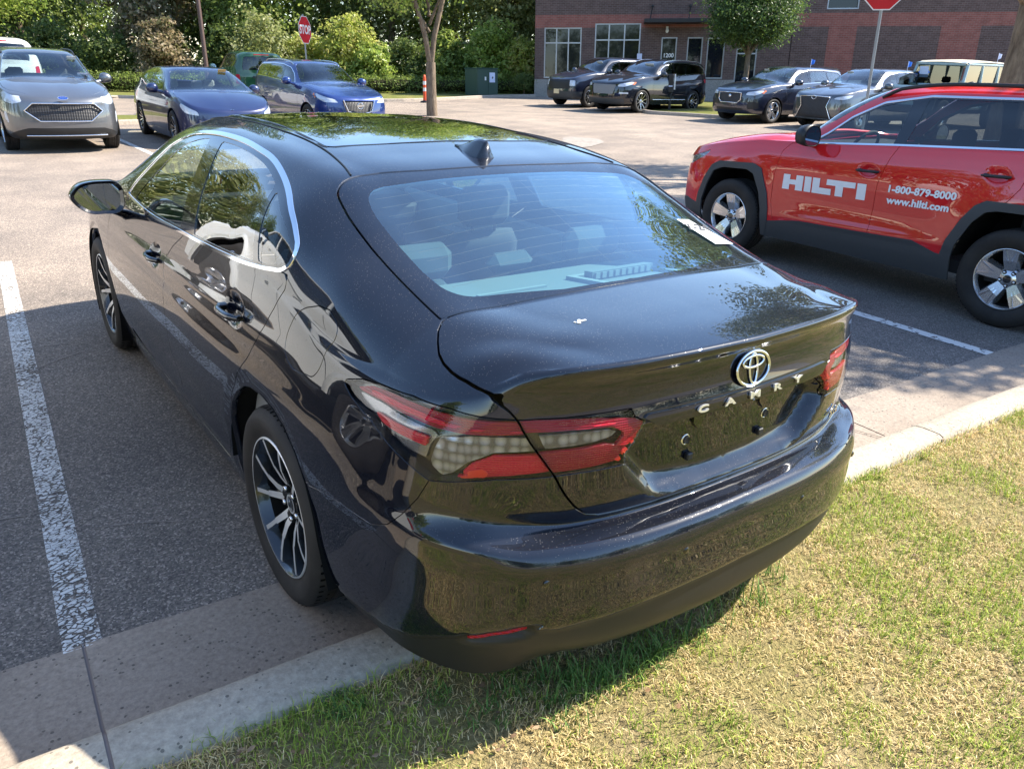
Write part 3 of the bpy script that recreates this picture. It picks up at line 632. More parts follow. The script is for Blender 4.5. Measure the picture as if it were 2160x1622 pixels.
    for mir in (0, 1):
        fx = (lambda S: S) if mir else (lambda S: S.mirror()); sx = 1 if mir else -1
        for nm, S, pane, hy, hz in (('front_door', fd, panes[0], 1.40, .862), ('rear_door', rd, panes[1], .335, .905)):
            d = part(nm, fx(S), BP, root, fl=.02, skip0=False)
            if pane is not None: part('window_pane', fx(pane), M['glass'], d, off=-.003)
            door_handle(d, sx, hy, hz)
        part('quarter_window', fx(panes[2]), M['glass'], root, off=-.003)
        part('pillar_trim', fx(pil), M['gloss_black'], root, off=-.001, fl=.01, skip0=False)
        part('fuel_door' if not mir else 'quarter_patch', fx(fuel), BP, root if not mir else body, fl=.01, skip0=False)
        camry_lamp(root, fx, lampO, lampI)
        rp = clip(clad, sd(REFL, sz(clad)))
        part('bumper_reflector', offs(fx(rp), .006), M['reflector_red'], root, fl=.008, skip0=False)
        for ar, yc in ((ARCH_R, .03), (ARCH_F, 2.825)):
            mb = MB(); P = np.array(ar)*[1, 1]; P = P[P[:, 1] > .12]; P = (P-[yc, .34])*1.01+[yc, .34]
            V = [(sx*.905, q[0], q[1]) for q in P]+[(sx*.50, q[0], q[1]) for q in P]; n = len(P); mb.add(V, [(i, i+1, n+i+1, n+i) for i in range(n-1)]+[tuple(range(n, 2*n))], 0, True); mb.build('wheel_arch_liner', M['arch_black'], root)
    # garnish bar over the licence recess
    gp = [(-.2, .914), (.333, .914), (.358, .930), (.385, .944), (-.2, .946)]
    g = clip(A0, np.where(A0.P[:, 2] <= 0, sd(gp, sz(A0)), -1)); part('trunk_garnish', offs(both(g), .005), M['black_paint_clean'], root, fl=.03)
    add_wheels(root, .334, .236, .235, 'camry', .912, (0, 2.825))
    camry_extras(root)
    return root
def surf_pt(S, x, y, dz=0.):
    T = S.F[(S.P[S.F[:, 0], 2] > 0)]; A, B, C = S.V[T[:, 0]], S.V[T[:, 1]], S.V[T[:, 2]]
    d = (B[:, 1]-C[:, 1])*(A[:, 0]-C[:, 0])+(C[:, 0]-B[:, 0])*(A[:, 1]-C[:, 1]); d = np.where(abs(d) < 1e-14, 1e-14, d)
    a = ((B[:, 1]-C[:, 1])*(x-C[:, 0])+(C[:, 0]-B[:, 0])*(y-C[:, 1]))/d; b = ((C[:, 1]-A[:, 1])*(x-C[:, 0])+(A[:, 0]-C[:, 0])*(y-C[:, 1]))/d; c = 1-a-b
    e = np.minimum(np.minimum(a, b), c); i = e.argmax(); return (x, y, a[i]*A[i, 2]+b[i]*B[i, 2]+c[i]*C[i, 2]+dz)
def rear_y(S, x, z):
    T = S.F[(S.P[S.F[:, 0], 2] <= 0) & (S.V[S.F[:, 0], 1] < -.5)]; A, B, C = S.V[T[:, 0]][:, [0, 2, 1]], S.V[T[:, 1]][:, [0, 2, 1]], S.V[T[:, 2]][:, [0, 2, 1]]; x = abs(x)
    d = (B[:, 1]-C[:, 1])*(A[:, 0]-C[:, 0])+(C[:, 0]-B[:, 0])*(A[:, 1]-C[:, 1]); d = np.where(abs(d) < 1e-14, 1e-14, d)
    a = ((B[:, 1]-C[:, 1])*(x-C[:, 0])+(C[:, 0]-B[:, 0])*(z-C[:, 1]))/d; b = ((C[:, 1]-A[:, 1])*(x-C[:, 0])+(A[:, 0]-C[:, 0])*(z-C[:, 1]))/d; c = 1-a-b
    e = np.minimum(np.minimum(a, b), c); yy = a*A[:, 2]+b*B[:, 2]+c*C[:, 2]; m = e > -1e-4; return yy[m].min() if m.any() else -1.05
def door_handle(parent, sx, cy, cz, m=None, L=.10, x=.889, mcol=None):
    mb = MB(); n = 14; P = []
    for i in range(n+1):
        t = i/n*2-1; P.append((sx*(x+.030-.022*abs(t)**3), cy+t*L, cz+.010*t*-1*.4-.004))
    mb.tube(P, [(.012 if abs(i/n*2-1) < .85 else .008) for i in range(n+1)], 10, flat=1.0)
    mb.box((sx*(x+.005), cy-L*.72, cz-.004), (.03, .03, .022), 0, bev=.004); mb.box((sx*(x+.005), cy+L*.72, cz-.004), (.03, .03, .022), 0, bev=.004)
    mb.build('door_handle', mcol or M['black_paint_clean'], parent)
    if mcol is None:
        s = MB(); s.tube([(sx*(x+.033-.022*abs(i/8*2-1)**3), cy+(i/8*2-1)*L*.85, cz-.0145) for i in range(9)], .0025, 6); s.build('chrome_strip', M['chrome'], parent)
def camry_lamp(root, fx, lampO, lampI):
    lo = empty('tail_lamp', (0, 0, 0), (0, 0, 0), root)
    part('housing', fx(lampO), M['lamp_black'], lo, off=-.030, fl=.0); rimO = clip(lampO, -(np.minimum(sd(LAMP_O, sz(lampO)), 9)-.004)) if len(lampO.F) else None
    part('lens', fx(lampO), M['lens_clear'], lo, off=.0005, fl=.0)
    part('bezel', flange_only(fx(lampO), .03), M['lamp_black'], lo)
    regs = [([(1.262, .926), (1.19, .950), (1.089, .957), (.957, .955), (.835, .951), (.69, .952), (.69, .922), (.760, .918), (.84, .916), (.93, .918), (1.02, .924), (1.13, .927)], 'lamp_red_dark', -.006, 'red_band'),
            ([(1.24, .931), (1.16, .945), (1.09, .947), (1.0, .944), (.90, .936), (.80, .932), (.69, .932), (.69, .926), (.80, .925), (.92, .926), (1.05, .932), (1.15, .932)], 'lamp_red', -.002, 'light_bar'),
            ([(1.256, .922), (1.13, .922), (1.03, .919), (.95, .912), (.935, .90), (.955, .87), (.965, .835), (1.02, .842), (1.10, .866), (1.217, .898)], 'lamp_silver', -.022, 'side_reflector'),
            ([(1.165, .902), (1.05, .900), (.955, .895), (.962, .868), (1.03, .874), (1.12, .880)], 'reflector_red', -.012, 'side_marker'),
            ([(.925, .900), (.831, .912), (.66, .912), (.64, .878), (.773, .872), (.842, .844), (.884, .812), (.915, .802), (.950, .826), (.94, .868)], 'lamp_chrome', -.016, 'led_row'),
            ([(.873, .806), (.832, .845), (.773, .868), (.60, .873), (.56, .83), (.716, .818)], 'lamp_red', -.010, 'lower_band'),
            ([(.868, .804), (.840, .826), (.800, .836), (.785, .824), (.79, .812)], 'lamp_orange', -.007, 'turn_lamp')]
    for pl, m, d, nm in regs: part(nm, fx(clip(lampO, sd(pl, sz(lampO))-.001)), M[m], lo, off=d, fl=.012, skip0=False)
    li = empty('trunk_lamp', (0, 0, 0), (0, 0, 0), root)
    part('housing', fx(lampI), M['lamp_black'], li, off=-.026); part('lens', fx(lampI), M['lens_clear'], li, off=.0005)
    part('bezel', flange_only(fx(lampI), .03), M['lamp_black'], li)
    regs = [([(.74, .956), (.592, .956), (.482, .951), (.397, .941), (.343, .917), (.372, .902), (.41, .870), (.45, .872), (.42, .905), (.455, .926), (.56, .929), (.74, .924)], 'lamp_red_dark', -.006, 'red_band'),
            ([(.74, .936), (.56, .943), (.47, .940), (.40, .928), (.40, .922), (.47, .931), (.56, .935), (.74, .930)], 'lamp_red', -.002, 'light_bar'),
            ([(.655, .918), (.556, .921), (.46, .919), (.436, .908), (.455, .897), (.499, .889), (.554, .885), (.637, .882)], 'lamp_chrome', -.016, 'led_row'),
            ([(.70, .875), (.554, .879), (.472, .884), (.41, .872), (.440, .834), (.51, .826), (.70, .819)], 'lamp_red_dark', -.008, 'lower_band'),
            ([(.46, .872), (.41, .872), (.350, .916), (.362, .922), (.43, .880)], 'lamp_red', -.005, 'inner_edge'),
            ([(.395, .868), (.432, .834), (.452, .832), (.425, .862), (.372, .905), (.362, .903)], 'lamp_orange', -.003, 'amber_edge')]
    for pl, m, d, nm in regs: part(nm, fx(clip(lampI, sd(pl, sz(lampI))-.001)), M[m], li, off=d, fl=.012, skip0=False)
def flange_only(S, d):
    n0 = len(S.V); T = flange(S, d, skip0=False); F = T.F[len(S.F):]; u, inv = np.unique(F, return_inverse=True); return Surf(T.V[u], T.N[u], T.P[u], inv.reshape(-1, 3))
mat('copper', (.20, .10, .06), .5, .3)
def headrest(mb, x, y, z, w=.26, h=.17, t=.10, posts=True):
    mb.box((x, y, z), (w, t, h), 0, bev=.035)
    if posts:
        for s in (-1, 1): mb.tube([(x+s*.06, y, z-h/2-.07), (x+s*.06, y, z-h/2+.02)], .007, 6)
def seat(parent, x, y, w=.50, m='seat_fabric', z0=.22, ztop=.92, lean=.16, hr=True, name='seat'):
    mb = MB(); mb.box((x, y+.18, z0+.12), (w, .52, .20), 0, bev=.05)
    n = 10; V = []
    for i in range(n+1):
        t = i/n; z = z0+.15+(ztop-z0-.15)*t; yy = y-.06-lean*t; ww = w*(1-.22*t**2)/2; th = .075*(1-.35*t)
        if i == n: ww *= .86; th *= .6
        for a in range(12):
            q = 2*pi*a/12; cx_, sy_ = cos(q), sin(q); V.append((x+ww*np.sign(cx_)*abs(cx_)**.5, yy+th*np.sign(sy_)*abs(sy_)**.6, z))
    mb.add(V, [(i*12+a, i*12+(a+1) % 12, (i+1)*12+(a+1) % 12, (i+1)*12+a) for i in range(n) for a in range(12)]+[tuple(range(n*12, n*12+12))], 0, True)
    if hr: headrest(mb, x, y-.06-lean-.01, ztop+.115)
    return mb.build(name, M[m], parent)
def steering(parent, x, y, z, r=.185):
    mb = MB(); P = [(x+r*cos(a), y-.10*sin(a)*.9, z+r*sin(a)*.92) for a in np.linspace(0, 2*pi, 25)]; mb.tube(P, .014, 8, cap=False)
    mb.box((x, y, z), (.13, .06, .11), 0, bev=.02); mb.box((x-.11, y, z), (.14, .02, .03)); mb.box((x+.11, y, z), (.14, .02, .03)); mb.tube([(x, y, z), (x, y+.35, z-.12)], .03, 8); return mb.build('steering_wheel', M['dash_dark'], parent)
def camry_extras(root):
    H = HALF
    # cabin
    mb = MB(); mb.box((0, 1.45, .19), (1.60, 3.6, .05)); mb.build('floor_pan', M['gap_black'], root)  # black underbody slab, added to block light
    zs = lambda y: 1.002-.115*(y+.02)
    def slab(mb, x0, x1, y0, y1, h0, h1):
        V = [(x, y, zs(y)+h) for h in (h0, h1) for x, y in ((x0, y0), (x1, y0), (x1, y1), (x0, y1))]; mb.add(V, [(3, 2, 1, 0), (4, 5, 6, 7), (0, 1, 5, 4), (1, 2, 6, 5), (2, 3, 7, 6), (3, 0, 4, 7)])
    mb = MB(); slab(mb, -.60, .60, -.555, -.02, -.02, 0); mb.build('parcel_shelf', M['cabin_grey'], root)
    sh = MB(); slab(sh, .06, .42, -.50, -.475, 0, .012); slab(sh, .06, .42, -.25, -.225, 0, .012); slab(sh, .06, .085, -.475, -.25, 0, .012); slab(sh, .395, .42, -.475, -.25, 0, .012); slab(sh, -.34, -.08, -.30, -.285, 0, .008); sh.build('shelf_frame', M['cabin_light'], root)
    br = MB(); slab(br, .10, .38, -.31, -.27, 0, .03); b_ = br.build('brake_light_housing', M['cabin_grey'], root); br = MB()
    for k in range(9): slab(br, .112+k*.029, .130+k*.029, -.316, -.311, .006, .026)
    br.build('louvre', M['cabin_light'], b_)
    s = MB(); s.box((0, .02, .62), (1.30, .16, .70), 0, bev=.05)
    for x in (-.42, .42): s.box((x, .06, .72), (.44, .16, .56), 0, bev=.06)
    headrest(s, -.38, .02, 1.075, .27, .12, .09); headrest(s, .38, .02, 1.075, .27, .12, .09); headrest(s, 0, .02, 1.04, .20, .07, .08, False); s.box((0, .36, .42), (1.32, .55, .18), 0, bev=.05); s.build('rear_seat', M['seat_fabric'], root)
    for x in (-.38, .38): seat(root, x, 1.02, name='front_seat', ztop=.98, lean=.20, m='seat_fabric')
    d = MB(); d.box((0, 2.15, .86), (1.46, .50, .20), 0, bev=.07); d.box((0, 1.92, .74), (.30, .30, .26), 0, bev=.05); d.box((0, 1.90, .95), (.27, .03, .16), .0, bev=.01); d.box((-.38, 1.98, .965), (.34, .14, .07), 0, bev=.03); d.build('dashboard', M['dash_dark'], root)
    d = MB(); d.box((0, 1.885, .955), (.22, .01, .12)); d.build('screen', M['screen'], root)
    d = MB(); d.box((0, 1.3, .50), (.24, 1.1, .28), 0, bev=.05); d.build('centre_console', M['dash_dark'], root)
    steering(root, -.38, 1.80, .86)
    for sx in (-1, 1):
        d = MB(); d.box((sx*.80, 1.2, .70), (.04, 2.1, .50), 0, bev=.015); d.box((sx*.765, 1.5, .78), (.06, .6, .07), 0, bev=.02); d.box((sx*.765, .6, .80), (.06, .5, .07), 0, bev=.02); d.build('door_lining', M['cabin_light'], root)
    m_ = MB(); m_.box((0, 1.78, 1.30), (.24, .03, .07), 0, bev=.02); m_.tube([(0, 1.80, 1.33), (0, 1.86, 1.375)], .01, 6); m_.build('rear_view_mirror', M['dash_dark'], root)
    # headliner
    T = clip(HALF, np.minimum(np.minimum(HALF.V[:, 1]-.12, 1.80-HALF.V[:, 1]), .57-HALF.V[:, 0])+np.where(HALF.P[:, 2] > 0, 0, -9)); part('headliner', offs(both(T), -.035), M['cabin_light'], root)
    # roof glass and its seams
    for x, nm in ((1, 'roof_glass'),):
        poly = [(-.2, .47), (.46, .44), (.48, .455), (.45, 1.0), (.42, 1.74), (.38, 1.76), (-.2, 1.78)]
        T = clip(HALF, np.where(HALF.P[:, 2] > 0, sd(poly, xy(HALF)), -1)); part(nm, offs(both(T), .0025), M['black_roof_glass'], root, fl=.004)
        ring = clip(HALF, np.where(HALF.P[:, 2] > 0, .006-np.abs(sd(poly, xy(HALF))+.004), -1)); ring = clip(ring, 1.74-ring.V[:, 1]); part('roof_seal', offs(both(ring), .0012), M['rubber_trim'], root)
    # roof ditch mouldings
    for sx in (-1, 1):
        mb = MB(); pts = cr([(.548, .115), (.515, .30), (.50, .45), (.495, .9), (.49, 1.4), (.50, 1.72)], n=6); P = [np.array(surf_pt(H, x, y, .0015))*[sx, 1, 1] for x, y in pts]; mb.tube(P, .0036, 6, flat=.6); mb.build('roof_moulding', M['rubber_trim'], root)
    # shark fin
    fn = MB(); secs = []; bx, by = .0, .30
    for i in range(13):
        t = i/12; y = .385-.205*t; hgt = .008+.052*sstep(t*1.2)*(1 if t < .93 else .96); wd = .005+.030*sstep(t*1.6)
        z0 = surf_pt(H, 0, y)[2]-.003; secs.append([(bx-wd, y, z0), (bx-wd*.72, y, z0+hgt*.25), (bx-.0075, y-.004, z0+hgt*.82), (bx, y-.006, z0+hgt), (bx+.0075, y-.004, z0+hgt*.82), (bx+wd*.72, y, z0+hgt*.25), (bx+wd, y, z0)])
    V = [q for s_ in secs for q in s_]; fn.add(V, [(i*7+a, i*7+a+1, (i+1)*7+a+1, (i+1)*7+a) for i in range(12) for a in range(6)]+[tuple(range(84, 91))], 0, True); fn.build('roof_antenna', M['black_paint_clean'], root)
    # emblem: three ovals
    ey = rear_y(H, 0, .995)-.004; n_ = Vector((0, -1, .16)).normalized(); e = empty('emblem', (0, ey, .997), n_.to_track_quat('Z', 'Y').to_euler(), root); e.scale = (.88, .88, .88)
    def ring(a, b, cy, r, nm):
        mb = MB(); mb.tube([(a*cos(t), cy+b*sin(t), .006) for t in np.linspace(0, 2*pi, 49)], r, 8, cap=False, flat=.8); mb.build(nm, M['chrome'], e)
    ring(.072, .050, 0, .0050, 'outer_ring'); ring(.046, .0165, .020, .0042, 'cross_oval'); ring(.0175, .044, .000, .0042, 'upright_oval')
    bk = MB(); bk.prism([(.071*cos(t), .049*sin(t)) for t in np.linspace(0, 2*pi, 40)[:-1]], 0, .002); bk.build('back_plate', M['gloss_black'], e)
    # spaced letters on the garnish
    for k, c in enumerate('CAMRY'):
        x = -.188+k*.094; y = rear_y(_A0, x, .93)-.0085; o = text_obj('letter', c, .033, M['letter_chrome'], root, (x, y, .9315), (radians(84), 0, 0), extrude=.0025, bold=.0012); o.scale = (1.66, .74, 1)
    x = .505; y = rear_y(_A0, x, .742)-.007
    text_obj('badge', 'XLE', .034, M['chrome'], root, (x, y, .742), (radians(86), 0, radians(15)), extrude=.002, spacing=1.0, bold=.0004).scale = (1.25, .85, 1)
    # plate fixings and lamps in the recess
    for x, z in ((-.16, .815), (.16, .815)):
        y = rear_y(H, x, z); mb = MB(); mb.lathe([(.0, -.004), (.008, -.004), (.0105, -.006), (.0105, .001)], 20, c=(x, y, z), axis='y'); mb.build('plate_bolt', M['plastic_black'], root)
        mb = MB(); mb.lathe([(.011, .0), (.0135, -.003), (.016, .001)], 20, c=(x, y, z), axis='y'); mb.build('bolt_ring', M['satin_chrome'], root)
        y = rear_y(H, x*.9, .765); mb = MB(); mb.box((x*.9, y-.006, .765), (.022, .014, .020), 0, bev=.003); mb.build('plate_clip', M['plastic_black'], root)
        y = rear_y(H, x*.82, .868); mb = MB(); mb.prism([(-.020, .016), (.020, .016), (.020, -.004), (0, -.026), (-.020, -.004)], 0, .007, lambda u, v, h: (x*.82+u, y-h, .868+v)); mb.build('plate_lamp', M['gloss_black'], root)
    # parking sensors
    for x in (-.62, -.24, .24, .62):
        z = .575; y = rear_y(H, x, z); mb = MB(); mb.lathe([(.0, -.0025), (.0085, -.002), (.0105, .001)], 20, c=(x, y, z), axis='y'); mb.build('parking_sensor', M['black_paint_clean'], root)
    # bird dropping, window sticker
    bd = MB(); x0, y0 = -.366, -.793
    for k in range(9):
        a = random.random()*6.3; r = .003+.009*random.random(); q = surf_pt(H, abs(x0+cos(a)*r*1.6), y0+sin(a)*r, .0008); bd.sphere((-q[0], q[1], q[2]), .0035+.003*random.random(), 8, sc=(1, 1, .3))
    bd.build('bird_dropping', M['paper_white'], root)
    # windscreen wiper cowl, mirrors
    for sx in (-1, 1): camry_mirror(root, sx)
    mb = MB(); c = [(.50, -.285), (.555, -.29), (.613, -.455), (.520, -.455)]
    V = [np.array(surf_pt(H, x, y, .003)) for x, y in c]; mb.add(V, [(0, 1, 2, 3)]); st = mb.build('window_sticker', M['paper_white'], root)
    ux = (V[1]-V[0]); ux /= np.linalg.norm(ux); uy = (V[0]-V[3]); nn = np.cross(ux, uy); nn /= np.linalg.norm(nn); uy = np.cross(nn, ux)
    if nn[2] < 0: nn = -nn; uy = -uy
    Rm = Matrix([[ux[i], uy[i], nn[i]] for i in range(3)]).to_4x4()
    me = text_mesh('7-24', .060, 0, bold=.0016); o = link('print', me, M['ink'], st); ctr = sum(V)/4+nn*.0012+uy*.028+ux*-.004; o.matrix_world = Matrix.Translation(ctr) @ Rm
    tb = MB()
    for k in range(9):
        L = .055*(.6+.4*random.random()); yy = -.012-k*.0065; ctr2 = sum(V)/4+nn*.0012+uy*yy+ux*.006; tb.add([ctr2-ux*L/2, ctr2+ux*L/2, ctr2+ux*L/2+uy*.0018, ctr2-ux*L/2+uy*.0018], [(0, 1, 2, 3)])
    tb.build('small_print', M['ink'], st)
def camry_mirror(root, sx):
    """housing with the glass facing back"""
    mb = MB(); secs = []
    out = cr([(.908, 1.03), (.914, .985), (.935, .962), (1.0, .958), (1.065, .963), (1.095, .982), (1.122, 1.012), (1.134, 1.040), (1.118, 1.068), (1.085, 1.094), (1.05, 1.103), (.99, 1.106), (.935, 1.100), (.914, 1.078)], n=3, closed=True)
    c = out.mean(0)
    for y, k in ((1.862, .955), (1.858, .985), (1.868, 1.0), (1.90, 1.02), (1.95, .96), (1.99, .80), (2.01, .5)):
        secs.append([(sx*(c[0]-.018+(q[0]-c[0])*k), y, c[1]+.012+(q[1]-c[1])*k) for q in out])
    n = len(out); V = [q for s in secs for q in s]; mb.add(V, [(i*n+a, i*n+(a+1) % n, (i+1)*n+(a+1) % n, (i+1)*n+a) for i in range(6) for a in range(n)]+[tuple(range(6*n, 7*n))], 0, True)
    c = c+[-.018, .012]; out = out+[-.018, .012]; inner = [(sx*(c[0]+(q[0]-c[0])*.84), 1.872, c[1]+(q[1]-c[1])*.82) for q in out]; mb.add([*secs[0], *inner], [(a, (a+1) % n, n+(a+1) % n, n+a) for a in range(n)], 0, False)
    mb.tube([(sx*.855, 2.03, .925), (sx*.89, 2.0, .945), (sx*.95, 1.95, .975)], [.040, .028, .022], 10, flat=.7)
    o = mb.build('side_mirror', M['black_paint_clean'], root)
    g = MB(); P = [(sx*(c[0]+(q[0]-c[0])*.84), 1.873, c[1]+(q[1]-c[1])*.82) for q in out]; g.add(P, [tuple(range(n)) if sx > 0 else tuple(range(n-1, -1, -1))]); g.build('mirror_glass', M['mirror_glass'], o)
mat('screen', (.01, .012, .015), .1, coat=.5); 
m_ = mat('black_roof_glass', (.004, .005, .007), .05, coat=1.); _h = NT(m_)
HALF, _A0 = make_half(SEDAN, .0115, .019, .0095, camry_disp)
# ---------------------------------------------------------------- other vehicles
_side = [(.06, .26), (.04, .32), (.02, .40), (.008, .50), (0, .60), (0, .68), (.002, .76), (.006, .83), (.01, .90), (.016, .96), (.022, 1.01), (.03, 1.05), (.04, 1.085), (.05, 1.12), (.06, 1.15), (.07, 1.18)]
_rear = [(.10, .30), (.04, .36), (.01, .44), (0, .54), (.004, .62), (.03, .66), (.05, .72), (.052, .78), (.055, .84), (.058, .90), (.06, .95), (.062, .99), (.065, 1.02), (.07, 1.05), (.075, 1.08), (.08, 1.10)]
_front = [(.12, .24), (.04, .30), (.005, .38), (0, .46), (.0, .53), (.004, .60), (.012, .66), (.02, .72), (.028, .77), (.036, .81), (.045, .84), (.055, .865), (.07, .885), (.09, .905), (.12, .925), (.15, .94)]
_fcor = [(.08, .26), (.03, .32), (.008, .40), (0, .50), (0, .58), (.002, .65), (.006, .71), (.012, .76), (.018, .80), (.024, .84), (.03, .87), (.04, .90), (.05, .92), (.06, .94), (.07, .96), (.085, .98)]
SUV = dict(
 plan=[(0, -.965), (.17, -.963), (.34, -.955), (.5, -.94), (.64, -.91), (.74, -.87), (.82, -.80), (.87, -.70), (.895, -.58), (.91, -.45), (.92, -.30), (.925, -.15), (.927, 0), (.927, .2), (.927, .4), (.927, .65), (.927, 1.0), (.927, 1.4), (.927, 1.8), (.925, 2.1), (.925, 2.4), (.925, 2.69), (.905, 3.0), (.86, 3.25), (.76, 3.45), (.52, 3.56), (.26, 3.61), (0, 3.62)],
 prof={0: _rear, 5: _rear, 9: _side, 20: _side, 22: _fcor, 24: _fcor, 27: _front},
 seamz=[1.10, 1.10, 1.10, 1.10, 1.10, 1.12, 1.18, 1.23, 1.255, 1.262, 1.262, 1.258, 1.252, 1.243, 1.232, 1.215, 1.195, 1.17, 1.148, 1.135, 1.115, 1.08, 1.03, .99, .96, .945, .94, .94],
 st={6: (-.87, [(.70, 1.27), (.62, 1.36), (.45, 1.38), (.22, 1.39), (0, 1.39)]), 7: (-.80, [(.72, 1.38), (.63, 1.53), (.45, 1.59), (.22, 1.61), (0, 1.61)]), 8: (-.68, [(.755, 1.40), (.66, 1.57), (.53, 1.63), (.26, 1.655), (0, 1.66)]),
  9: (-.5, [(.765, 1.41), (.665, 1.59), (.54, 1.65), (.27, 1.672), (0, 1.678)]), 11: None, 13: (.2, [(.77, 1.41), (.67, 1.61), (.55, 1.67), (.27, 1.692), (0, 1.70)]), 15: (.65, [(.77, 1.40), (.67, 1.605), (.55, 1.667), (.27, 1.69), (0, 1.698)]),
  16: (1.0, [(.768, 1.38), (.67, 1.59), (.55, 1.65), (.27, 1.68), (0, 1.69)]), 17: (1.4, [(.77, 1.33), (.675, 1.50), (.565, 1.60), (.28, 1.64), (0, 1.65)]), 18: (1.82, [(.79, 1.215), (.71, 1.32), (.62, 1.41), (.30, 1.46), (0, 1.475)]),
  19: (2.2, [(.81, 1.14), (.75, 1.17), (.64, 1.20), (.30, 1.24), (0, 1.25)]), 20: (2.5, [(.84, 1.125), (.74, 1.165), (.6, 1.17), (.3, 1.175), (0, 1.175)]), 21: (2.9, [(.82, 1.095), (.70, 1.125), (.55, 1.125), (.28, 1.125), (0, 1.12)])}, ca=5, cb=22)
def fill_st(spec):
    st = {k: v for k, v in spec['st'].items() if v}; ks = sorted(st)
    for c in range(spec['ca']+1, spec['cb']):
        if c not in st:
            a = max(k for k in ks if k < c); b = min(k for k in ks if k > c); t = (c-a)/(b-a)
            st[c] = (st[a][0]*(1-t)+st[b][0]*t, [tuple(np.array(p)*(1-t)+np.array(q)*t) for p, q in zip(st[a][1], st[b][1])])
    spec['st'] = st
fill_st(SUV)
def plan_len(spec): p = np.array(spec['plan']); return np.linalg.norm(np.diff(p, axis=0), axis=1).sum()
SUVF = dict(
 wb=2.69, R=.362,
 dlo=[(1.95, 1.13), (1.80, 1.24), (1.636, 1.385), (1.385, 1.515), (.98, 1.585), (.29, 1.60), (-.40, 1.57), (-.66, 1.43), (-.62, 1.275), (.14, 1.255), (1.09, 1.195)],
 gl=[[(1.86, 1.155), (1.655, 1.34), (1.40, 1.475), (1.12, 1.545), (1.13, 1.205)], [(1.03, 1.212), (.99, 1.558), (.29, 1.572), (.23, 1.53), (.19, 1.262)], [(.13, 1.267), (.17, 1.54), (-.35, 1.53), (-.57, 1.43), (-.52, 1.29)]],
 ws=[(-.2, 1.50), (.55, 1.44), (.595, 1.47), (.69, 1.8), (.74, 2.08), (.70, 2.16), (.4, 2.27), (-.2, 2.31)], rw=[(-.2, 1.16), (.57, 1.16), (.61, 1.22), (.55, 1.50), (.5, 1.54), (-.2, 1.56)],
 hood=[(-.2, 2.40), (.55, 2.34), (.72, 2.24), (.80, 2.4), (.80, 2.9), (.74, 3.15), (.5, 3.38), (-.2, 3.46)],
 doorF=[(2.10, 1.12), (2.168, 1.047), (2.197, .82), (2.179, .594), (2.129, .40), (2.10, .33), (1.18, .33), (1.148, .49), (1.159, .614), (1.151, .902), (1.108, 1.093), (1.06, 1.21)],
 doorR=[(1.06, 1.21), (1.108, 1.093), (1.151, .902), (1.159, .614), (1.148, .49), (1.18, .33), (.45, .33), (.47, .56), (.40, .72), (.31, .85), (.12, .90), (.06, 1.0), (.04, 1.1), (.02, 1.26)], ws_y=1.3, rw_y=-.6)
SEDF = dict(wb=2.825, R=.334, dlo=DLO, gl=[GL_F, GL_R, GL_Q], ws=WSH, rw=None, hood=HOOD, doorF=F_DOOR, doorR=R_DOOR, ws_y=1.5, rw_y=.2)
def mirror_simple(parent, sx, x, y, z, m, s=1.):
    mb = MB(); out = cr([(0, .0), (.02, -.07), (.12, -.085), (.20, -.06), (.215, .03), (.16, .08), (.04, .075)], n=3, closed=True)*s; n = len(out); c = out.mean(0); secs = []
    for dy, k in ((-.045, .93), (-.05, 1.0), (0, 1.04), (.06, .9), (.09, .5)): secs += [(sx*(x+c[0]+(q[0]-c[0])*k), y+dy, z+c[1]+(q[1]-c[1])*k) for q in out]
    mb.add(secs, [(i*n+a, i*n+(a+1) % n, (i+1)*n+(a+1) % n, (i+1)*n+a) for i in range(4) for a in range(n)]+[tuple(range(4*n, 5*n))], 0, True)
    mb.tube([(sx*(x-.08), y+.09, z-.08), (sx*(x+.06), y+.02, z-.04)], [.04, .025], 8)
    o = mb.build('side_mirror', m, parent); g = MB(); P = [(sx*(x+c[0]+(q[0]-c[0])*.88), y-.047, z+c[1]+(q[1]-c[1])*.88) for q in out]; g.add(P, [tuple(range(n)) if sx > 0 else tuple(range(n-1, -1, -1))]); g.build('mirror_glass', M['mirror_glass'], o); return o
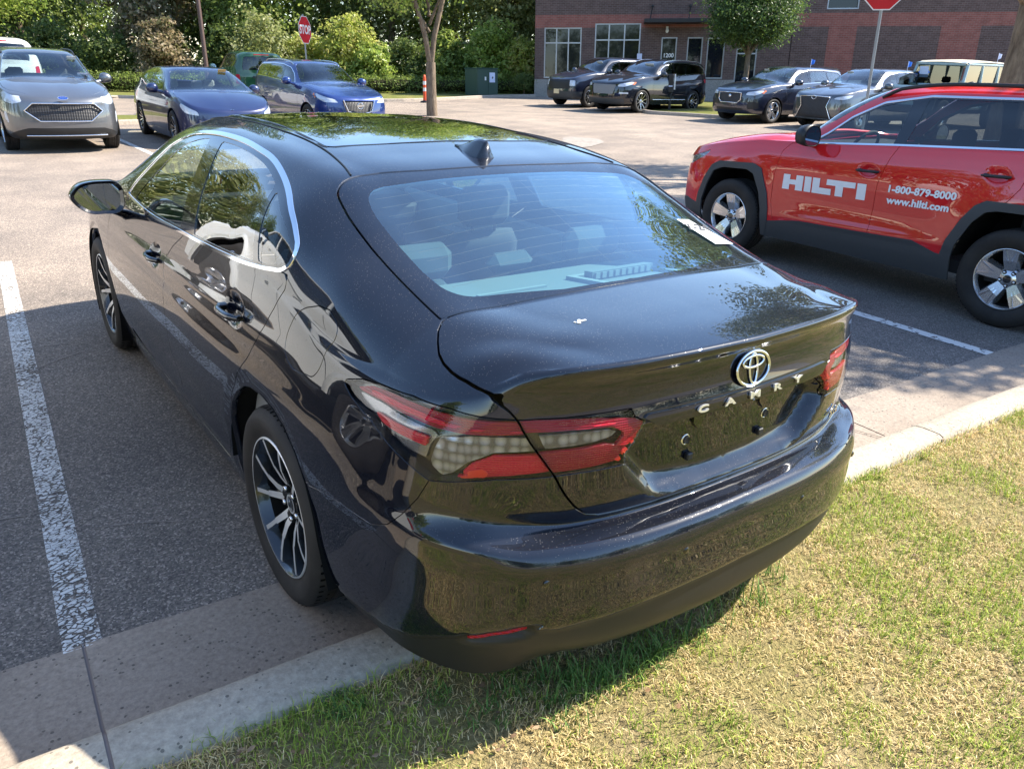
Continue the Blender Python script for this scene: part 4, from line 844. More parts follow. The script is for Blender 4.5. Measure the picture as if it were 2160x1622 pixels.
def vehicle(name, label, cat, pos, yaw, base='suv', pm='black_paint', scale=(1, 1, 1), wheel='five', feat=(), flare=None, sills=None, glass='glass_dark', trim='chrome', h=(.035, .05), group=None, rails=None, seats='seat_fabric', handles=None, roof=None, disp=None, gl_out=None, lamps=True, plate=None, rim=.235, blackpil=True):
    """feat: (polygon in (distance from the front centre, z), material, offset, name)"""
    spec, ft = (SUV, SUVF) if base == 'suv' else (SEDAN, SEDF)
    root = empty(name, pos, (0, 0, yaw)); root.scale = scale; tag(root, label, cat, group)
    A, A0 = make_half(spec, h[0], h[1], None, disp); SL = plan_len(spec); wb, R = ft['wb'], ft['R']
    top = lambda S: S.P[:, 2] > 0
    wo_in = []
    for yc in (0, wb):
        if flare: P = np.array(flare[1 if yc else 0][1])
        elif base == 'suv': P = np.array([(yc+.405*cos(a), .37+.40*sin(a)) for a in np.linspace(-.5, pi+.5, 20)])
        else: P = np.array(ARCH_R if yc == 0 else ARCH_F)
        wo_in.append(P)
    low = lambda S: (S.V[:, 0] > .6) & ~top(S)
    arch = lambda S: np.maximum(gate(sd(wo_in[0], yz(S)), low(S)), gate(sd(wo_in[1], yz(S)), low(S)))
    A = clip(A, -arch(A))
    side = lambda S: (S.V[:, 0] > .5) & (S.V[:, 1] < 2.5)
    dl, A = take(A, lambda S: gate(sd(ft['dlo'], yz(S)), side(S)), .0)
    ring = clip(dl, .014-sd(ft['dlo'], yz(dl))); pil = clip(dl, sd(ft['dlo'], yz(dl))-.014); panes = []
    for pl in ft['gl']: g, pil = take(pil, lambda S, pl=pl: sd(pl, yz(S)), .0); panes.append(g)
    ws, A = take(A, lambda S: gate(sd(ft['ws'], xy(S)), (S.V[:, 1] > ft['ws_y']) & top(S)), .003)
    if base == 'suv': rw, A = take(A, lambda S: gate(sd(ft['rw'], S.V[:, [0, 2]]), (S.V[:, 1] < ft['rw_y']) & top(S)), .004)
    else: rw, A = take(A, lambda S: gate(sd(GLASS_O, xy(S)), (S.V[:, 1] < .2) & top(S)), .004)
    P_ = M[pm]
    for yc, P in ((0, wo_in[0]), (wb, wo_in[1])):
        for sx in (-1, 1):
            mb = MB(); Q = P[P[:, 1] > .25]; n = len(Q); V = [(sx*.91, *q) for q in Q]+[(sx*.5, *q) for q in Q]; mb.add(V, [(i, i+1, n+i+1, n+i) for i in range(n-1)]+[tuple(range(n, 2*n))]); mb.build('wheel_arch_liner', M['arch_black'], root)
    if flare:
        for o_, i_ in flare:
            f, A = take(A, lambda S: gate(sd(o_, yz(S)), low(S)), .0)
            for sx in (-1, 1): part('wheel_arch_flare', offs(f if sx > 0 else f.mirror(), .012), M['plastic_grey'], root, fl=.02, skip0=False)
    if sills:
        f, A = take(A, lambda S: gate(sd(sills, yz(S)), low(S)), .0)
        for sx in (-1, 1): part('sill_cladding', offs(f if sx > 0 else f.mirror(), .008), M['plastic_grey'], root, fl=.02, skip0=False)
    for poly, m, off, nm in feat:
        q = [(SL-a, b) for a, b in poly] if nm[0] != '<' else list(poly); nm = nm.strip('<')
        sym = poly[0][0] < 0 or (nm[-1] == '*'); nm = nm.strip('*')
        S, A = take(A, lambda S: np.where(~top(S), sd(q, sz(S)), -1), .001)
        if sym: part(nm, both(S), M[m], root, off=off, fl=.02)
        else:
            for X in (S, S.mirror()):
                o = part(nm, X, M[m], root, off=off, fl=.025, skip0=False)
                if 'headlamp' in nm and o: part('lens', X, M['lens_clear'], o, off=.001)
    hood, A = take(A, lambda S: gate(sd(ft['hood'], xy(S)), (S.V[:, 1] > 2.1) & top(S)), .003)
    dF, A = take(A, lambda S: gate(sd(ft['doorF'], yz(S)), S.V[:, 0] > .6), .003); dR, A = take(A, lambda S: gate(sd(ft['doorR'], yz(S)), S.V[:, 0] > .6), .003)
    rf = None
    if roof: rf, A = take(A, lambda S: np.where(top(S), np.minimum(sd(roof[0], xy(S)), S.V[:, 2]-1.45), -1), .0); part('roof_cover', offs(both(rf), .01), M[roof[1]], root, fl=.02)
    part('body', both(A), P_, root, fl=.018); part('hood', both(hood), P_, root, fl=.012)
    part('windscreen', both(ws), M['glass_screen' if glass != 'glass' else 'glass'], root, off=-.002); part('rear_window', both(rw), M[glass], root, off=-.002)
    for sx in (-1, 1):
        fx = (lambda S: S) if sx > 0 else (lambda S: S.mirror())
        for nm, S, g in (('front_door', dF, panes[0]), ('rear_door', dR, panes[1])):
            d = part(nm, fx(S), P_, root, fl=.015, skip0=False); part('window_pane', fx(g), M['glass' if glass == 'glass' or (nm == 'front_door') else glass], d, off=-.003)
            if handles:
                hy, hz, mc = handles[nm == 'rear_door']; door_handle(d, sx, hy, hz, x=.912, mcol=M[mc], L=.105)
            elif base == 'suv': door_handle(d, sx, 1.27 if nm == 'front_door' else .24, 1.0, x=.905, mcol=P_)
        part('quarter_window', fx(panes[2]), M[glass], root, off=-.003); part('window_trim', fx(offs(ring, .004)), M[trim], root, fl=.008, skip0=False)
        part('pillar_trim', fx(pil), M['gloss_black'] if blackpil else P_, root, off=-.001)
        mirror_simple(root, sx, .90, 1.83 if base == 'suv' else 1.95, 1.21 if base == 'suv' else 1.03, P_ if pm != 'red_paint' else M['plastic_black'])
    add_wheels(root, R, rim, .225, wheel, .915, (0, wb), detail=False)
    zc = 0 if base != 'suv' else .17
    for x in (-.38, .38): seat(root, x, 1.05, name='front_seat', ztop=.97+zc, z0=.22+zc, m=seats, w=.5)
    s = MB(); s.box((0, .05, .62+zc), (1.26, .16, .62), 0, bev=.05); headrest(s, -.36, .0, 1.03+zc); headrest(s, .36, 0, 1.03+zc); s.build('rear_seat', M[seats], root)
    d = MB(); d.box((0, 2.0, .88+zc), (1.46, .50, .16), 0, bev=.06); d.box((0, 1.4, .35), (1.6, 3.4, .1)); d.build('dashboard', M['dash_dark'], root); steering(root, -.38, 1.72, .93+zc*.9)
    if rails:
        for sx in (-1, 1):
            mb = MB(); y0, y1, x = rails[1:4]; mb.tube([(sx*x, y, surf_pt(A0, x, y)[2]+.040*sstep((y-y0+.01)/.12)*sstep((y1-y+.01)/.16)) for y in np.linspace(y0, y1, 26)], .015, 8); mb.build('roof_rail', M[rails[0]], root)
    return root
mat('plastic_grey', (.045, .05, .055), .55, spec=.4); glassmat('glass_screen', (.42, .48, .50)); mat('canvas_tan', (.42, .38, .30), .85); mat('jeep_grille', (.30, .37, .38), .4)
paint('red_paint', (.62, .012, .016), rough=.35, dust=.12); paint('grey_paint', (.15, .155, .165), metal=.7, rough=.34, dust=.1); paint('navy_paint', (.007, .014, .072), metal=.3, rough=.3, dust=.08)
paint('blue_paint', (.005, .028, .16), metal=.4, rough=.3, dust=.08); paint('green_paint', (.022, .080, .032), rough=.4, dust=.1); paint('white_paint', (.70, .71, .70), rough=.4, dust=.05); paint('dark_paint', (.010, .012, .018), rough=.3, dust=.06)
paint('midnight_paint', (.006, .010, .028), metal=.2, rough=.3, dust=.06); paint('silver_paint', (.09, .095, .105), metal=.6, rough=.3, dust=.08); paint('pale_paint', (.30, .40, .41), rough=.4, dust=.1)
def mesh_mat(name, scale, ratio):
    m = mat(name, (.01, .01, .011), .35, spec=.4); h = NT(m); v = h.coord('Object', scale); vo = h.n('TexVoronoi', {'Vector': v, 'Scale': 1., 'Randomness': 0.}).outputs['Distance']
    h.l(h.ramp(vo, [(ratio, (.004, .004, .004)), (ratio+.08, (.035, .035, .038))]), h.b.inputs['Base Color']); h.bump(vo, .8, .02)
mesh_mat('grille_mesh', (26, 1, 42), .42)
mat('blue_badge', (.01, .05, .30), .25, coat=.6); mat('flag_blue', (.02, .16, .65), .6); mat('flag_white', (.6, .66, .85), .6); mat('tan_sticker', (.75, .45, .15), .6); mat('amber', (.8, .18, .03), .25, coat=.5)
def on_front(A, x, z):
    return None
RAV_FL = [([(.51, .2), (.50, .45), (.475, .57), (.40, .736), (.325, .85), (.25, .895), (-.20, .91), (-.30, .86), (-.40, .70), (-.46, .5), (-.47, .2)], [(.42, .2), (.42, .45), (.405, .54), (.318, .725), (.242, .812), (.16, .835), (-.15, .845), (-.24, .80), (-.33, .65), (-.38, .48), (-.39, .2)]),
          ([(2.23, .2), (2.195, .42), (2.20, .525), (2.235, .662), (2.345, .868), (2.44, .905), (2.88, .878), (2.984, .83), (3.064, .70), (3.125, .54), (3.15, .40), (3.16, .2)], [(2.27, .2), (2.285, .50), (2.325, .655), (2.42, .81), (2.51, .842), (2.83, .825), (2.95, .777), (3.02, .64), (3.075, .46), (3.09, .2)])]
RAV_SILL = [(2.25, .10), (2.205, .405), (1.979, .445), (1.852, .465), (1.128, .49), (.758, .507), (.548, .45), (.44, .443), (.36, .1)]
def rav_disp(V, N, P):
    V = V.copy(); y = V[:, 1]; z = P[:, 1]; m = (V[:, 0] > .7) & (P[:, 2] <= 0)
    for cy, cz in ((1.26, .985), (.24, 1.075)): q = ((y-cy)/.085)**2+((z-cz)/.05)**2; V[:, 0] -= np.where(m, .022*sstep((1-q)/.7), 0)
    V[:, 0] -= np.where(m, .030*np.exp(-((z-.66)/.14)**2)*np.exp(-((y-1.35)/.75)**4), 0)
    V[:, 0] += np.where(m, .014*np.exp(-((z-.50-.03*(1.3-y))/.035)**2)*np.exp(-((y-1.3)/.8)**4), 0)
    d = np.hypot(y-2.69, z-.40)-.50; V[:, 0] += np.where(m, .012*np.exp(-(d/.10)**2), 0); d = np.hypot(y, z-.40)-.50; V[:, 0] += np.where(m, .016*np.exp(-(d/.12)**2), 0); return V
def build_rav():
    yaw = .049; ox, oy = 4.642+.91*cos(yaw), .2148-.91*sin(yaw)
    feat = [([(-.5, .24), (.62, .24), (.62, .44), (.5, .50), (.40, .70), (-.5, .70)], 'grille_mesh', -.02, 'grille'), ([(.52, .83), (.75, .86), (1.05, .93), (1.20, .985), (1.12, .90), (.90, .80), (.60, .76)], 'lamp_chrome', -.015, 'headlamp'),
            ([(.62, .2), (.62, .42), (.9, .46), (1.20, .42), (1.4, .36), (1.4, .2)], 'plastic_grey', .004, 'bumper_cladding'),
            ([(.20, .30), (.86, .30), (.86, .52), (.20, .52)], 'plastic_grey', .004, '<rear_cladding'), ([(.70, .98), (.74, 1.09), (1.10, 1.10), (1.06, .98)], 'lamp_red', .002, '<tail_lamp')]
    r = vehicle('parked_suv', 'red suv with white block lettering on its doors and grey wheel arches', 'car', (ox, oy, 0), -yaw, 'suv', 'red_paint', (1, 1, 1), 'five', feat, RAV_FL, RAV_SILL, 'glass_dark', 'chrome', (.02, .028), rails=('plastic_black', -.45, 1.45, .62, 1.695), handles=((1.26, .985, 'plastic_black'), (.24, 1.075, 'plastic_black')), disp=rav_disp, rim=.228)
    for k in r.children:       # only the top edge of the side glass is bright
        pass
    # lettering, laid on the left doors
    H, _ = make_half(SUV, .03, .04, None, rav_disp)
    def dx(y, z): d = ((H.V[:, 1:]-[y, z])**2).sum(1)+np.where((H.V[:, 0] > .7) & (H.P[:, 2] <= 0), 0, 9); i = d.argsort()[:4]; return H.V[i, 0].mean()
    # block capitals, u rearwards 0..1, v up 0..1
    w = .087
    L = [[(0, 0), (w, 0), (w, .36), (.165, .36), (.165, 0), (.255, 0), (.255, 1), (.165, 1), (.165, .68), (w, .68), (w, 1), (0, 1)],
         [(.275, 0), (.357, 0), (.357, 1), (.275, 1)],
         [(.375, 0), (.605, 0), (.605, .40), (.462, .40), (.462, 1), (.375, 1)],
         [(.545, .64), (.655, .64), (.655, 0), (.745, 0), (.745, .64), (.880, .64), (.880, 1), (.545, 1)],
         [(.900, 0), (1., 0), (1., 1), (.900, 1)]]
    def place(polys, y0, z0, y1, z1, hh, nm):
        for p in polys:
            mb = MB(); q = [(y0+(y1-y0)*u+.0*v, z0+(z1-z0)*u+hh*v) for u, v in p]; x = [dx(a, b)+.004 for a, b in q]; mb.add([(-xx, a, b) for xx, (a, b) in zip(x, q)], [tuple(range(len(q)))]); mb.build(nm, M['white_vinyl'], r)
    place(L, 2.085, .722, 1.243, .742, .132, 'letter')
    for txt, y, z, sz_, sl in (('1-800-879-8000', .770, .876, .083, .017), ('www.hilti.com', .777, .785, .083, .015)):
        me = text_mesh(txt, sz_, 0, bold=.0032); co = np.zeros(len(me.vertices)*3); me.vertices.foreach_get('co', co); co = co.reshape(-1, 3)
        Wd = np.ptp(co[:, 0]); k = .56/Wd if '800' in txt else .53/Wd; out = np.zeros_like(co); out[:, 1] = y-co[:, 0]*k; out[:, 2] = z+co[:, 1]*.92+co[:, 0]*k*sl*2
        ys = np.linspace(.45, 1.1, 14); xs = [dx(q, z)+.005 for q in ys]; out[:, 0] = -np.interp(out[:, 1], ys, xs); me.vertices.foreach_set('co', out.ravel()); me.update(); link('lettering', me, M['white_vinyl'], r)
    return r
def badge_oval(root, y, z, a, b, m='blue_badge', txt=None, n_=(0, 1, 0)):
    e = empty('emblem', (0, y, z), Vector(n_).to_track_quat('Z', 'Y').to_euler(), root); mb = MB(); mb.prism([(a*cos(t), b*sin(t)) for t in np.linspace(0, 2*pi, 33)[:-1]], 0, .01); mb.build('plate', M[m], e)
    mb = MB(); mb.tube([(a*cos(t), b*sin(t), .01) for t in np.linspace(0, 2*pi, 33)], .005, 6, cap=False); mb.build('rim', M['chrome'], e)
    if txt: text_obj('script', txt, b*1.25, M['chrome'], e, (0, 0, .012), (0, 0, 0), shear=.3)
def wsticker(root, x, y, z, w, h, m='paper_white', rx=-60, nm='window_sticker'):
    mb = MB(); mb.box((0, 0, 0), (w, h, .003)); o = mb.build(nm, M[m], root); o.location = (x, y, z); o.rotation_euler = (radians(rx), 0, pi); return o
def flag(root, x, y, z, m, hgt=.32):
    mb = MB(); mb.tube([(x, y, z), (x, y, z+hgt)], .006, 6); mb.box((x, y, z), (.03, .06, .02), 0, bev=.004); o = mb.build('flag_pole', M['flag_white'], root)
    f = MB(); n = 6; V = []
    for i in range(n+1):
        t = i/n; V += [(x+.02*sin(t*6), y-.015-t*.16, z+hgt*(1-.12*t)), (x+.02*sin(t*6+.6), y-.015-t*.15, z+hgt*(.42+.18*t))]
    f.add(V, [(2*i, 2*i+1, 2*i+3, 2*i+2) for i in range(n)], 0, True); f.build('flag', M[m], o)
def fleet():
    rot = pi
    def P(px, d): q = at(px, d); return q
    # grey crossover facing the camera
    g = [([(-.6, .56), (.40, .56), (.62, .72), (.48, .83), (-.6, .83)], 'grille_mesh', -.02, 'grille'), ([(.62, .86), (.70, 1.0), (1.20, 1.02), (1.30, .98), (1.05, .86), (.80, .82)], 'headlamp_clear', -.004, 'headlamp'),
         ([(-.6, .2), (.50, .2), (.9, .2), (1.1, .30), (.80, .38), (.58, .44), (-.6, .44)], 'plastic_black', .004, 'lower_intake'), ([(.92, .52), (.98, .50), (1.04, .60), (1.04, .70), (.96, .70)], 'headlamp_clear', .002, 'running_lamp')]
    r = vehicle('parked_suv', 'grey crossover facing the camera at the left edge, mesh grille outlined in chrome', 'car', (.42, 17.1, -.06), pi-.0, 'suv', 'grey_paint', (.99, .985, .985), 'five', g, glass='glass', rails=('plastic_black', -.40, 1.35, .60, 1.70), group='cars parked nose out along the left row')
    SL = 3.62
    mb = MB(); loop = [(-.60, .72), (-.47, .84), (.47, .84), (.60, .72), (.39, .55), (-.39, .55), (-.60, .72)]
    def fy(x): return 3.635-.10*abs(x/.6)**2.2
    P_ = [];
    for (a, b), (c, d) in zip(loop[:-1], loop[1:]):
        for t in np.linspace(0, 1, 9)[:-1]: x = a+(c-a)*t; P_.append((x, fy(x), b+(d-b)*t))
    P_.append(P_[0]); mb.tube(P_, .011, 6, cap=False); mb.build('grille_surround', M['chrome'], r)
    for i, z in enumerate((.60, .65, .70, .75, .80)):
        for j in range(-7, 8):
            x = j*.075+(i % 2)*.037
            if abs(x) < .60-abs(z-.72)*1.4-.04:
                pass
    mb = MB(); mb.tube([(x, 3.60-.10*abs(x/.7)**2.2, .315) for x in np.linspace(-.62, .62, 15)], .022, 8, flat=.6); mb.build('skid_plate', M['satin_chrome'], r)
    badge_oval(r, 3.605, .925, .078, .031, 'blue_badge', 'Ford', (0, .85, .5))
    wsticker(r, -.50, 1.66, 1.545, .15, .07, rx=-58); wsticker(r, -.60, 2.02, 1.27, .18, .05, m='flag_white', rx=-58)
    # dark blue saloon with the plain nose
    g = [([(.62, .62), (.66, .70), (.98, .80), (1.14, .83), (1.10, .76), (.90, .65)], 'headlamp_clear', -.004, 'headlamp'), ([(-.6, .2), (.55, .2), (.52, .30), (-.6, .32)], 'plastic_black', -.01, 'lower_intake')]
    r = vehicle('parked_saloon', 'dark blue saloon facing the camera with a smooth nose and pale seats', 'car', (3.23, 17.1, -.06), pi+.0, 'sedan', 'navy_paint', (1.0, .96, 1.0), 'ten', g, glass='glass', trim='gloss_black', seats='cabin_light', rim=.22, group='cars parked nose out along the left row')
    mb = MB(); mb.prism([(-.035, .03), (.035, .03), (.03, .02), (.008, .02), (.0, -.04), (-.008, .02), (-.03, .02)], 0, .006); o = mb.build('emblem', M['chrome'], r); o.location = (0, 3.715, .742); o.rotation_euler = (radians(-40), 0, pi)
    wsticker(r, -.38, 1.93, 1.378, .16, .055, m='tan_sticker', rx=-62)
    # royal blue crossover
    g = [([(-.6, .52), (.30, .52), (.42, .84), (-.6, .84)], 'grille_mesh', -.02, 'grille'), ([(.50, .80), (.60, .88), (1.0, .95), (1.24, 1.0), (1.14, .90), (.85, .80)], 'headlamp_clear', -.004, 'headlamp'), ([(1.14, .885), (1.25, .99), (1.32, .98), (1.22, .88)], 'amber', .002, 'side_marker'), ([(-.6, .22), (.7, .22), (.65, .40), (-.6, .42)], 'plastic_black', .003, 'lower_intake')]
    r = vehicle('parked_suv', 'bright blue crossover with silver roof rails, behind the roof of the black sedan', 'car', (P((748, 200), 17.9)[0], P((748, 200), 17.9)[1]+3.6, -.07), pi+.03, 'suv', 'blue_paint', (.99, 1.0, .97), 'ten', g, glass='glass_dark', rails=('satin_chrome', -.35, 1.40, .61, 1.69), group='cars parked nose out along the left row')
    mb = MB(); mb.tube([(-.40, 3.60, .86), (-.30, 3.63, .60), (0, 3.65, .54), (.30, 3.63, .60), (.40, 3.60, .86)], .026, 8, flat=.5); mb.build('grille_surround', M['chrome'], r)
    mb = MB(); mb.tube([(.07*cos(t), 3.665, .735+.07*sin(t)) for t in np.linspace(0, 2*pi, 25)], .009, 6, cap=False); mb.box((0, 3.665, .735), (.17, .012, .03)); mb.build('emblem', M['chrome'], r)
    # green suv, tail towards the camera
    rg = [([(.72, .80), (.74, 1.06), (.90, 1.06), (.90, .80)], 'lamp_red', .002, '<tail_lamp'), ([(-.2, .2), (-.2, .48), (1.3, .48), (1.3, .2)], 'plastic_black', .003, '<rear_bumper')]
    q = P((545, 200), 25); zg = float(gz(q[0], q[1]))
    r = vehicle('parked_suv', 'green square suv with its tail to the camera, between the two blue cars', 'car', (q[0]+.1, q[1]+.3, zg), -.10, 'suv', 'green_paint', (1.0, .95, 1.07), 'ten', rg, glass='glass_dark', trim='gloss_black')
    text_obj('lettering', 'BRONCO SPORT', .085, M['ink'], r, (.0, -.925, .99), (radians(90), 0, 0), extrude=.004, bold=.002)
    mb = MB(); mb.box((0, -.80, 1.595), (.46, .03, .04), 0, bev=.006); mb.build('brake_light', M['lamp_red'], r)
    # white suv hidden behind the grey crossover
    q = P((18, 200), 21.5); zg = float(gz(q[0], q[1]))
    r = vehicle('parked_suv', 'white suv of which only the roof shows above the grey crossover', 'car', (q[0], q[1]+.6, zg), .02, 'suv', 'white_paint', (1.04, 1.05, 1.13), 'ten', rg, glass='glass_dark', trim='gloss_black')
    mb = MB(); mb.box((0, -.80, 1.60), (.30, .03, .04), 0, bev=.006); mb.build('brake_light', M['lamp_red'], r)
    # right hand row, noses towards the left of the photo
    hx = pi/2
    def rowcar(px, dpt, **k): return None
    def place(nx, cy, L, yaw=0.): return (nx+L, cy, float(gz(nx+1.5, cy)))
    gr = 'cars parked in front of the brick building'
    g = [([(-.6, .60), (.62, .60), (.62, .90), (-.6, .90)], 'plastic_black', -.01, 'grille'), ([(.58, .70), (.58, .89), (.86, .89), (.86, .70)], 'headlamp_clear', -.004, 'headlamp'), ([(-.6, .2), (1.3, .2), (1.3, .52), (-.6, .52)], 'plastic_grey', .004, 'lower_bumper')]
    r = vehicle('parked_suv', 'dark blue boxy suv with a cream plate, by the storefront windows', 'car', place(18.0, 22.3, 3.5), hx+.02, 'suv', 'midnight_paint', (1.0, .95, 1.06), 'ten', g, glass='glass_dark', trim='gloss_black', group=gr)
    mb = MB(); mb.box((0, 3.63, .50), (.30, .02, .15), 0, bev=.004); mb.build('number_plate', M['tan_plate'], r)
    wsticker(r, -.35, 1.75, 1.50, .3, .10, rx=-55)
    for x in (-.52, .52): mb = MB(); mb.tube([(x, 1.2, 1.70), (x, 1.2, 1.72)], .01, 6)
    g = [([(-.6, .56), (.42, .56), (.52, .86), (-.6, .86)], 'grille_bright', -.01, 'grille'), ([(.56, .80), (.60, .88), (1.0, .95), (1.22, .97), (1.1, .88), (.8, .80)], 'headlamp_clear', -.004, 'headlamp'), ([(1.06, .88), (1.20, .96), (1.30, .95), (1.2, .87)], 'amber', .002, 'side_marker'), ([(.62, .58), (.62, .63), (.95, .63), (.95, .58)], 'headlamp_clear', .002, 'fog_lamp'), ([(-.6, .2), (.9, .2), (.8, .42), (-.6, .42)], 'plastic_grey', .004, 'lower_bumper'), ([(.74, .98), (.78, 1.10), (1.16, 1.10), (1.12, .98)], 'lamp_red', .002, '<tail_lamp')]
    r = vehicle('parked_suv', 'black long suv with a silver mesh grille, beside the short black post', 'car', place(17.75, 19.75, 3.95), hx+.10, 'suv', 'dark_paint', (1.07, 1.09, 1.045), 'ten', g, glass='glass_dark', rails=('chrome', -.50, 1.45, .62, 1.69), group=gr, rim=.262)
    wsticker(r, -.30, 1.75, 1.50, .35, .10, rx=-55)
    mb = MB(); mb.tube([(-.93, y, .42) for y in np.linspace(.5, 2.2, 5)], .014, 6); mb.build('sill_strip', M['chrome'], r)
    g = [([(-.6, .58), (.32, .58), (.40, .66), (.40, .84), (-.6, .84)], 'grille_mesh', -.01, 'grille'), ([(.52, .80), (.56, .89), (.95, .95), (1.16, .96), (1.0, .86), (.8, .80)], 'headlamp_clear', -.004, 'headlamp'), ([(1.02, .87), (1.15, .96), (1.24, .95), (1.1, .86)], 'amber', .002, 'side_marker'), ([(-.6, .34), (.5, .34), (.5, .42), (-.6, .42)], 'plastic_black', -.005, 'lower_intake'), ([(.62, .40), (.62, .62), (.95, .60), (.95, .42)], 'plastic_black', -.004, 'side_intake')]
    r = vehicle('parked_suv', 'navy blue suv with a blue flag on its roof, nearest the grass island', 'car', place(18.45, 14.3, 3.75), hx-.02, 'suv', 'midnight_paint', (1.04, 1.03, .975), 'five', g, glass='glass', trim='chrome', group=gr, rim=.262)
    mb = MB(); mb.tube([(-.40, 3.60, .86), (-.40, 3.60, .66), (-.30, 3.62, .565), (.30, 3.62, .565), (.40, 3.60, .66), (.40, 3.60, .86), (.0, 3.63, .865), (-.40, 3.60, .86)], .014, 6, cap=False); mb.build('grille_surround', M['chrome'], r)
    mb = MB(); mb.lathe([(0, .02), (.045, .015), (.05, 0)], 20, c=(0, 3.61, .76), axis='y'); mb.build('emblem', M['satin_chrome'], r); flag(r, -.70, 1.0, 1.60, 'flag_blue'); wsticker(r, .38, 1.62, 1.54, .18, .08, rx=-55)
    r = vehicle('parked_suv', 'black suv mostly hidden behind the navy sporty suv, white sheet on its windscreen', 'car', place(23.0, 17.2, 3.7), hx, 'suv', 'dark_paint', (1., 1., .97), 'five', g, glass='glass', trim='gloss_black', group=gr)
    wsticker(r, -.30, 1.75, 1.50, .42, .13, rx=-55)
    g = [([(-.6, .28), (.62, .28), (.42, .62), (.50, .88), (-.6, .88)], 'grille_mesh', -.012, 'grille'), ([(.56, .82), (.62, .88), (1.0, .94), (1.2, .95), (1.0, .85), (.8, .81)], 'headlamp_clear', -.004, 'headlamp'), ([(.74, .42), (.80, .55), (1.0, .55), (.98, .42)], 'plastic_black', -.005, 'side_intake')]
    r = vehicle('parked_suv', 'grey suv with a large spindle grille and a blue flag, above the red suv bonnet', 'car', place(18.7, 11.5, 3.7), hx-.03, 'suv', 'silver_paint', (1.02, 1.02, .975), 'five', g, glass='glass', trim='chrome', group=gr)
    mb = MB(); mb.tube([(.55, 3.56, .30), (.40, 3.60, .62), (.48, 3.57, .87), (0, 3.63, .885), (-.48, 3.57, .87), (-.40, 3.60, .62), (-.55, 3.56, .30)], .012, 6); mb.build('grille_surround', M['chrome'], r)
    mb = MB(); mb.tube([(.07*cos(t), 3.635, .85+.05*sin(t)) for t in np.linspace(0, 2*pi, 25)], .008, 6, cap=False); mb.build('emblem', M['chrome'], r); flag(r, -.70, .6, 1.60, 'flag_blue'); wsticker(r, .38, 1.62, 1.54, .2, .09, rx=-55)
    jeep()
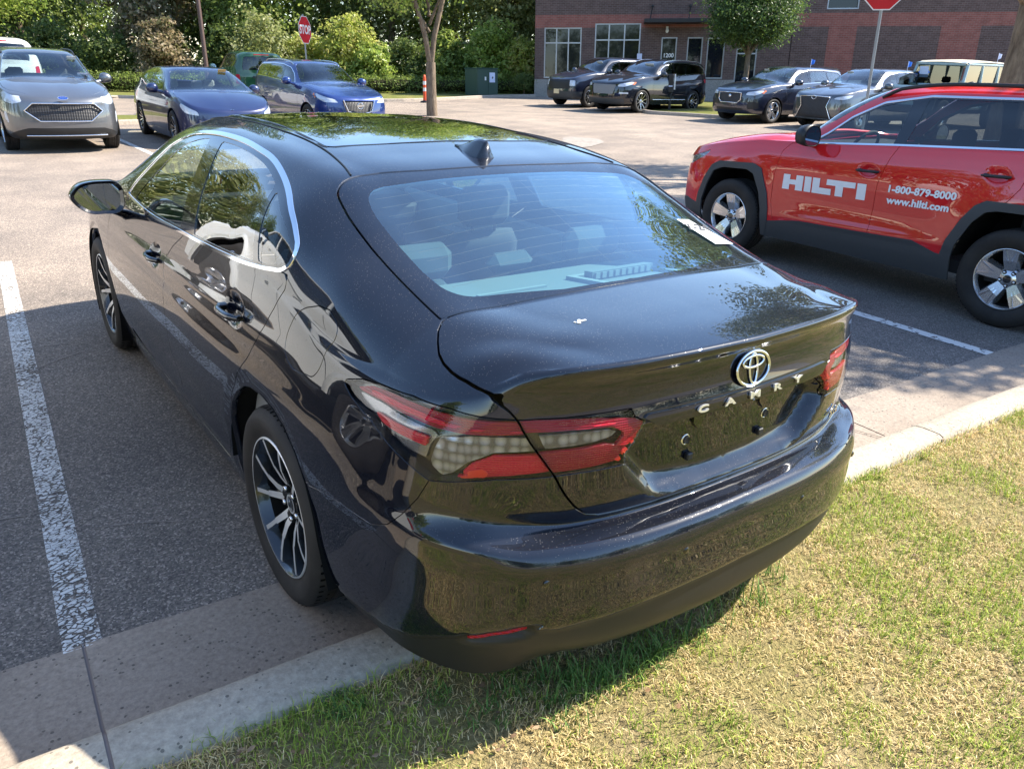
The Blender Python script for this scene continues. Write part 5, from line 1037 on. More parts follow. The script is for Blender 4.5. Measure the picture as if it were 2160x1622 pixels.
    # white van-like suv in the bay left of the camera, seen only as a reflection
mat('tan_plate', (.75, .62, .38), .5); mesh_mat('grille_bright', (30, 1, 44), .30)
_gb = M['grille_bright'].node_tree.nodes
for n_ in _gb:
    if n_.type == 'VALTORGB': n_.color_ramp.elements[1].color = (.22, .23, .24, 1)
def boxy(root_name, label, pos, yaw, pm, top_m, roof_z=1.86, group=None, cat='car', tan=True, flagm=None):
    """upright off-roader: flat screen, square cab, separate bonnet and round-cornered flared wings; nose to +y, rear axle at the origin"""
    r = empty(root_name, pos, (0, 0, yaw)); tag(r, label, cat, group); W = .80; P_ = M[pm]
    tub = MB(); tub.box((0, .55, .86 if tan else .84), (2*W, 2.75, .62 if tan else .72), 0, bev=.05); tub.build('body', P_, r)
    hd = MB(); hd.box((0, 2.62, .92), (1.28, 1.44, .46), 0, bev=.06); hd.build('hood', P_, r)
    gl = MB(); gl.box((0, 3.36, .86), (1.24, .10, .50), 0, bev=.02); g = gl.build('grille', P_, r)
    sl = MB()
    for k in range(7): sl.box((-.27+k*.09, 3.415, .88), (.045, .02, .30), 0, bev=.01)
    sl.build('grille_slots', M['gloss_black'], g)
    for s in (-1, 1):
        l = MB(); l.lathe([(0, .03), (.08, .02), (.095, 0), (.10, -.03)], 24, c=(s*.47, 3.42, .90), axis='y'); l.build('headlamp', M['lamp_chrome'], r)
        for yc in (0, 2.95):
            f = MB(); pts = [(yc-.62, .55), (yc-.50, .92), (yc-.30, 1.00), (yc+.30, 1.00), (yc+.50, .92), (yc+.62, .55)]
            for (a, b), (c, d) in zip(pts[:-1], pts[1:]):
                n = np.array([-(d-b), c-a]); n = n/np.linalg.norm(n)*.05; f.add([(s*.62, a, b), (s*.62, c, d), (s*.95, c, d-.02), (s*.95, a, b-.02), (s*.62, a+n[0], b+n[1]), (s*.62, c+n[0], d+n[1]), (s*.95, c+n[0], d+n[1]-.03), (s*.95, a+n[0], b+n[1]-.03)], [(3, 2, 1, 0), (4, 5, 6, 7), (0, 1, 5, 4), (2, 3, 7, 6), (1, 2, 6, 5), (3, 0, 4, 7)])
            f.build('wheel_arch_flare', P_ if not tan else M['plastic_grey'], r)
        bl = MB()
        for (y, z0, z1, lean) in ((1.98, 1.17, roof_z-.08, -.16), (1.02, 1.17, roof_z-.08, 0), (.10, 1.17, roof_z-.08, 0), (-.75, 1.17, roof_z-.08, .03)): bl.tube([(s*(W-.02), y, z0), (s*(W-.07), y+lean, z1)], .045, 8)
        bl.tube([(s*(W-.06), 1.85, roof_z-.09), (s*(W-.06), -.74, roof_z-.07)], .04, 8); bl.build('pillar_frame', P_, r)
        for nm, y0, y1 in (('front_window', 1.10, 1.86), ('rear_window', .16, .96), ('quarter_window', -.70, .04)):
            w_ = MB(); w_.box((s*(W-.055), (y0+y1)/2, (1.18+roof_z-.10)/2), (.008, y1-y0, roof_z-.12-1.16)); w_.build(nm, M['glass_dark'], r)
        fv = MB(); fv.box((s*.645, 2.15, 1.0), (.02, .20, .16), 0, bev=.005); fv.build('fender_vent', M['plastic_black'], r)
        mirror_simple(r, s, .84, 1.80, 1.22, M['plastic_black'], .95)
    ws = MB(); ws.add([(-.70, 1.99, 1.18), (.70, 1.99, 1.18), (.66, 1.84, roof_z-.10), (-.66, 1.84, roof_z-.10)], [(0, 1, 2, 3)]); ws.build('windscreen', M['glass_screen'], r)
    fr = MB(); fr.tube([(-.72, 2.0, 1.17), (.72, 2.0, 1.17)], .045, 8); fr.tube([(-.70, 1.84, roof_z-.09), (.70, 1.84, roof_z-.09)], .05, 8); fr.build('screen_frame', P_, r)
    rf = MB(); V = []; ys = (1.90, 1.70, .9, 0, -.80, -.90); zs = (-.06, .0, .035, .03, .0, -.10)
    for y, dz in zip(ys, zs):
        for x, ddz in ((-.77, -.05), (-.70, -.012), (-.35, .012), (0, .02), (.35, .012), (.70, -.012), (.77, -.05)): V.append((x, y, roof_z+dz+ddz))
    rf.add(V, [(i*7+a, i*7+a+1, (i+1)*7+a+1, (i+1)*7+a) for i in range(5) for a in range(6)], 0, True); rf.build('soft_top' if tan else 'roof', M[top_m], r)
    bp = MB(); bp.box((0, 3.55, .55), (1.5, .16, .18), 0, bev=.03); bp.build('front_bumper', M['plastic_black'], r); bp = MB(); bp.box((0, -.92, .58), (1.5, .16, .18), 0, bev=.03); bp.build('rear_bumper', M['plastic_black'], r)
    un = MB(); un.box((0, 1.4, .50), (1.3, 4.2, .14)); un.build('chassis', M['arch_black'], r)
    add_wheels(r, .41, .235, .25, 'five', .93, (0, 2.95), detail=False); 
    for x in (-.38, .38): seat(r, x, .95, name='front_seat', ztop=1.22, z0=.45, m='dash_dark')
    d = MB(); d.box((0, 1.75, 1.08), (1.36, .35, .18), 0, bev=.05); d.build('dashboard', M['dash_dark'], r)
    return r
def jeep():
    q = at((1985, 150), 22.3); y = q[1]; r = boxy('parked_offroader', 'pale green off road car with a tan soft top, above the red suv roof', (q[0]+1.9, y, float(gz(q[0]+1, y))), pi/2-.02, 'pale_paint', 'canvas_tan', 1.84, group='cars parked in front of the brick building')
    s = wsticker(r, .44, 1.93, 1.52, .26, .30, m='flag_white', rx=-78); s2 = MB(); s2.prism([(-.17, .02), (0, .13), (.17, .02), (.13, -.05), (-.13, -.05)], .002, .004); s2.build('house_logo', M['flag_blue'], s)
    flag(r, -.76, .3, 1.78, 'flag_white')
def fleet2():
    """white crew cab pickup in the next bay: outside the frame, but mirrored in the black paint and glass"""
    r = empty('pickup_truck', (-3.12, .75, 0), (0, 0, 0)); tag(r, 'white crew cab pickup left of the black sedan, seen only as a reflection', 'truck'); W = .98; P_ = M['white_paint']
    arc = lambda yc, rr: [(yc+rr*cos(a), .46+rr*sin(a)) for a in np.linspace(.05, pi-.05, 12)]
    low = [(-1.25, .58), (-.60, .55)]+arc(0, .53)[::-1]+[(.60, .52), (3.10, .52)]+arc(3.72, .53)[::-1]+[(4.33, .55), (4.62, .62), (4.66, 1.0), (-1.28, 1.0)]
    rows = []; b = MB()
    def skin(poly, x0, x1, z1):   # a side skin that leans in towards the shoulder
        for sx in (-1, 1): b.add([(sx*(x0-(x0-x1)*sstep((z-.9)/(z1-.9)) if z > .9 else sx*x0*sx), y, z) for y, z in poly], [tuple(range(len(poly)))], 0, True)
    for sx in (-1, 1):
        b.add([(sx*W, y, z) for y, z in low], [tuple(range(len(low)))]); prev = None; V = []
        for x, z in ((W, 1.0), (W-.004, 1.12), (W-.02, 1.24), (W-.06, 1.32), (W-.14, 1.36)): V.append([(sx*x, -1.28+.02*(z > 1.3), z), (sx*x, .66, z), (sx*x, 3.0, z), (sx*x, 4.64-.10*(z-1.), z-.03*(z > 1.2))])
        vs = [q for l in V for q in l]; b.add(vs, [(i*4+k, i*4+k+1, (i+1)*4+k+1, (i+1)*4+k) for i in range(4) for k in range(3)], 0, True)
    b.add([(-W, -1.25, .58), (W, -1.25, .58), (W-.06, -1.27, 1.32), (-W+.06, -1.27, 1.32)], [(0, 1, 2, 3)]); b.add([(-W, 4.62, .62), (W, 4.62, .62), (W-.08, 4.60, 1.27), (-W+.08, 4.60, 1.27)], [(3, 2, 1, 0)])
    b.build('body', P_, r); h = MB(); h.box((0, 3.85, 1.33), (1.70, 1.50, .08), 0, bev=.03); h.build('hood', P_, r); d = MB(); d.box((0, -.32, .95), (1.66, 1.86, .06)); d.build('load_bed', M['plastic_black'], r)
    cab = MB(); prof = [(.60, 1.33), (.68, 1.88), (.95, 1.96), (2.1, 1.96), (2.45, 1.90), (3.12, 1.33)]
    top = [(sx*(.90-.20*(z-1.33)/.63), y, z) for sx in (-1, 1) for y, z in prof]; cab.add(top, [(1, 2, 8, 7), (2, 3, 9, 8), (3, 4, 10, 9)], 0, True)
    for sx in (-1, 1):
        for a_, b_ in (((.60, 1.33), (.68, 1.88)), ((1.62, 1.33), (1.62, 1.93)), ((3.12, 1.33), (2.45, 1.90))): cab.tube([(sx*(.90-.20*(z-1.33)/.63), y, z) for y, z in (a_, b_)], .045, 8)
        cab.tube([(sx*.715, y, z) for y, z in prof[1:5]], .035, 8)
        for nm, q in (('rear_window', [(.72, 1.36), (1.55, 1.36), (1.55, 1.88), (.78, 1.86)]), ('front_window', [(1.69, 1.36), (2.98, 1.36), (2.40, 1.86), (1.69, 1.88)])):
            g = MB(); V = [(sx*(.895-.20*(z-1.33)/.63), y, z) for y, z in q]; g.add(V, [(0, 1, 2, 3)] if sx > 0 else [(3, 2, 1, 0)]); g.build(nm, M['glass_dark'], r)
        for yc in (0, 3.72):
            f = MB(); A = arc(yc, .53); B = arc(yc, .64); n = len(A); f.add([(sx*(W+.03), y, z) for y, z in A]+[(sx*(W+.03), y, z) for y, z in B]+[(sx*(W-.01), y, z) for y, z in B], [(i, i+1, n+i+1, n+i) for i in range(n-1)]+[(n+i, n+i+1, 2*n+i+1, 2*n+i) for i in range(n-1)], 0, True); f.build('wheel_arch_flare', P_, r)
            li = MB(); li.add([(sx*(W-.01), y, z) for y, z in A]+[(sx*.5, y, z) for y, z in A], [(i, i+1, n+i+1, n+i) for i in range(n-1)]+[tuple(range(n, 2*n))]); li.build('wheel_arch_liner', M['arch_black'], r)
        v = MB(); v.box((sx*(W+.004), 2.93, 1.16), (.02, .13, .20), 0, bev=.006); v.box((sx*(W+.004), 2.70, 1.12), (.012, .10, .10), 0, bev=.004); v.build('fender_vent', M['plastic_black'], r)
        for y in (1.05, 2.1): door_handle(r, sx, y, 1.14, x=.975, mcol=P_, L=.11)
        sl = MB(); sl.tube([(sx*(W+.02), .66, .44), (sx*(W+.02), 3.05, .44)], .05, 8); sl.build('side_step', M['plastic_black'], r)
        for y in (.62, 1.62, 2.66): ln = MB(); ln.box((sx*(W+.0005), y, .86), (.003, .008, .66)); ln.build('door_gap', M['gap_black'], r)
        l = MB(); l.box((sx*.86, 4.63, 1.12), (.22, .05, .24), 0, bev=.02); l.build('headlamp', M['headlamp_clear'], r); l = MB(); l.box((sx*.93, -1.27, 1.05), (.10, .05, .42), 0, bev=.015); l.build('tail_lamp', M['lamp_red'], r); mirror_simple(r, sx, .98, 2.55, 1.45, M['plastic_black'], 1.25)
    cab.build('cab', P_, r); ws = MB(); ws.add([(-.86, 3.10, 1.36), (.86, 3.10, 1.36), (.70, 2.46, 1.88), (-.70, 2.46, 1.88)], [(0, 1, 2, 3)]); ws.build('windscreen', M['glass_screen'], r); g = MB(); g.add([(-.84, .61, 1.36), (.84, .61, 1.36), (.72, .68, 1.86), (-.72, .68, 1.86)], [(3, 2, 1, 0)]); g.build('back_window', M['glass_dark'], r)
    g = MB(); g.box((0, 4.64, 1.05), (1.40, .06, .42), 0, bev=.02); g.build('grille', M['plastic_black'], r)
    for y, nm in ((4.70, 'front_bumper'), (-1.38, 'rear_bumper')): g = MB(); g.box((0, y, .66), (1.86, .20, .24), 0, bev=.05); g.build(nm, M['plastic_black'], r)
    g = MB(); g.box((0, 1.7, .50), (1.3, 5.2, .16)); g.build('chassis', M['arch_black'], r); add_wheels(r, .42, .235, .28, 'five', .97, (0, 3.72), detail=False)
    for x in (-.4, .4): seat(r, x, 2.0, name='front_seat', ztop=1.42, z0=.66, m='dash_dark'); seat(r, x, 1.05, name='rear_seat', ztop=1.40, z0=.66, m='dash_dark')
    g = MB(); g.box((0, 2.75, 1.24), (1.6, .5, .2), 0, bev=.05); g.build('dashboard', M['dash_dark'], r)
# ---------------------------------------------------------------- ground
def asphalt_mat():
    m = mat('asphalt', (.2, .18, .17), .85, spec=.3); h = NT(m); v = h.coord('Object')
    n1 = h.noise(v, 260, 2); n2 = h.noise(v, 70, 3); n3 = h.noise(v, 1.1, 5); n4 = h.noise(v, .25, 3); vo = h.n('TexVoronoi', {'Vector': v, 'Scale': 150.}); ag = h.n('SeparateColor', {'Color': vo.outputs['Color']}).outputs[0]
    base = h.ramp(ag, [(.0, (.080, .075, .070)), (.45, (.158, .146, .132)), (.85, (.26, .228, .205)), (1., (.46, .41, .36))])
    c = h.mix(h.ramp(n2, [(.3, (0, 0, 0)), (.75, (.45, .45, .45))]), base, (.16, .14, .13)); c = h.mix(1., c, h.ramp(n3, [(.3, (.72, .72, .73)), (.7, (1.16, 1.13, 1.09))]), blend='MULTIPLY'); c = h.mix(1., c, h.ramp(n4, [(.35, (.88, .88, .88)), (.65, (1.06, 1.06, 1.05))]), blend='MULTIPLY')
    d = h.n('VectorMath', {0: v, 1: (1, 1, 0)}, operation='MULTIPLY'); dist = h.n('VectorMath', {0: d.outputs[0]}, operation='LENGTH').outputs['Value']
    sep = h.n('SeparateXYZ', {'Vector': v}).outputs; fl = h.ramp(h.math('MULTIPLY', sep[1], .1), [(.25, (.97, .96, .95)), (.50, (1.5, 1.38, 1.26))])   # newer, darker surfacing near; sunlit brightness and warmth painted into the far part
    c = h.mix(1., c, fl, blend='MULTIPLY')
    h.l(c, h.b.inputs['Base Color']); h.bump(h.math('ADD', h.math('MULTIPLY', ag, .6), n1), .45, .004)
def conc_mat(name, a, b, sc=1.):
    m = mat(name, a, .85, spec=.25); h = NT(m); v = h.coord('Object'); n1 = h.noise(v, 9*sc, 4); n2 = h.noise(v, 55*sc, 3, .7); n3 = h.noise(v, 1.6*sc, 4); vo = h.n('TexVoronoi', {'Vector': v, 'Scale': 42.*sc, 'Randomness': 1.}).outputs['Distance']
    c = h.mix(h.ramp(n3, [(.32, G1), (.68, G2)]), (*a, 1), (*b, 1)); pit = h.math('MULTIPLY', h.math('LESS_THAN', vo, .20), h.math('GREATER_THAN', n1, .50)); c = h.mix(h.math('MULTIPLY', pit, .65), c, (.06, .055, .05, 1)); c = h.mix(1., c, h.ramp(n2, [(.25, (.68, .68, .68)), (.75, (1.2, 1.2, 1.2))]), blend='MULTIPLY')
    h.l(c, h.b.inputs['Base Color']); h.bump(h.math('SUBTRACT', n2, pit), .5, .006)
mat('joint_fill', (.24, .19, .165), .95); mat('scuff', (.27, .235, .20), .9); asphalt_mat(); conc_mat('gutter_concrete', (.27, .22, .175), (.34, .28, .225)); conc_mat('kerb_concrete', (.36, .31, .24), (.44, .38, .30)); conc_mat('far_concrete', (.34, .29, .24), (.42, .36, .30), .3); conc_mat('apron', (.30, .265, .23), (.33, .29, .25), .3)
def soil_mat(name, cols, sc=1.):
    m = mat(name, cols[0], .95, spec=.1); h = NT(m); v = h.coord('Object'); n = h.noise(v, 2.2*sc, 5, .65); n2 = h.noise(v, 90*sc, 3, .7); c = h.ramp(n, [(.3, cols[0]), (.5, cols[1]), (.7, cols[2])]); c = h.mix(1., c, h.ramp(n2, [(.25, (.45, .45, .45)), (.8, (1.35, 1.35, 1.35))]), blend='MULTIPLY'); h.l(c, h.b.inputs['Base Color']); h.bump(n2, .8, .02)
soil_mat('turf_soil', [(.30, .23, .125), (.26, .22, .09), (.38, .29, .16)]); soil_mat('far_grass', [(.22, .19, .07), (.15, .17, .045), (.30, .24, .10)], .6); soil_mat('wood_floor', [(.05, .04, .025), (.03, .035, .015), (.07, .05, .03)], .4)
def sheet(name, poly, z, m, res=1.5, follow=True, kind='structure'):
    """a ground sheet inside a polygon, following the lot's slope"""
    P = np.array(poly, float); lo, hi = P.min(0), P.max(0); nx = max(2, int((hi[0]-lo[0])/res)+1); ny = max(2, int((hi[1]-lo[1])/res)+1)
    X, Y = np.meshgrid(np.linspace(lo[0], hi[0], nx), np.linspace(lo[1], hi[1], ny), indexing='ij'); V = np.stack([X.ravel(), Y.ravel(), np.zeros(X.size)], 1)
    _, F = tri_grid(np.concatenate([V.reshape(nx, ny, 3), np.zeros((nx, ny, 2))], 2)); S = Surf(V, np.tile([0, 0, 1.], (len(V), 1)), np.zeros((len(V), 2)), F); S = clip(S, np.array(sdfull(P, S.V[:, :2])))
    S.V[:, 2] = gz(S.V[:, 0], S.V[:, 1])+z if follow else z; F = S.F; n = np.cross(S.V[F[:, 1]]-S.V[F[:, 0]], S.V[F[:, 2]]-S.V[F[:, 0]])[:, 2]; F = np.where(n[:, None] > 0, F, F[:, ::-1]); o = link(name, mesh_from(S.V, F), m); o['kind'] = kind; return o
def sdfull(poly, Q):
    best = np.full(len(Q), 1e9); ins = np.zeros(len(Q), bool); A = np.asarray(poly, float); B = np.roll(A, -1, 0)
    for a, b in zip(A, B):
        e = b-a; t = np.clip(((Q-a)@e)/(e@e+1e-15), 0, 1); best = np.minimum(best, np.hypot(*(Q-a-t[:, None]*e).T)); c = (a[1] > Q[:, 1]) != (b[1] > Q[:, 1])
        with np.errstate(all='ignore'): xx = a[0]+(Q[:, 1]-a[1])*(b[0]-a[0])/(b[1]-a[1]+1e-15)
        ins ^= c & (Q[:, 0] < xx)
    return np.where(ins, best, -best)+1e-7
def gpoly(px): return [tuple(on_ground(q)[:2]) for q in px]
KD = np.array([1, -.032]); KD = KD/np.linalg.norm(KD); KN = np.array([KD[1], -KD[0]])    # along the kerb; towards the grass
K0 = np.array([-1.5, .085])
def kp(s, t): p = K0+KD*s+KN*t; return p
def ground():
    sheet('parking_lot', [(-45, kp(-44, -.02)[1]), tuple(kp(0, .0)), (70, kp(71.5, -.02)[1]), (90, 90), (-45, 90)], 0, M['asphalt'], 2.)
    a, b, c, d = kp(-40, .80), kp(60, .80), (58, -14), (-40, -14)
    sheet('grass_ground', [tuple(kp(-40, .68)), tuple(kp(60, .68)), (58, -9), (-40, -9)], .082, M['turf_soil'], 2., False)
    sheet('rear_road', [(-60, -9), (80, -9), (80, -60), (-60, -60)], .03, M['asphalt'], 4, False)
    # gutter and kerb: cast in lengths with joints between them
    xs = [-9.0, -5.0, 0.0, 3.62, 7.2, 11, 15]
    mbg, mbk = MB(), MB()
    for s0, s1 in zip(xs[:-1], xs[1:]):
        g = .005
        pr = [(.0, .004), (.42, -.002), (.435, .006), (.455, .055), (.50, .102), (.525, .116), (.56, .121), (.645, .119), (.665, .110), (.675, .06)]
        n = 24; rows = []
        for i in range(n+1):
            s = s0+g+(s1-s0-2*g)*i/n; rows.append([(*kp(s, t+.004*sin(s*3.1+t*9)*(1 if t > .5 else .3)), z+.0015*sin(s*7+t*20)) for t, z in pr])
        for mb, a, b in ((mbg, 0, 3), (mbk, 2, len(pr))):
            V = [q for r in rows for q in r[a:b]]; w_ = b-a; mb.add(V, [(i*w_+j, i*w_+j+1, (i+1)*w_+j+1, (i+1)*w_+j) for i in range(n) for j in range(w_-1)], 0, mb is mbk)
            for r in (rows[0], rows[-1]): q = r[a:b]; mb.add(q+[(q[-1][0], q[-1][1], -.1), (q[0][0], q[0][1], -.1)], [tuple(range(len(q)+2))])
    o = mbg.build('gutter', M['gutter_concrete']); o['kind'] = 'structure'; o = mbk.build('kerb', M['kerb_concrete']); o['kind'] = 'structure'
    for s0 in xs[1:-1]:
        jf = MB(); V = [(*kp(s, t), z-.006) for s in (s0-.012, s0+.012) for t, z in pr]; k = len(pr); jf.add(V, [(i, i+1, k+i+1, k+i) for i in range(k-1)]); o = jf.build('kerb_joint', M['joint_fill']); o['kind'] = 'structure'
    # bay lines: worn, cracked paint
    m = mat('line_paint', (.72, .71, .68), .6); h = NT(m); v = h.coord('Object'); v2 = h.coord('Object', (.8, 1.12, 1)); nz = h.noise(v2, 22, 3)
    vv = h.n('VectorMath', {0: v2, 1: h.n('VectorMath', {0: h.n('CombineXYZ', {0: nz, 1: nz, 2: 0.}).outputs[0], 1: (.05, .05, 0)}, operation='MULTIPLY').outputs[0]}, operation='ADD').outputs[0]
    e = h.n('TexVoronoi', {'Vector': vv, 'Scale': 50.}, feature='DISTANCE_TO_EDGE').outputs['Distance']; n1 = h.noise(v, 3.2, 3); thr = h.math('ADD', h.math('MULTIPLY', h.ramp(n1, [(.35, G1), (.7, G2)]), .13), .035); keep = h.math('GREATER_THAN', e, thr)
    keep = h.math('MULTIPLY', keep, h.math('GREATER_THAN', h.noise(v, 26, 4, .7), .385)); h.l(keep, h.b.inputs['Alpha']); h.l(h.ramp(h.noise(v, 50, 3), [(.3, (.50, .49, .46)), (.7, (.76, .75, .72))]), h.b.inputs['Base Color']); h.bump(keep, .6, .003)
    m2 = mat('line_paint_solid', (.62, .60, .56), .7); h = NT(m2); v = h.coord(); k = h.math('GREATER_THAN', h.noise(v, 18, 4, .7), .42); h.l(k, h.b.inputs['Alpha'])
    for i, (x0, y0, y1, mm) in enumerate(((-1.502, .07, 5.5, 'line_paint'), (1.24, .0, 5.3, 'line_paint'), (3.97, -.09, 5.2, 'line_paint_solid'), (6.72, -.17, 5.2, 'line_paint_solid'), (-4.25, .16, 5.5, 'line_paint_solid'))):
        sl = .046; w_ = .053; V = [];
        for k in range(15): y = y0+(y1-y0)*k/14; x = x0+sl*(y-y0); z = float(gz(x, y))+.004; V += [(x-w_, y+.03*w_, z), (x+w_, y, z)]
        mb = MB(); mb.add(V, [(2*k, 2*k+1, 2*k+3, 2*k+2) for k in range(14)]); o = mb.build('bay_line', M[mm]); o['kind'] = 'structure'
    mb = MB()
    for x in (1.62, 4.9):     # lines of the far row
        V = []
        for k in range(8): y = 12.4+5.4*k/7; V += [(x-.05, y, float(gz(x, y))+.004), (x+.05, y, float(gz(x, y))+.004)]
        mb = MB(); mb.add(V, [(2*k, 2*k+1, 2*k+3, 2*k+2) for k in range(7)]); o = mb.build('bay_line', M['line_paint_solid']); o['kind'] = 'structure'
    for nm, pl in (('crack', [(3.42, .0), (3.46, .14), (3.52, .27), (3.58, .42)]),):
        mb = MB(); V = []
        for s, t in pl: p = kp(s, t); V += [(*(p-KN*.003+KD*.0), .0075), (*(p+KD*.006), .0075)]
        mb.add(V, [(2*i, 2*i+1, 2*i+3, 2*i+2) for i in range(len(pl)-1)]); o = mb.build('pavement_crack', M['gap_black']); o['kind'] = 'structure'
    for (x0, y0, x1, y1, w_) in ((-1.42, 2.55, -.96, 2.95, .010), (-1.40, 3.0, -.93, 3.05, .006), (-1.75, .95, -1.50, 1.02, .007), (-1.45, .75, -.95, .62, .006), (2.1, 1.3, 3.4, 1.05, .008)):
        mb = MB(); V = []
        for k in range(9): t = k/8; x = x0+(x1-x0)*t; y = y0+(y1-y0)*t+.03*sin(t*5); V += [(x, y-w_*(1-abs(2*t-1)*.8)/2, .003), (x, y+w_*(1-abs(2*t-1)*.8)/2, .003)]
        mb.add(V, [(2*i, 2*i+1, 2*i+3, 2*i+2) for i in range(8)]); o = mb.build('scuff_mark', M['scuff']); o['kind'] = 'structure'
    # far verges, island, apron
    sheet('far_verge', gpoly([(-300, 226), (0, 218), (250, 207), (700, 214), (850, 214), (930, 211), (1005, 207), (1060, 205), (1128, 204), (1128, 192), (860, 186), (500, 186), (0, 192), (-300, 196)]), .05, M['far_grass'], 2.)
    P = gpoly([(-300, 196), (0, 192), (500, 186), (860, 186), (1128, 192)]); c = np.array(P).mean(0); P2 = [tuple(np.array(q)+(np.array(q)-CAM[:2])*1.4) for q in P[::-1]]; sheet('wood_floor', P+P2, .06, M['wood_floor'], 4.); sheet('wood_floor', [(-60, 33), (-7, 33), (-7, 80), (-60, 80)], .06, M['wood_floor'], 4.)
    kerb_line(gpoly([(-300, 227), (0, 219), (250, 208), (700, 215), (850, 215), (930, 212), (1005, 208), (1060, 206), (1128, 205)]))
    isl = [(-4, 20.2), (3.6, 20.2), (4.6, 20.8), (4.8, 22.2), (-4, 22.8)]; sheet('grass_island', isl, .05, M['far_grass'], 1.); kerb_line([(-4, 20.15), (3.6, 20.15), (4.65, 20.75), (4.85, 22.2)])
    isr = gpoly([(1342, 229), (1375, 240), (1440, 244), (1520, 249), (1620, 246), (1620, 222), (1500, 218), (1400, 221)]); sheet('grass_island', isr, .06, M['far_grass'], .8)
    kerb_line(gpoly([(1400, 220), (1341, 228), (1348, 236), (1375, 241.5), (1440, 245.5), (1520, 250.5), (1625, 248)]))
    sheet('concrete_apron', gpoly([(1190, 288), (1262, 293), (1277, 301), (1240, 312), (1180, 310)]), .004, M['apron'], .3)
def kerb_line(P, w=.16, hgt=.11):
    P = np.array(P, float); P = cr(P, n=4); T = np.gradient(P, axis=0); T /= np.linalg.norm(T, axis=1, keepdims=True); N = np.stack([-T[:, 1], T[:, 0]], 1); V = []
    for p, n in zip(P, N):
        for t, z in ((-w/2, -.02), (-w/2+.02, hgt-.02), (-w/2+.04, hgt), (w/2, hgt), (w/2+.01, -.02)): q = p+n*t; V.append((*q, float(gz(*q))+z))
    mb = MB(); mb.add(V, [(i*5+j, i*5+j+1, (i+1)*5+j+1, (i+1)*5+j) for i in range(len(P)-1) for j in range(4)]); o = mb.build('kerb', M['far_concrete']); o['kind'] = 'structure'
# ---------------------------------------------------------------- grass blades
def attr_mat(name, rough=.7, trans=.0, spec=.2):
    m = mat(name, (.1, .1, .1), rough, spec=spec); h = NT(m); a = h.n('Attribute', attribute_name='tint'); h.l(a.outputs['Color'], h.b.inputs['Base Color'])
    if trans:
        t = h.n('BsdfTranslucent', {'Color': a.outputs['Color']}); mx = h.n('MixShader', {0: trans, 1: h.b.outputs[0], 2: t.outputs[0]}); h.l(mx.outputs[0], m.node_tree.nodes['Material Output'].inputs[0])
    return m
attr_mat('blade', .6, .25); attr_mat('leaf', .42, .55, .4)
def set_tint(me, C):
    a = me.color_attributes.new('tint', 'FLOAT_COLOR', 'POINT'); a.data.foreach_set('color', np.column_stack([C, np.ones(len(C))]).astype(np.float32).ravel())
def blades(name, P, L, Wd, C, lean, kind='stuff', z=None):
    n = len(P); th = rng.uniform(0, 2*pi, n); d = np.stack([np.cos(th), np.sin(th), 0*th], 1); s = np.stack([-np.sin(th), np.cos(th), 0*th], 1); up = np.array([0, 0, 1.])
    lz = L*np.cos(lean*.6); p0 = P; p1 = P+d*(L*.45*np.sin(lean*.5))[:, None]+up*(L*.55*np.cos(lean*.5))[:, None]; p2 = P+d*(L*np.sin(lean))[:, None]+up*(L*np.cos(lean))[:, None]
    w_ = (Wd/2)[:, None]; V = np.stack([p0-s*w_, p0+s*w_, p1-s*w_*.8, p1+s*w_*.8, p2], 1).reshape(-1, 3); k = np.arange(n)[:, None]*5; F = np.vstack([k+[0, 1, 3], k+[0, 3, 2], k+[2, 3, 4]])
    me = mesh_from(V, F, smooth=False); set_tint(me, np.repeat(C, 5, 0)); o = link(name, me, M['blade']); o['kind'] = kind; return o
def vnoise(x, y, seed=0):
    r = np.random.default_rng(seed); g = r.random((64, 64)); xi = np.floor(x).astype(int); yi = np.floor(y).astype(int); fx = sstep(x-xi); fy = sstep(y-yi); G = lambda i, j: g[(xi+i) % 64, (yi+j) % 64]
    return (G(0, 0)*(1-fx)+G(1, 0)*fx)*(1-fy)+(G(0, 1)*(1-fx)+G(1, 1)*fx)*fy
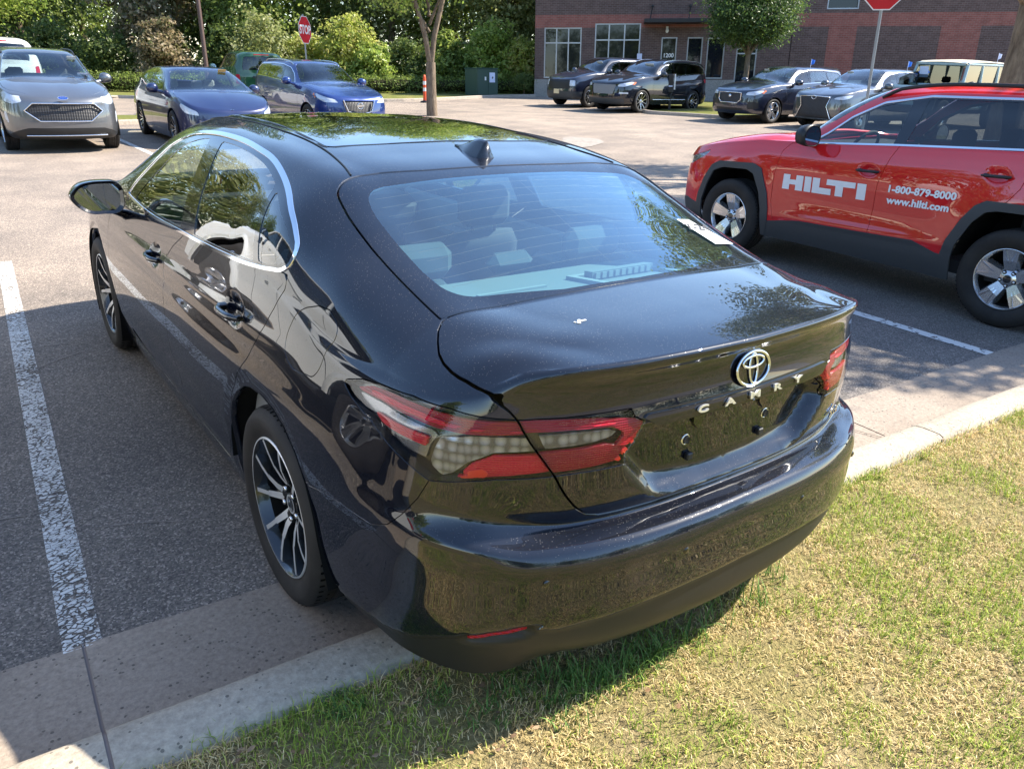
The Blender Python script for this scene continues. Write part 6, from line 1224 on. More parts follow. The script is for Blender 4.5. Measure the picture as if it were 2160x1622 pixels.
def lawn():
    straw = np.array([[.72, .55, .26], [.60, .45, .20], [.82, .66, .36], [.52, .38, .17]]); green = np.array([[.28, .37, .055], [.38, .46, .07], [.19, .28, .04], [.48, .52, .11]])
    def field(n, s0, s1, t0, t1, Lr, Wr, name, dens=None):
        s = rng.uniform(s0, s1, n); t = t0+(t1-t0)*rng.random(n); P = K0+s[:, None]*KD+t[:, None]*KN; P = np.column_stack([P, np.full(n, .082)])
        g = .55*vnoise(P[:, 0]*3.2+5, P[:, 1]*3.2+9, 1)+.45*vnoise(P[:, 0]*11, P[:, 1]*11+3, 2); bare = vnoise(P[:, 0]*1.7+20, P[:, 1]*1.7+30, 3)*.6+.4*vnoise(P[:, 0]*7, P[:, 1]*7, 5)+.35*np.exp(-(((P[:, 0]+.70)/.22)**2+((P[:, 1]+.78)/.12)**2))
        ok = (bare < .66) | (rng.random(n) < .35); P, g = P[ok], g[ok]; n = len(P); isg = rng.random(n) < np.clip((g-.30)*2.1, .10, .80)
        C = np.where(isg[:, None], green[rng.integers(0, 4, n)], straw[rng.integers(0, 4, n)])*rng.uniform(.75, 1.2, (n, 1)); L = rng.uniform(*Lr, n)*np.where(isg, 1.1, .85); lean = np.where(isg, rng.uniform(.2, 1.15, n), rng.uniform(.75, 1.5, n)); blades(name, P, L, rng.uniform(*Wr, n), C, lean)
    field(9000, -.8, 9., .655, .72, (.02, .06), (.0018, .0036), 'grass_fringe'); field(215000, -.8, 6.2, .69, 2.9, (.016, .044), (.0016, .0036), 'grass')
    field(60000, 5.5, 16, .69, 4.5, (.03, .06), (.004, .008), 'grass'); field(50000, -6, 9, 2.9, 7.5, (.03, .07), (.004, .009), 'grass')
    # long soft tufts that the mower missed under the overhang
    tufts = []
    for (x, y, r, n, L) in [(-.57, -.84, .07, 60, .07), (-.47, -.92, .07, 80, .08), (-.38, -.95, .07, 90, .09), (-.28, -.98, .07, 80, .09), (-.18, -.98, .06, 70, .10), (-.10, -.97, .05, 35, .09), (.02, -.98, .05, 26, .10), (.14, -.98, .04, 18, .09), (.32, -.97, .05, 26, .11), (.50, -.93, .04, 14, .09), (-.98, -.66, .055, 110, .05), (-.76, -.76, .05, 50, .04), (-.50, -1.02, .08, 50, .05), (-.68, -.90, .06, 40, .05)]:
        a = rng.uniform(0, 6.28, n); q = r*np.sqrt(rng.random(n)); P = np.column_stack([x+q*np.cos(a), y+q*np.sin(a), np.full(n, .080)]); tufts.append((P, rng.uniform(.5, 1.25, n)*L))
    P = np.vstack([t[0] for t in tufts]); L = np.concatenate([t[1] for t in tufts]); n = len(P); segs = 6; th = rng.uniform(0, 2*pi, n); V = []; arc = rng.uniform(1.1, 2.5, n); w0 = rng.uniform(.0016, .0032, n)
    d = np.stack([np.cos(th), np.sin(th), 0*th], 1); s = np.stack([-np.sin(th), np.cos(th), 0*th], 1); pos = P.copy(); rows = []
    for k in range(segs+1):
        t = k/segs; ang = arc*t; rows.append((pos-s*(w0*(1-t*.85))[:, None], pos+s*(w0*(1-t*.85))[:, None])); pos = pos+(d*np.sin(ang)[:, None]+np.array([0, 0, 1.])*np.cos(ang)[:, None])*(L/segs)[:, None]; pos[:, 2] = np.maximum(pos[:, 2], .086)
    V = np.stack([q for r in rows for q in r], 1).reshape(-1, 3); m_ = 2*(segs+1); k = np.arange(n)[:, None]*m_; F = np.vstack([k+[2*i, 2*i+1, 2*i+3, 2*i+2] for i in range(segs)])
    me = mesh_from(V, F); C = np.array([[.13, .24, .05], [.19, .31, .08], [.09, .17, .04]])[rng.integers(0, 3, n)]*rng.uniform(.7, 1.2, (n, 1)); set_tint(me, np.repeat(C, m_, 0)); o = link('tall_grass', me, M['blade']); o['kind'] = 'stuff'
    # litter: dry leaves and clover on the thin turf
    n = 260; x = np.concatenate([rng.uniform(-1.5, -.5, 120), rng.uniform(-.5, 3.5, 140)]); y = np.concatenate([rng.uniform(-1.1, -.62, 120), rng.uniform(-2.2, -.8, 140)]); r = rng.uniform(.004, .013, n); a = rng.uniform(0, 6.3, n); V = []; F = []
    for i in range(n):
        k = len(V); tl = rng.uniform(-.5, .5)
        for j in range(6): q = a[i]+j*pi/3; V.append((x[i]+r[i]*cos(q), y[i]+r[i]*.6*sin(q), .094+r[i]*tl*cos(q)+.004*rng.random()))
        F.append([k, k+1, k+2, k+3]); F.append([k, k+3, k+4, k+5])
    me = mesh_from(V, F, smooth=False); set_tint(me, np.repeat(np.array([[.28, .17, .09], [.38, .26, .16], [.20, .13, .08]])[rng.integers(0, 3, n)], 6, 0)); o = link('leaf_litter', me, M['blade']); o['kind'] = 'stuff'
# ---------------------------------------------------------------- trees
bm_ = mat('bark', (.13, .10, .075), .9, spec=.15); _h = NT(bm_); _v = _h.coord('Object', (1, 1, .25)); _n = _h.noise(_v, 14, 4, .7); _h.l(_h.ramp(_n, [(.3, (.10, .075, .055)), (.7, (.27, .21, .15))]), _h.b.inputs['Base Color']); _h.bump(_n, .9, .03)
def leaves(centres, radii, n, size, cols, per=9, shell=.55, flat=.8, seed=1, up=.25):
    """leaf clumps spread through a set of lobes; colour only varies from leaf to leaf"""
    r = np.random.default_rng(seed); centres = np.array(centres, float); radii = np.array(radii, float); vol = radii.prod(1)**(2/3.); k = r.choice(len(centres), n//per, p=vol/vol.sum()); nc = len(k)
    d = r.normal(size=(nc, 3)); d /= np.linalg.norm(d, axis=1, keepdims=True); rad = (shell+(1-shell)*r.random(nc)**.6)*(1+.18*r.normal(size=nc)); cc = centres[k]+d*rad[:, None]*radii[k]
    cs = np.mean(radii)*.16; P = np.repeat(cc, per, 0)+r.normal(size=(nc*per, 3))*cs*[1, 1, flat]; m = len(P); nrm = r.normal(size=(m, 3))+[0, 0, up*3]; nrm += np.repeat(d, per, 0)*1.0; nrm /= np.linalg.norm(nrm, axis=1, keepdims=True)
    a = np.cross(nrm, r.normal(size=(m, 3))); a /= np.linalg.norm(a, axis=1, keepdims=True)+1e-9; b = np.cross(nrm, a); s = (size*r.uniform(.6, 1.35, m))[:, None]; V = np.stack([P-a*s*.5, P-b*s*.30+nrm*s*.06, P+a*s*.55, P+b*s*.30+nrm*s*.06], 1).reshape(-1, 3)
    F = np.arange(m*4).reshape(-1, 4); cols = np.array(cols); tone = np.repeat(r.integers(0, len(cols), nc), per); mixr = r.random(m) < .3; tone[mixr] = r.integers(0, len(cols), mixr.sum()); C = cols[tone]*r.uniform(.75, 1.25, (m, 1)); me = mesh_from(V, F, smooth=False); set_tint(me, np.repeat(C, 4, 0)); return me
G_DK = [(0.114, 0.160, 0.043), (0.152, 0.206, 0.055), (0.199, 0.251, 0.069), (0.091, 0.130, 0.036)]; G_MD = [(0.171, 0.232, 0.049), (0.220, 0.293, 0.067), (0.134, 0.189, 0.041), (0.281, 0.342, 0.079)]; G_LT = [(0.268, 0.366, 0.067), (0.354, 0.439, 0.091), (0.207, 0.293, 0.055), (0.439, 0.488, 0.134)]
G_YL = [(0.390, 0.439, 0.085), (0.488, 0.512, 0.134), (0.305, 0.366, 0.073), (0.439, 0.415, 0.134)]; G_BR = [(0.244, 0.195, 0.104), (0.342, 0.268, 0.159), (0.183, 0.171, 0.079), (0.439, 0.354, 0.232), (0.159, 0.171, 0.073)]; G_OL = [(0.220, 0.250, 0.079), (0.293, 0.317, 0.110), (0.171, 0.201, 0.061), (0.378, 0.390, 0.171)]
def tree(name, label, base, H, R, cols, n=7000, size=.17, trunk_r=.16, crown0=.30, seed=1, group=None, lobes=9, fork=None, lowfill=True, shell=.5, squash=1.):
    r = np.random.default_rng(seed+100); root = empty(name, tuple(base), up_rot()); tag(root, label, 'tree' if name != 'shrub' else 'shrub', group)
    cs, rs = [], []
    for i in range(lobes):
        t = (i+.5)/lobes; z = H*(crown0+(1-crown0)*t*.92); w_ = R*(sin(pi*(.18+.74*t))**.7)*(.55 if i else .7); a = i*2.4+seed; off = R*.45*(1-.4*t)*r.uniform(.5, 1.1); cs.append((off*cos(a), off*sin(a), z)); q = w_*r.uniform(.75, 1.1); rs.append((q, q, q*.75*squash))
    mb = MB()
    if fork:
        mb.tube([(0, 0, -.2), (0, .02, fork*.5), (0, 0, fork)], [trunk_r*1.15, trunk_r, trunk_r*.95], 12)
        for a, l, z2 in ((.3, .9, 2.0), (2.2, .75, 2.3), (3.6, 1.0, 1.9), (5.1, .8, 2.2)):
            mb.tube([(0, 0, fork-.12), (l*.22*cos(a), l*.22*sin(a), fork+.35*z2), (l*.75*cos(a), l*.75*sin(a), fork+.9*z2), (l*1.2*cos(a), l*1.2*sin(a), fork+1.6*z2)], [trunk_r*.62, trunk_r*.5, trunk_r*.33, trunk_r*.12], 9)
    else:
        mb.tube([(0, 0, -.2), (.03*H*.1, 0, H*.25), (0, .05, H*.6), (0, 0, H*.88)], [trunk_r*1.2, trunk_r*.9, trunk_r*.5, trunk_r*.12], 10)
    for i in range(0, lobes): c = cs[i]; mb.tube([(0, 0, max(c[2]*.62, fork or 0)), (c[0]*.5, c[1]*.5, c[2]*.82), c], [trunk_r*.33, trunk_r*.2, trunk_r*.06], 6)
    mb.build('trunk', M['bark'], root); link('crown', leaves(cs, rs, n, size, cols, seed=seed, shell=shell), M['leaf'], root); return root
def zb(p, d):
    q = at((p, 160), d); return (q[0], q[1], float(gz(q[0], q[1])))
def greenery():
    gr = 'trees of the wood behind the hedge'
    # (px, depth, height, radius, palette, name, label)
    T = [(60, 44, 13, 4.6, G_DK, 'dark green tree of the wood at the far left, behind the bright overhanging tree'), (330, 41, 12, 3.3, G_BR, 'brown leaved tree in the wood right of the overhanging tree'),
         (455, 45, 14, 4.2, G_DK, 'dark tree in the wood behind the thin brown lamp post'), (570, 41, 13, 4.0, G_MD, 'mid green tree of the wood between lamp post and small stop sign'), (700, 47, 15, 4.6, G_DK, 'dark tall tree of the wood behind the small stop sign'),
         (830, 44, 13, 4.2, G_OL, 'olive tree of the wood left of the forked tree'), (960, 46, 14, 4.4, G_MD, 'green tree of the wood between forked tree and transformer box'), (1075, 43, 12, 4.0, G_OL, 'pale green tree of the wood above the transformer box'),
         (1180, 52, 14, 4.6, G_DK, 'dark tree behind the left corner of the brick building'), (190, 50, 15, 5., G_MD, 'tall green tree deep in the wood, left of the brown one'), (-90, 42, 13, 4.6, G_MD, 'green tree of the wood cut by the left edge')]
    for i, (p, d, H, R, c, l) in enumerate(T): tree('tree', l, zb(p, d), H, R, c, n=15000, size=.24, trunk_r=.2, crown0=.16, seed=i+1, group=gr, lobes=11)
    S = [(735, 37.5, 3.6, 2.0, G_YL, 'yellow green bush right of the small stop sign'), (650, 38, 2.6, 1.7, G_YL, 'yellow green bush behind the small stop sign'), (790, 37, 2.3, 1.3, G_LT, 'light green weeping bush left of the forked tree trunk'), (560, 37, 3.4, 2.3, G_OL, 'speckled olive bush right of the lamp post'),
         (480, 38, 2.9, 1.7, G_DK, 'dark bush behind the green suv'), (350, 37, 3.3, 1.6, G_BR, 'brown speckled bush above the hedge by the dark saloon'), (1040, 39, 3.4, 2.2, G_LT, 'bright bush above the transformer box'), (945, 38.5, 2.8, 1.6, G_MD, 'green bush right of the forked tree trunk'), (1110, 38.5, 2.6, 1.5, G_YL, 'yellowish bush against the building corner'),
         (225, 38, 2.6, 1.9, G_DK, 'dark bush below the overhanging branches'), (860, 39, 2.4, 1.6, G_DK, 'dark low bush behind the orange post'), (120, 39, 2.8, 2.2, G_DK, 'dark bush behind the white suv'), (-20, 39, 2.8, 2.2, G_DK, 'dark bush at the left edge of the photo')]
    for i, (p, d, H, R, c, l) in enumerate(S): tree('shrub', l, zb(p, d), H, R, c, n=6500, size=.17, trunk_r=.07, crown0=.10, seed=i+40, group='bushes along the edge of the wood', lobes=8)
    # nearer tree whose bright branches hang in from the top left
    tree('tree', 'bright green tree hanging over the grey crossover at the top left', zb(-40, 30), 7.5, 4.6, G_LT, n=26000, size=.14, trunk_r=.2, crown0=.42, seed=77, lobes=12, squash=.8)
    q = on_ground((911, 240)); tree('tree', 'young tree with a pale forked trunk in front of the hedge', (q[0]*.96, q[1]*.96, float(gz(q[0], q[1]))), 8.0, 2.5, G_LT, n=17000, size=.12, trunk_r=.155, crown0=.46, seed=9, fork=1.55, lobes=11)
    # round headed street tree by the building
    q = at((1572, 190), 29.5); b = (q[0], q[1], float(gz(q[0], q[1])))
    root = empty('tree', b, up_rot()); tag(root, 'round clipped tree on a thin trunk in front of the brick wall', 'tree'); mb = MB(); mb.tube([(0, 0, -.1), (0, 0, 1.2), (.02, 0, 2.4)], [.11, .095, .09], 12)
    for a in range(5): mb.tube([(0, 0, 1.9), (.5*cos(a*1.26), .5*sin(a*1.26), 2.6), (.9*cos(a*1.26), .9*sin(a*1.26), 3.2)], [.06, .04, .02], 6)
    mb.build('trunk', M['bark'], root); cs = [(0, 0, 3.2), (.75, .2, 3.05), (-.75, -.2, 3.05), (.2, .75, 3.05), (-.2, -.75, 3.05), (.5, -.5, 3.7), (-.5, .4, 3.8), (0, 0, 4.2)]; link('crown', leaves(cs, [(1.05, 1.05, .74)]*8, 42000, .085, [(.06, .115, .03), (.09, .15, .035), (.13, .19, .04), (.05, .09, .03)], seed=5, shell=.65), M['leaf'], root)
    # big street tree right, trunk at the frame edge, crown above the frame
    q = at((2142, 170), 13.2); b = (q[0], q[1], float(gz(q[0], q[1]))-.02); root = empty('tree', b, (0, 0, 0)); tag(root, 'street tree at the right edge, only its rough grey brown trunk in the frame', 'tree')
    mb = MB(); mb.tube([(0, 0, -.1), (.0, 0, .3), (.02, .02, 1.2), (.10, .06, 2.2), (.14, .10, 3.0)], [.34, .27, .235, .21, .20], 16)
    br = []
    for i, (a, l, z) in enumerate(((2.75, 3.0, 4.3), (3.3, 3.2, 4.5), (2.9, 2.3, 5.6), (2.2, 2.0, 6.4), (3.7, 2.4, 5.6), (.6, 1.9, 6.6), (4.6, 2.0, 7.0), (3.2, 1.2, 8.2))):
        e = (.14+l*cos(a), .10+l*sin(a), z); br.append(e); mb.tube([(.14, .10, 2.7), (.14+l*.3*cos(a), .10+l*.3*sin(a), 2.7+(z-2.7)*.5), e], [.12, .085, .03], 8)
        for k in range(4):
            a2 = a+(k-1.5)*.55; e2 = (e[0]*.75+1.1*cos(a2), e[1]*.75+1.1*sin(a2), z+.3+.35*k); mb.tube([(e[0]*.55, e[1]*.55, 2.7+(z-2.7)*.72), e2], [.045, .015], 6); br.append(e2)
    mb.build('trunk', M['bark'], root); link('crown', leaves(br, [(.95, .95, .6)]*len(br), 34000, .10, G_OL, per=14, seed=21, shell=.3), M['leaf'], root)
    tree('tree', 'small open tree on the grass right of the frame, casting dappled shade', (8.9, -1.9, .08), 6.6, 1.7, G_OL, n=3600, size=.10, trunk_r=.09, crown0=.62, seed=58, lobes=6, shell=.2)
    for i, (x, y, H, R, c, l) in enumerate(((-17, 8, 9, 3.6, G_MD, 'left of the frame, mirrored in the front door glass'), (-19, 17, 10, 4.2, G_OL, 'left of the frame, mirrored above the hood'), (-15, -1, 8, 3.2, G_LT, 'left of the frame, mirrored in the rear door glass'), (-21, 27, 11, 4.4, G_DK, 'far left of the frame, beyond the parked cars'),
            (-14, -34, 9, 4., G_DK, 'behind the camera, mirrored low in the building windows'), (-3, -36, 10, 4.6, G_MD, 'behind the camera, second from the left'), (9, -35, 9, 4.4, G_OL, 'behind the camera, third from the left'), (22, -33, 10, 4.6, G_DK, 'behind the camera at the right'), (-27, -30, 10, 4.6, G_MD, 'behind the camera, farthest left'))): tree('tree', 'tree '+l, (x, y, 0), H, R, c, n=9000, size=.26, trunk_r=.2, crown0=.2, seed=i+60, lobes=9)
    for i, (x, y, H, R, c) in enumerate(((-9, 38, 13, 4.6, G_OL), (-15, 36, 13, 4.8, G_MD), (-22, 33, 12, 4.6, G_DK), (-28, 27, 12, 4.8, G_MD))): tree('tree', '%s tree of the wood outside the left edge, mirrored in the side windows' % ('nearest', 'second', 'third', 'farthest')[i], (x, y, 0), H, R, c, n=11000, size=.28, trunk_r=.2, crown0=.14, seed=i+90, group=gr, lobes=10)
    for nm, x0, x1, y0, sgn in (('far_wood', -30, 62, 62, 1), ('rear_wood', -60, 50, -48, -1)):
        cs = [(x, y0+sgn*(2*sin(x*.7))+(30-x)*.18*(sgn > 0), z) for x in np.arange(x0, x1, 4.) for z in (2., 5.5, 9.)]; o = link(nm, leaves(cs, [(3.6, 2.2, 3.0)]*len(cs), 60000, .42, G_DK+G_MD[:2], seed=4, shell=.4), M['leaf']); o['kind'] = 'stuff'
    # hedge in two lengths, low globe bushes
    for nm, px, lab in (('hedge', [(-120, 33), (240, 33.3), (600, 35), (1003, 36.8)], 'long clipped hedge running behind the parked cars to the transformer box'), ('hedge', [(1052, 37.6), (1126, 37.2)], 'short clipped hedge between transformer box and building')):
        pts = cr([zb(p, d) for p, d in px], n=6); root = empty(nm, tuple(pts[0])); tag(root, lab, 'hedge'); o0 = pts[0]; cs = []; rs = []; L = np.linalg.norm(np.diff(pts[:, :2], axis=0), axis=1).sum(); n = int(L/.4)+2; dd = np.r_[0, np.cumsum(np.linalg.norm(np.diff(pts[:, :2], axis=0), axis=1))]
        core = MB()
        for i in range(n):
            s = L*i/(n-1); p = np.array([np.interp(s, dd, pts[:, j]) for j in range(3)])-o0; hh = .36+.03*sin(i*1.7); cs.append((p[0], p[1], p[2]+.44)); rs.append((.42, .42, hh))
        core.tube([(c[0], c[1], c[2]-.05) for c in cs], .26, 8); core.build('dark_core', M['wood_floor'], root); link('foliage', leaves(cs, rs, int(L*1500), .075, G_MD+G_DK[:2]+[G_LT[1]], per=6, seed=31, shell=.8), M['leaf'], root)  # one solid dark core fills the inside of the hedge
    for p, d, r_, lab in ((1145, 36.6, .42, 'globe bush on a short stem at the building corner'), (1107, 36.4, .42, 'globe bush beside the short hedge')):
        b = zb(p, d); root = empty('shrub', b); tag(root, lab, 'shrub'); mb = MB(); mb.tube([(0, 0, -.05), (0, 0, .5)], .035, 6); mb.build('stem', M['bark'], root); link('foliage', leaves([(0, 0, .62)], [(r_, r_, .34)], 2600, .06, G_DK, seed=3, shell=.75), M['leaf'], root)
# ---------------------------------------------------------------- street furniture
mat('sign_red', (.55, .012, .02), .4, spec=.4); mat('sign_white', (.78, .78, .78), .4); mat('galvanised', (.33, .34, .35), .45, .7); mat('pole_brown', (.09, .055, .045), .55); mat('box_green', (.022, .060, .045), .5); mat('cone_orange', (.75, .09, .02), .5); mat('post_black', (.012, .012, .012), .5)
def stop_sign(px, row, depth, size, label, face_yaw, gdepth=None):
    c = at((px, row), depth); up = np.array(UP); g = float(gz(c[0], c[1])); hgt = (c[2]-g)/up[2]; b = c-up*hgt; root = empty('stop_sign', tuple(b), up_rot(face_yaw)); tag(root, label, 'sign')
    mb = MB(); mb.box((0, .03, (hgt+size*.5)/2), (.055, .035, hgt+size*.5+.1), 0, bev=.006); mb.build('post', M['galvanised'], root)
    p8 = lambda r: [(r*cos(pi/8+k*pi/4)/cos(pi/8), r*sin(pi/8+k*pi/4)/cos(pi/8)) for k in range(8)]; fr = lambda u, v, h: (u, -h, hgt+v)
    mb = MB(); mb.prism(p8(size/2), 0, .004, fr); pl = mb.build('sign_plate', M['sign_white'], root); mb = MB(); mb.prism(p8(size/2*.945), .004, .0065, fr); mb.build('red_face', M['sign_red'], pl)
    text_obj('stop_lettering', 'STOP', size*.40, M['sign_white'], pl, (0, -.0085, hgt-.005*size), (radians(90), 0, 0), extrude=.001, bold=.010).scale = (.95, 1.12, 1)
    for k in (-1, 1): pass
    return root
def furniture():
    stop_sign(643, 64, 23.5, .76, 'small distant stop sign turned half away, above the blue crossover roof', -.42+1.12)
    stop_sign(1866, -22, 15.5, .76, 'large stop sign on a grey post, cut by the top edge above the red suv', -.85)
    q = at((437, 142), 30); g = float(gz(q[0], q[1])); root = empty('lamp_post', (q[0], q[1], g), up_rot()); tag(root, 'thin brown lamp post rising behind the dark blue saloon', 'lamp post'); mb = MB(); mb.tube([(0, 0, .6), (0, 0, 4.5), (0, 0, 8.5)], [.085, .075, .06], 14); mb.build('pole', M['pole_brown'], root)
    mb = MB(); mb.lathe([(.20, 0), (.20, .55), (.17, .6), (0, .6)], 20); mb.build('base', M['far_concrete'], root); mb = MB(); mb.box((.0, -.45, 8.45), (.35, .75, .14), 0, bev=.03); mb.build('lamp_head', M['pole_brown'], root)
    # transformer cabinet
    a, b = on_ground((1005, 205)), on_ground((1053, 203.5)); c = (a+b)/2; yaw = math.atan2((b-a)[1], (b-a)[0]); W = np.hypot(*(b-a)[:2])*.98; H = 1.16; root = empty('transformer_box', tuple(c), up_rot(yaw)); tag(root, 'dark green utility cabinet with a white notice, in front of the wood', 'cabinet')
    W = min(W, 1.25); mb = MB(); mb.box((0, .45, H/2+.03), (W, .9, H), 0, bev=.03); mb.box((0, .45, H+.03), (W+.04, .96, .05), 0, bev=.02); mb.build('cabinet', M['box_green'], root); mb = MB()
    for s in (-1, 1): mb.box((s*W*.245, -.008, H/2), (W*.47, .02, H*.86), 0, bev=.006)
    mb.build('door', M['box_green'], root); mb = MB(); mb.box((W*.20, -.024, H*.70), (W*.27, .006, .42)); mb.build('notice', M['flag_white'], root); mb = MB(); mb.box((-W*.13, -.024, H*.66), (.09, .006, .15)); mb.build('warning_label', M['paper_white'], root)
    mb = MB(); mb.prism([(-.05, -.04), (.02, -.05), (.05, .02), (.0, .05)], 0, .002, lambda u, v, h: (W*.21+u, -.029-h, H*.70+v)); mb.build('notice_print', M['ink'], root)
    q = on_ground((897, 217)); root = empty('marker_post', tuple(q), up_rot()); tag(root, 'orange and white traffic marker post in front of the hedge', 'marker post'); k = 1.02
    mb = MB(); mb.lathe([(.19, 0), (.19, .05), (.09, .07), (.085, .08)], 20); mb.build('base', M['plastic_black'], root); mb = MB(); mb.lathe([(.085, .08), (.07, .25), (.062, .85), (.05, .95), (.03, k), (0, k)], 20); mb.build('post', M['cone_orange'], root)
    for z in (.42, .66): mb = MB(); mb.lathe([(.0695, z), (.0675, z+.13)], 20); mb.build('reflective_band', M['paper_white'], root)
    q = on_ground((1411, 236)); root = empty('bag_dispenser', tuple(q), up_rot(-.7)); tag(root, 'short black post with a box and a pale strip on the grass island', 'post'); mb = MB(); mb.box((0, 0, .55), (.09, .09, 1.1), 0, bev=.01); mb.build('post', M['post_black'], root); mb = MB(); mb.box((-.02, -.08, .95), (.20, .14, .62), 0, bev=.02); mb.build('box', M['post_black'], root); mb = MB(); mb.box((.13, -.06, 1.0), (.05, .02, .52), 0, bev=.005); mb.build('strip', M['paper_white'], root); mb = MB(); mb.box((-.02, -.153, .86), (.13, .004, .04)); mb.build('label', M['flag_white'], root)
# ---------------------------------------------------------------- brick building
def brick_mat(name, cols, mortar, rot=0):
    m = mat(name, cols[0], .85, spec=.2); h = NT(m); v = h.coord('Object'); s = h.n('SeparateXYZ', {'Vector': v}).outputs; uv = h.n('CombineXYZ', {0: s[0], 1: s[2], 2: 0.}).outputs[0]
    b = h.n('TexBrick', {'Vector': uv, 'Color1': (*cols[0], 1), 'Color2': (*cols[1], 1), 'Mortar': (*mortar, 1), 'Scale': 1., 'Mortar Size': .007, 'Mortar Smooth': .2, 'Bias': -.1, 'Brick Width': .21, 'Row Height': .072}); n = h.noise(v, 3, 3)
    c = h.mix(1., b.outputs['Color'], h.ramp(n, [(.3, (.85, .85, .85)), (.7, (1.12, 1.12, 1.12))]), blend='MULTIPLY'); h.l(c, h.b.inputs['Base Color']); h.bump(h.math('SUBTRACT', 1., b.outputs['Fac']), .5, .01)
brick_mat('brick_dark', [(.098, .062, .054), (.140, .090, .078)], (.17, .145, .13)); brick_mat('brick_red', [(.24, .085, .065), (.29, .11, .085)], (.24, .17, .15)); conc_mat('stone_base', (.30, .28, .25), (.36, .34, .31), .4); mat('frame_alu', (.42, .43, .45), .35, .5); mat('window_dark', (.010, .012, .016), .03, spec=.5)
def building():
    A = on_ground((1127, 204)); B = on_ground((1507, 213)); up = np.array(UP); e = np.array([B[0]-A[0], B[1]-A[1], 0]); e = e-up*(e@up); e /= np.linalg.norm(e); n = np.cross(e, up)   # n points to the camera side
    if n@(CAM-A) < 0: n = -n
    X, Z = e, up; Y = np.cross(Z, X)   # Y points into the building
    root = empty('brick_building', tuple(A)); root.rotation_euler = Matrix([[X[i], Y[i], Z[i]] for i in range(3)]).to_euler(); tag(root, 'long dark brick building with red brick bands, beyond the right hand row of cars', 'building')
    inward = Y@n < 0; sg = 1 if inward else -1
    def fac(q): d = ray(q); t = ((A-CAM)@n)/(d@n); P = CAM+d*t-A; return float(P@X), float(P@Z)
    L, H, D = 46., 6.6, 22.
    ops = []   # openings in the facade (u0, z0, u1, z1)
    def R(p0, p1): (a, b), (c, d) = fac(p0), fac(p1); return (min(a, c), min(b, d), max(a, c), max(b, d))
    W1 = R((1148.5, 59), (1224, 165.5)); W2 = R((1256, 50), (1347, 150)); W2 = (W2[0], W1[1], W2[2], W2[3]); W3 = R((1451, 79), (1478, 150)); W4 = R((1492, 97), (1523, 167)); W3 = (W3[0], W4[1], W3[2], W3[3]); W4 = (W4[0], W4[1], W4[2], W3[3]-.02)
    D1 = R((1396, 79), (1424, 150)); D1 = (D1[0], -.02, D1[2], D1[3]); D2 = R((1554, 103), (1592, 160)); D2 = (D2[0], -.05, D2[2], D2[3]); U1 = R((1751, -30), (1812, 20)); U2 = R((1993, -25), (2048, -3))
    ops = [W1, W2, D1, W3, W4, D2, U1, U2]
    us = sorted({-.0, L, *[o[0] for o in ops], *[o[2] for o in ops], *[fac((1743, 100))[0], fac((1802, 100))[0], fac((1978, 100))[0], fac((2062, 100))[0]]}); band0, band1 = fac((1130, 60))[1], fac((1130, 33))[1]
    st = fac((1128, 168))[1]; zs = sorted({-.4, st, band0, band1, H, *[o[1] for o in ops], *[o[3] for o in ops]})
    red = [(fac((1743, 100))[0], fac((1802, 100))[0]), (fac((1978, 100))[0], fac((2062, 100))[0])]
    cells = {'brick_dark': MB(), 'brick_red': MB(), 'stone_base': MB()}
    for u0, u1 in zip(us[:-1], us[1:]):
        for z0, z1 in zip(zs[:-1], zs[1:]):
            uc, zc = (u0+u1)/2, (z0+z1)/2
            if any(o[0] < uc < o[2] and o[1] < zc < o[3] for o in ops): continue
            k = 'stone_base' if zc < st else 'brick_red' if band0 < zc < band1 or (any(a < uc < b for a, b in red) and zc < band0) else 'brick_dark'; off = -.03 if k == 'stone_base' else 0
            cells[k].add([(u0, off, z0), (u1, off, z0), (u1, off, z1), (u0, off, z1)], [(0, 1, 2, 3)])
    for k, mb in cells.items():
        if k == 'brick_dark': mb.add([(0, 0, -.4), (0, D, -.4), (0, D, H), (0, 0, H)], [(3, 2, 1, 0)]); mb.add([(L, 0, -.4), (L, D, -.4), (L, D, H), (L, 0, H)], [(0, 1, 2, 3)]); mb.add([(0, D, -.4), (L, D, -.4), (L, D, H), (0, D, H)], [(3, 2, 1, 0)])
        if k == 'stone_base': mb.add([(0, -.03, st), (L, -.03, st), (L, 0, st), (0, 0, st)], [(0, 1, 2, 3)])
        mb.build({'brick_dark': 'dark_brick_wall', 'brick_red': 'red_brick_band', 'stone_base': 'stone_plinth'}[k], M[k], root)
    mb = MB(); mb.add([(0, 0, H), (L, 0, H), (L, D, H), (0, D, H)], [(0, 1, 2, 3)]); mb.build('roof', M['far_concrete'], root)
    def window(o, vs, hs, nm='window', rev=.12):
        u0, z0, u1, z1 = o; f = .055; fr = MB()
        for u in (u0+f/2, u1-f/2, *[u0+(u1-u0)*t for t in vs]): fr.box((u, rev*.6, (z0+z1)/2), (f, .06, z1-z0))
        edges = [u0+f]+sum([[u0+(u1-u0)*t-f/2, u0+(u1-u0)*t+f/2] for t in vs], [])+[u1-f]
        for z in (z0+f/2, z1-f/2, *[z0+(z1-z0)*t for t in hs]):
            for a, b in zip(edges[::2], edges[1::2]): fr.box(((a+b)/2, rev*.6, z), (b-a, .056, f))
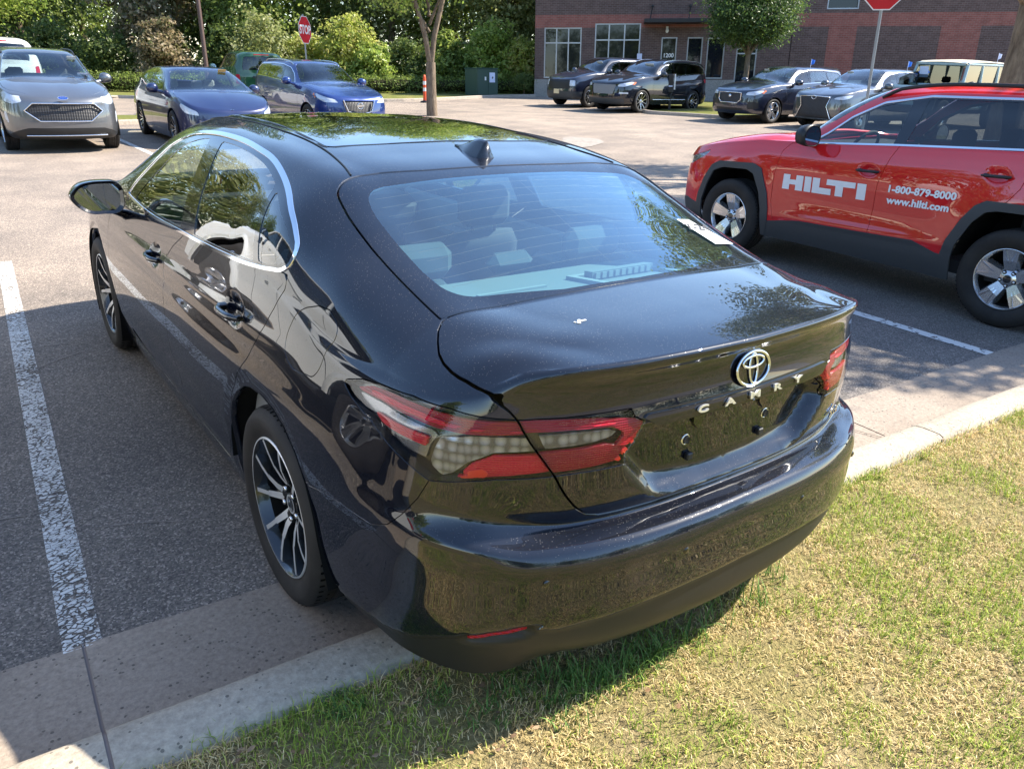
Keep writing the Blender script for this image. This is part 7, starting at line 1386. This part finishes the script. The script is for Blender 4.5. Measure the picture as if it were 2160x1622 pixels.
        w_ = fr.build(nm, M['frame_alu'], root); rv = MB(); rv.add([(u0, 0, z0), (u0, rev, z0), (u0, rev, z1), (u0, 0, z1)], [(0, 1, 2, 3)]); rv.add([(u1, 0, z0), (u1, rev, z0), (u1, rev, z1), (u1, 0, z1)], [(3, 2, 1, 0)]); rv.add([(u0, 0, z1), (u1, 0, z1), (u1, rev, z1), (u0, rev, z1)], [(0, 1, 2, 3)]); rv.add([(u0, -.02, z0), (u1, -.02, z0), (u1, rev, z0), (u0, rev, z0)], [(3, 2, 1, 0)]); rv.build('reveal', M['brick_dark'], w_)
        g = MB(); g.add([(u0, rev, z0), (u1, rev, z0), (u1, rev, z1), (u0, rev, z1)], [(0, 1, 2, 3)]); g.build('pane', M['window_dark'], w_); return w_
    window(W1, (.33, .65), (.70,)); window(W2, (.31, .65), (.70,)); window(W3, (), ()); window(W4, (), ()); window(U1, (), ()); window(U2, (), ())
    d1 = window(D1, (), (.62,), 'door'); window(D2, (), (.90,), 'door')
    t = text_obj('door_number', '1200', .24, M['sign_white'], d1, ((D1[0]+D1[2])/2, .11, D1[1]+(D1[3]-D1[1])*.70), (radians(90), 0, 0), extrude=.002, bold=.006)
    # awning on rods over the entrance
    a0, z0 = fac((1358, 47)); a1 = fac((1500, 30))[0]; mb = MB(); mb.box(((a0+a1)/2, -.55, z0-.02), (a1-a0, 1.1, .16), 0, bev=.01); aw = mb.build('awning', M['post_black'], root)
    for u in (a0+.25, a0+1.9, a0+3.2): mb = MB(); mb.tube([(u, -1.0, z0+.06), (u+.1, -.01, z0+.62)], .022, 6); mb.sphere((u+.1, -.02, z0+.63), .06, 8); mb.build('tie_rod', M['post_black'], aw)
    u, z = fac((1407, 66)); mb = MB(); mb.sphere((u, -.12, z), .075, 10, sc=(1, 1, 1.3)); mb.box((u, -.05, z+.13), (.10, .10, .10)); mb.build('wall_lamp', M['paper_white'], root)
    u0, z0, u1, z1 = R((1344, 114), (1353, 138)); mb = MB(); mb.box(((u0+u1)/2, -.06, (z0+z1)/2), (u1-u0, .01, z1-z0)); s = mb.build('wall_sign', M['flag_white'], root); mb = MB(); mb.box(((u0+u1)/2, -.068, z0+(z1-z0)*.3), ((u1-u0)*.6, .004, (z1-z0)*.3)); mb.build('symbol', M['flag_blue'], s)
    u = fac((1665, 120))[0]; mb = MB(); mb.box((u, -.004, 2.0), (.02, .012, 4.4)); mb.build('control_joint', M['gap_black'], root)
build_camry(); build_rav(); fleet(); fleet2(); ground(); building(); furniture(); greenery(); lawn()
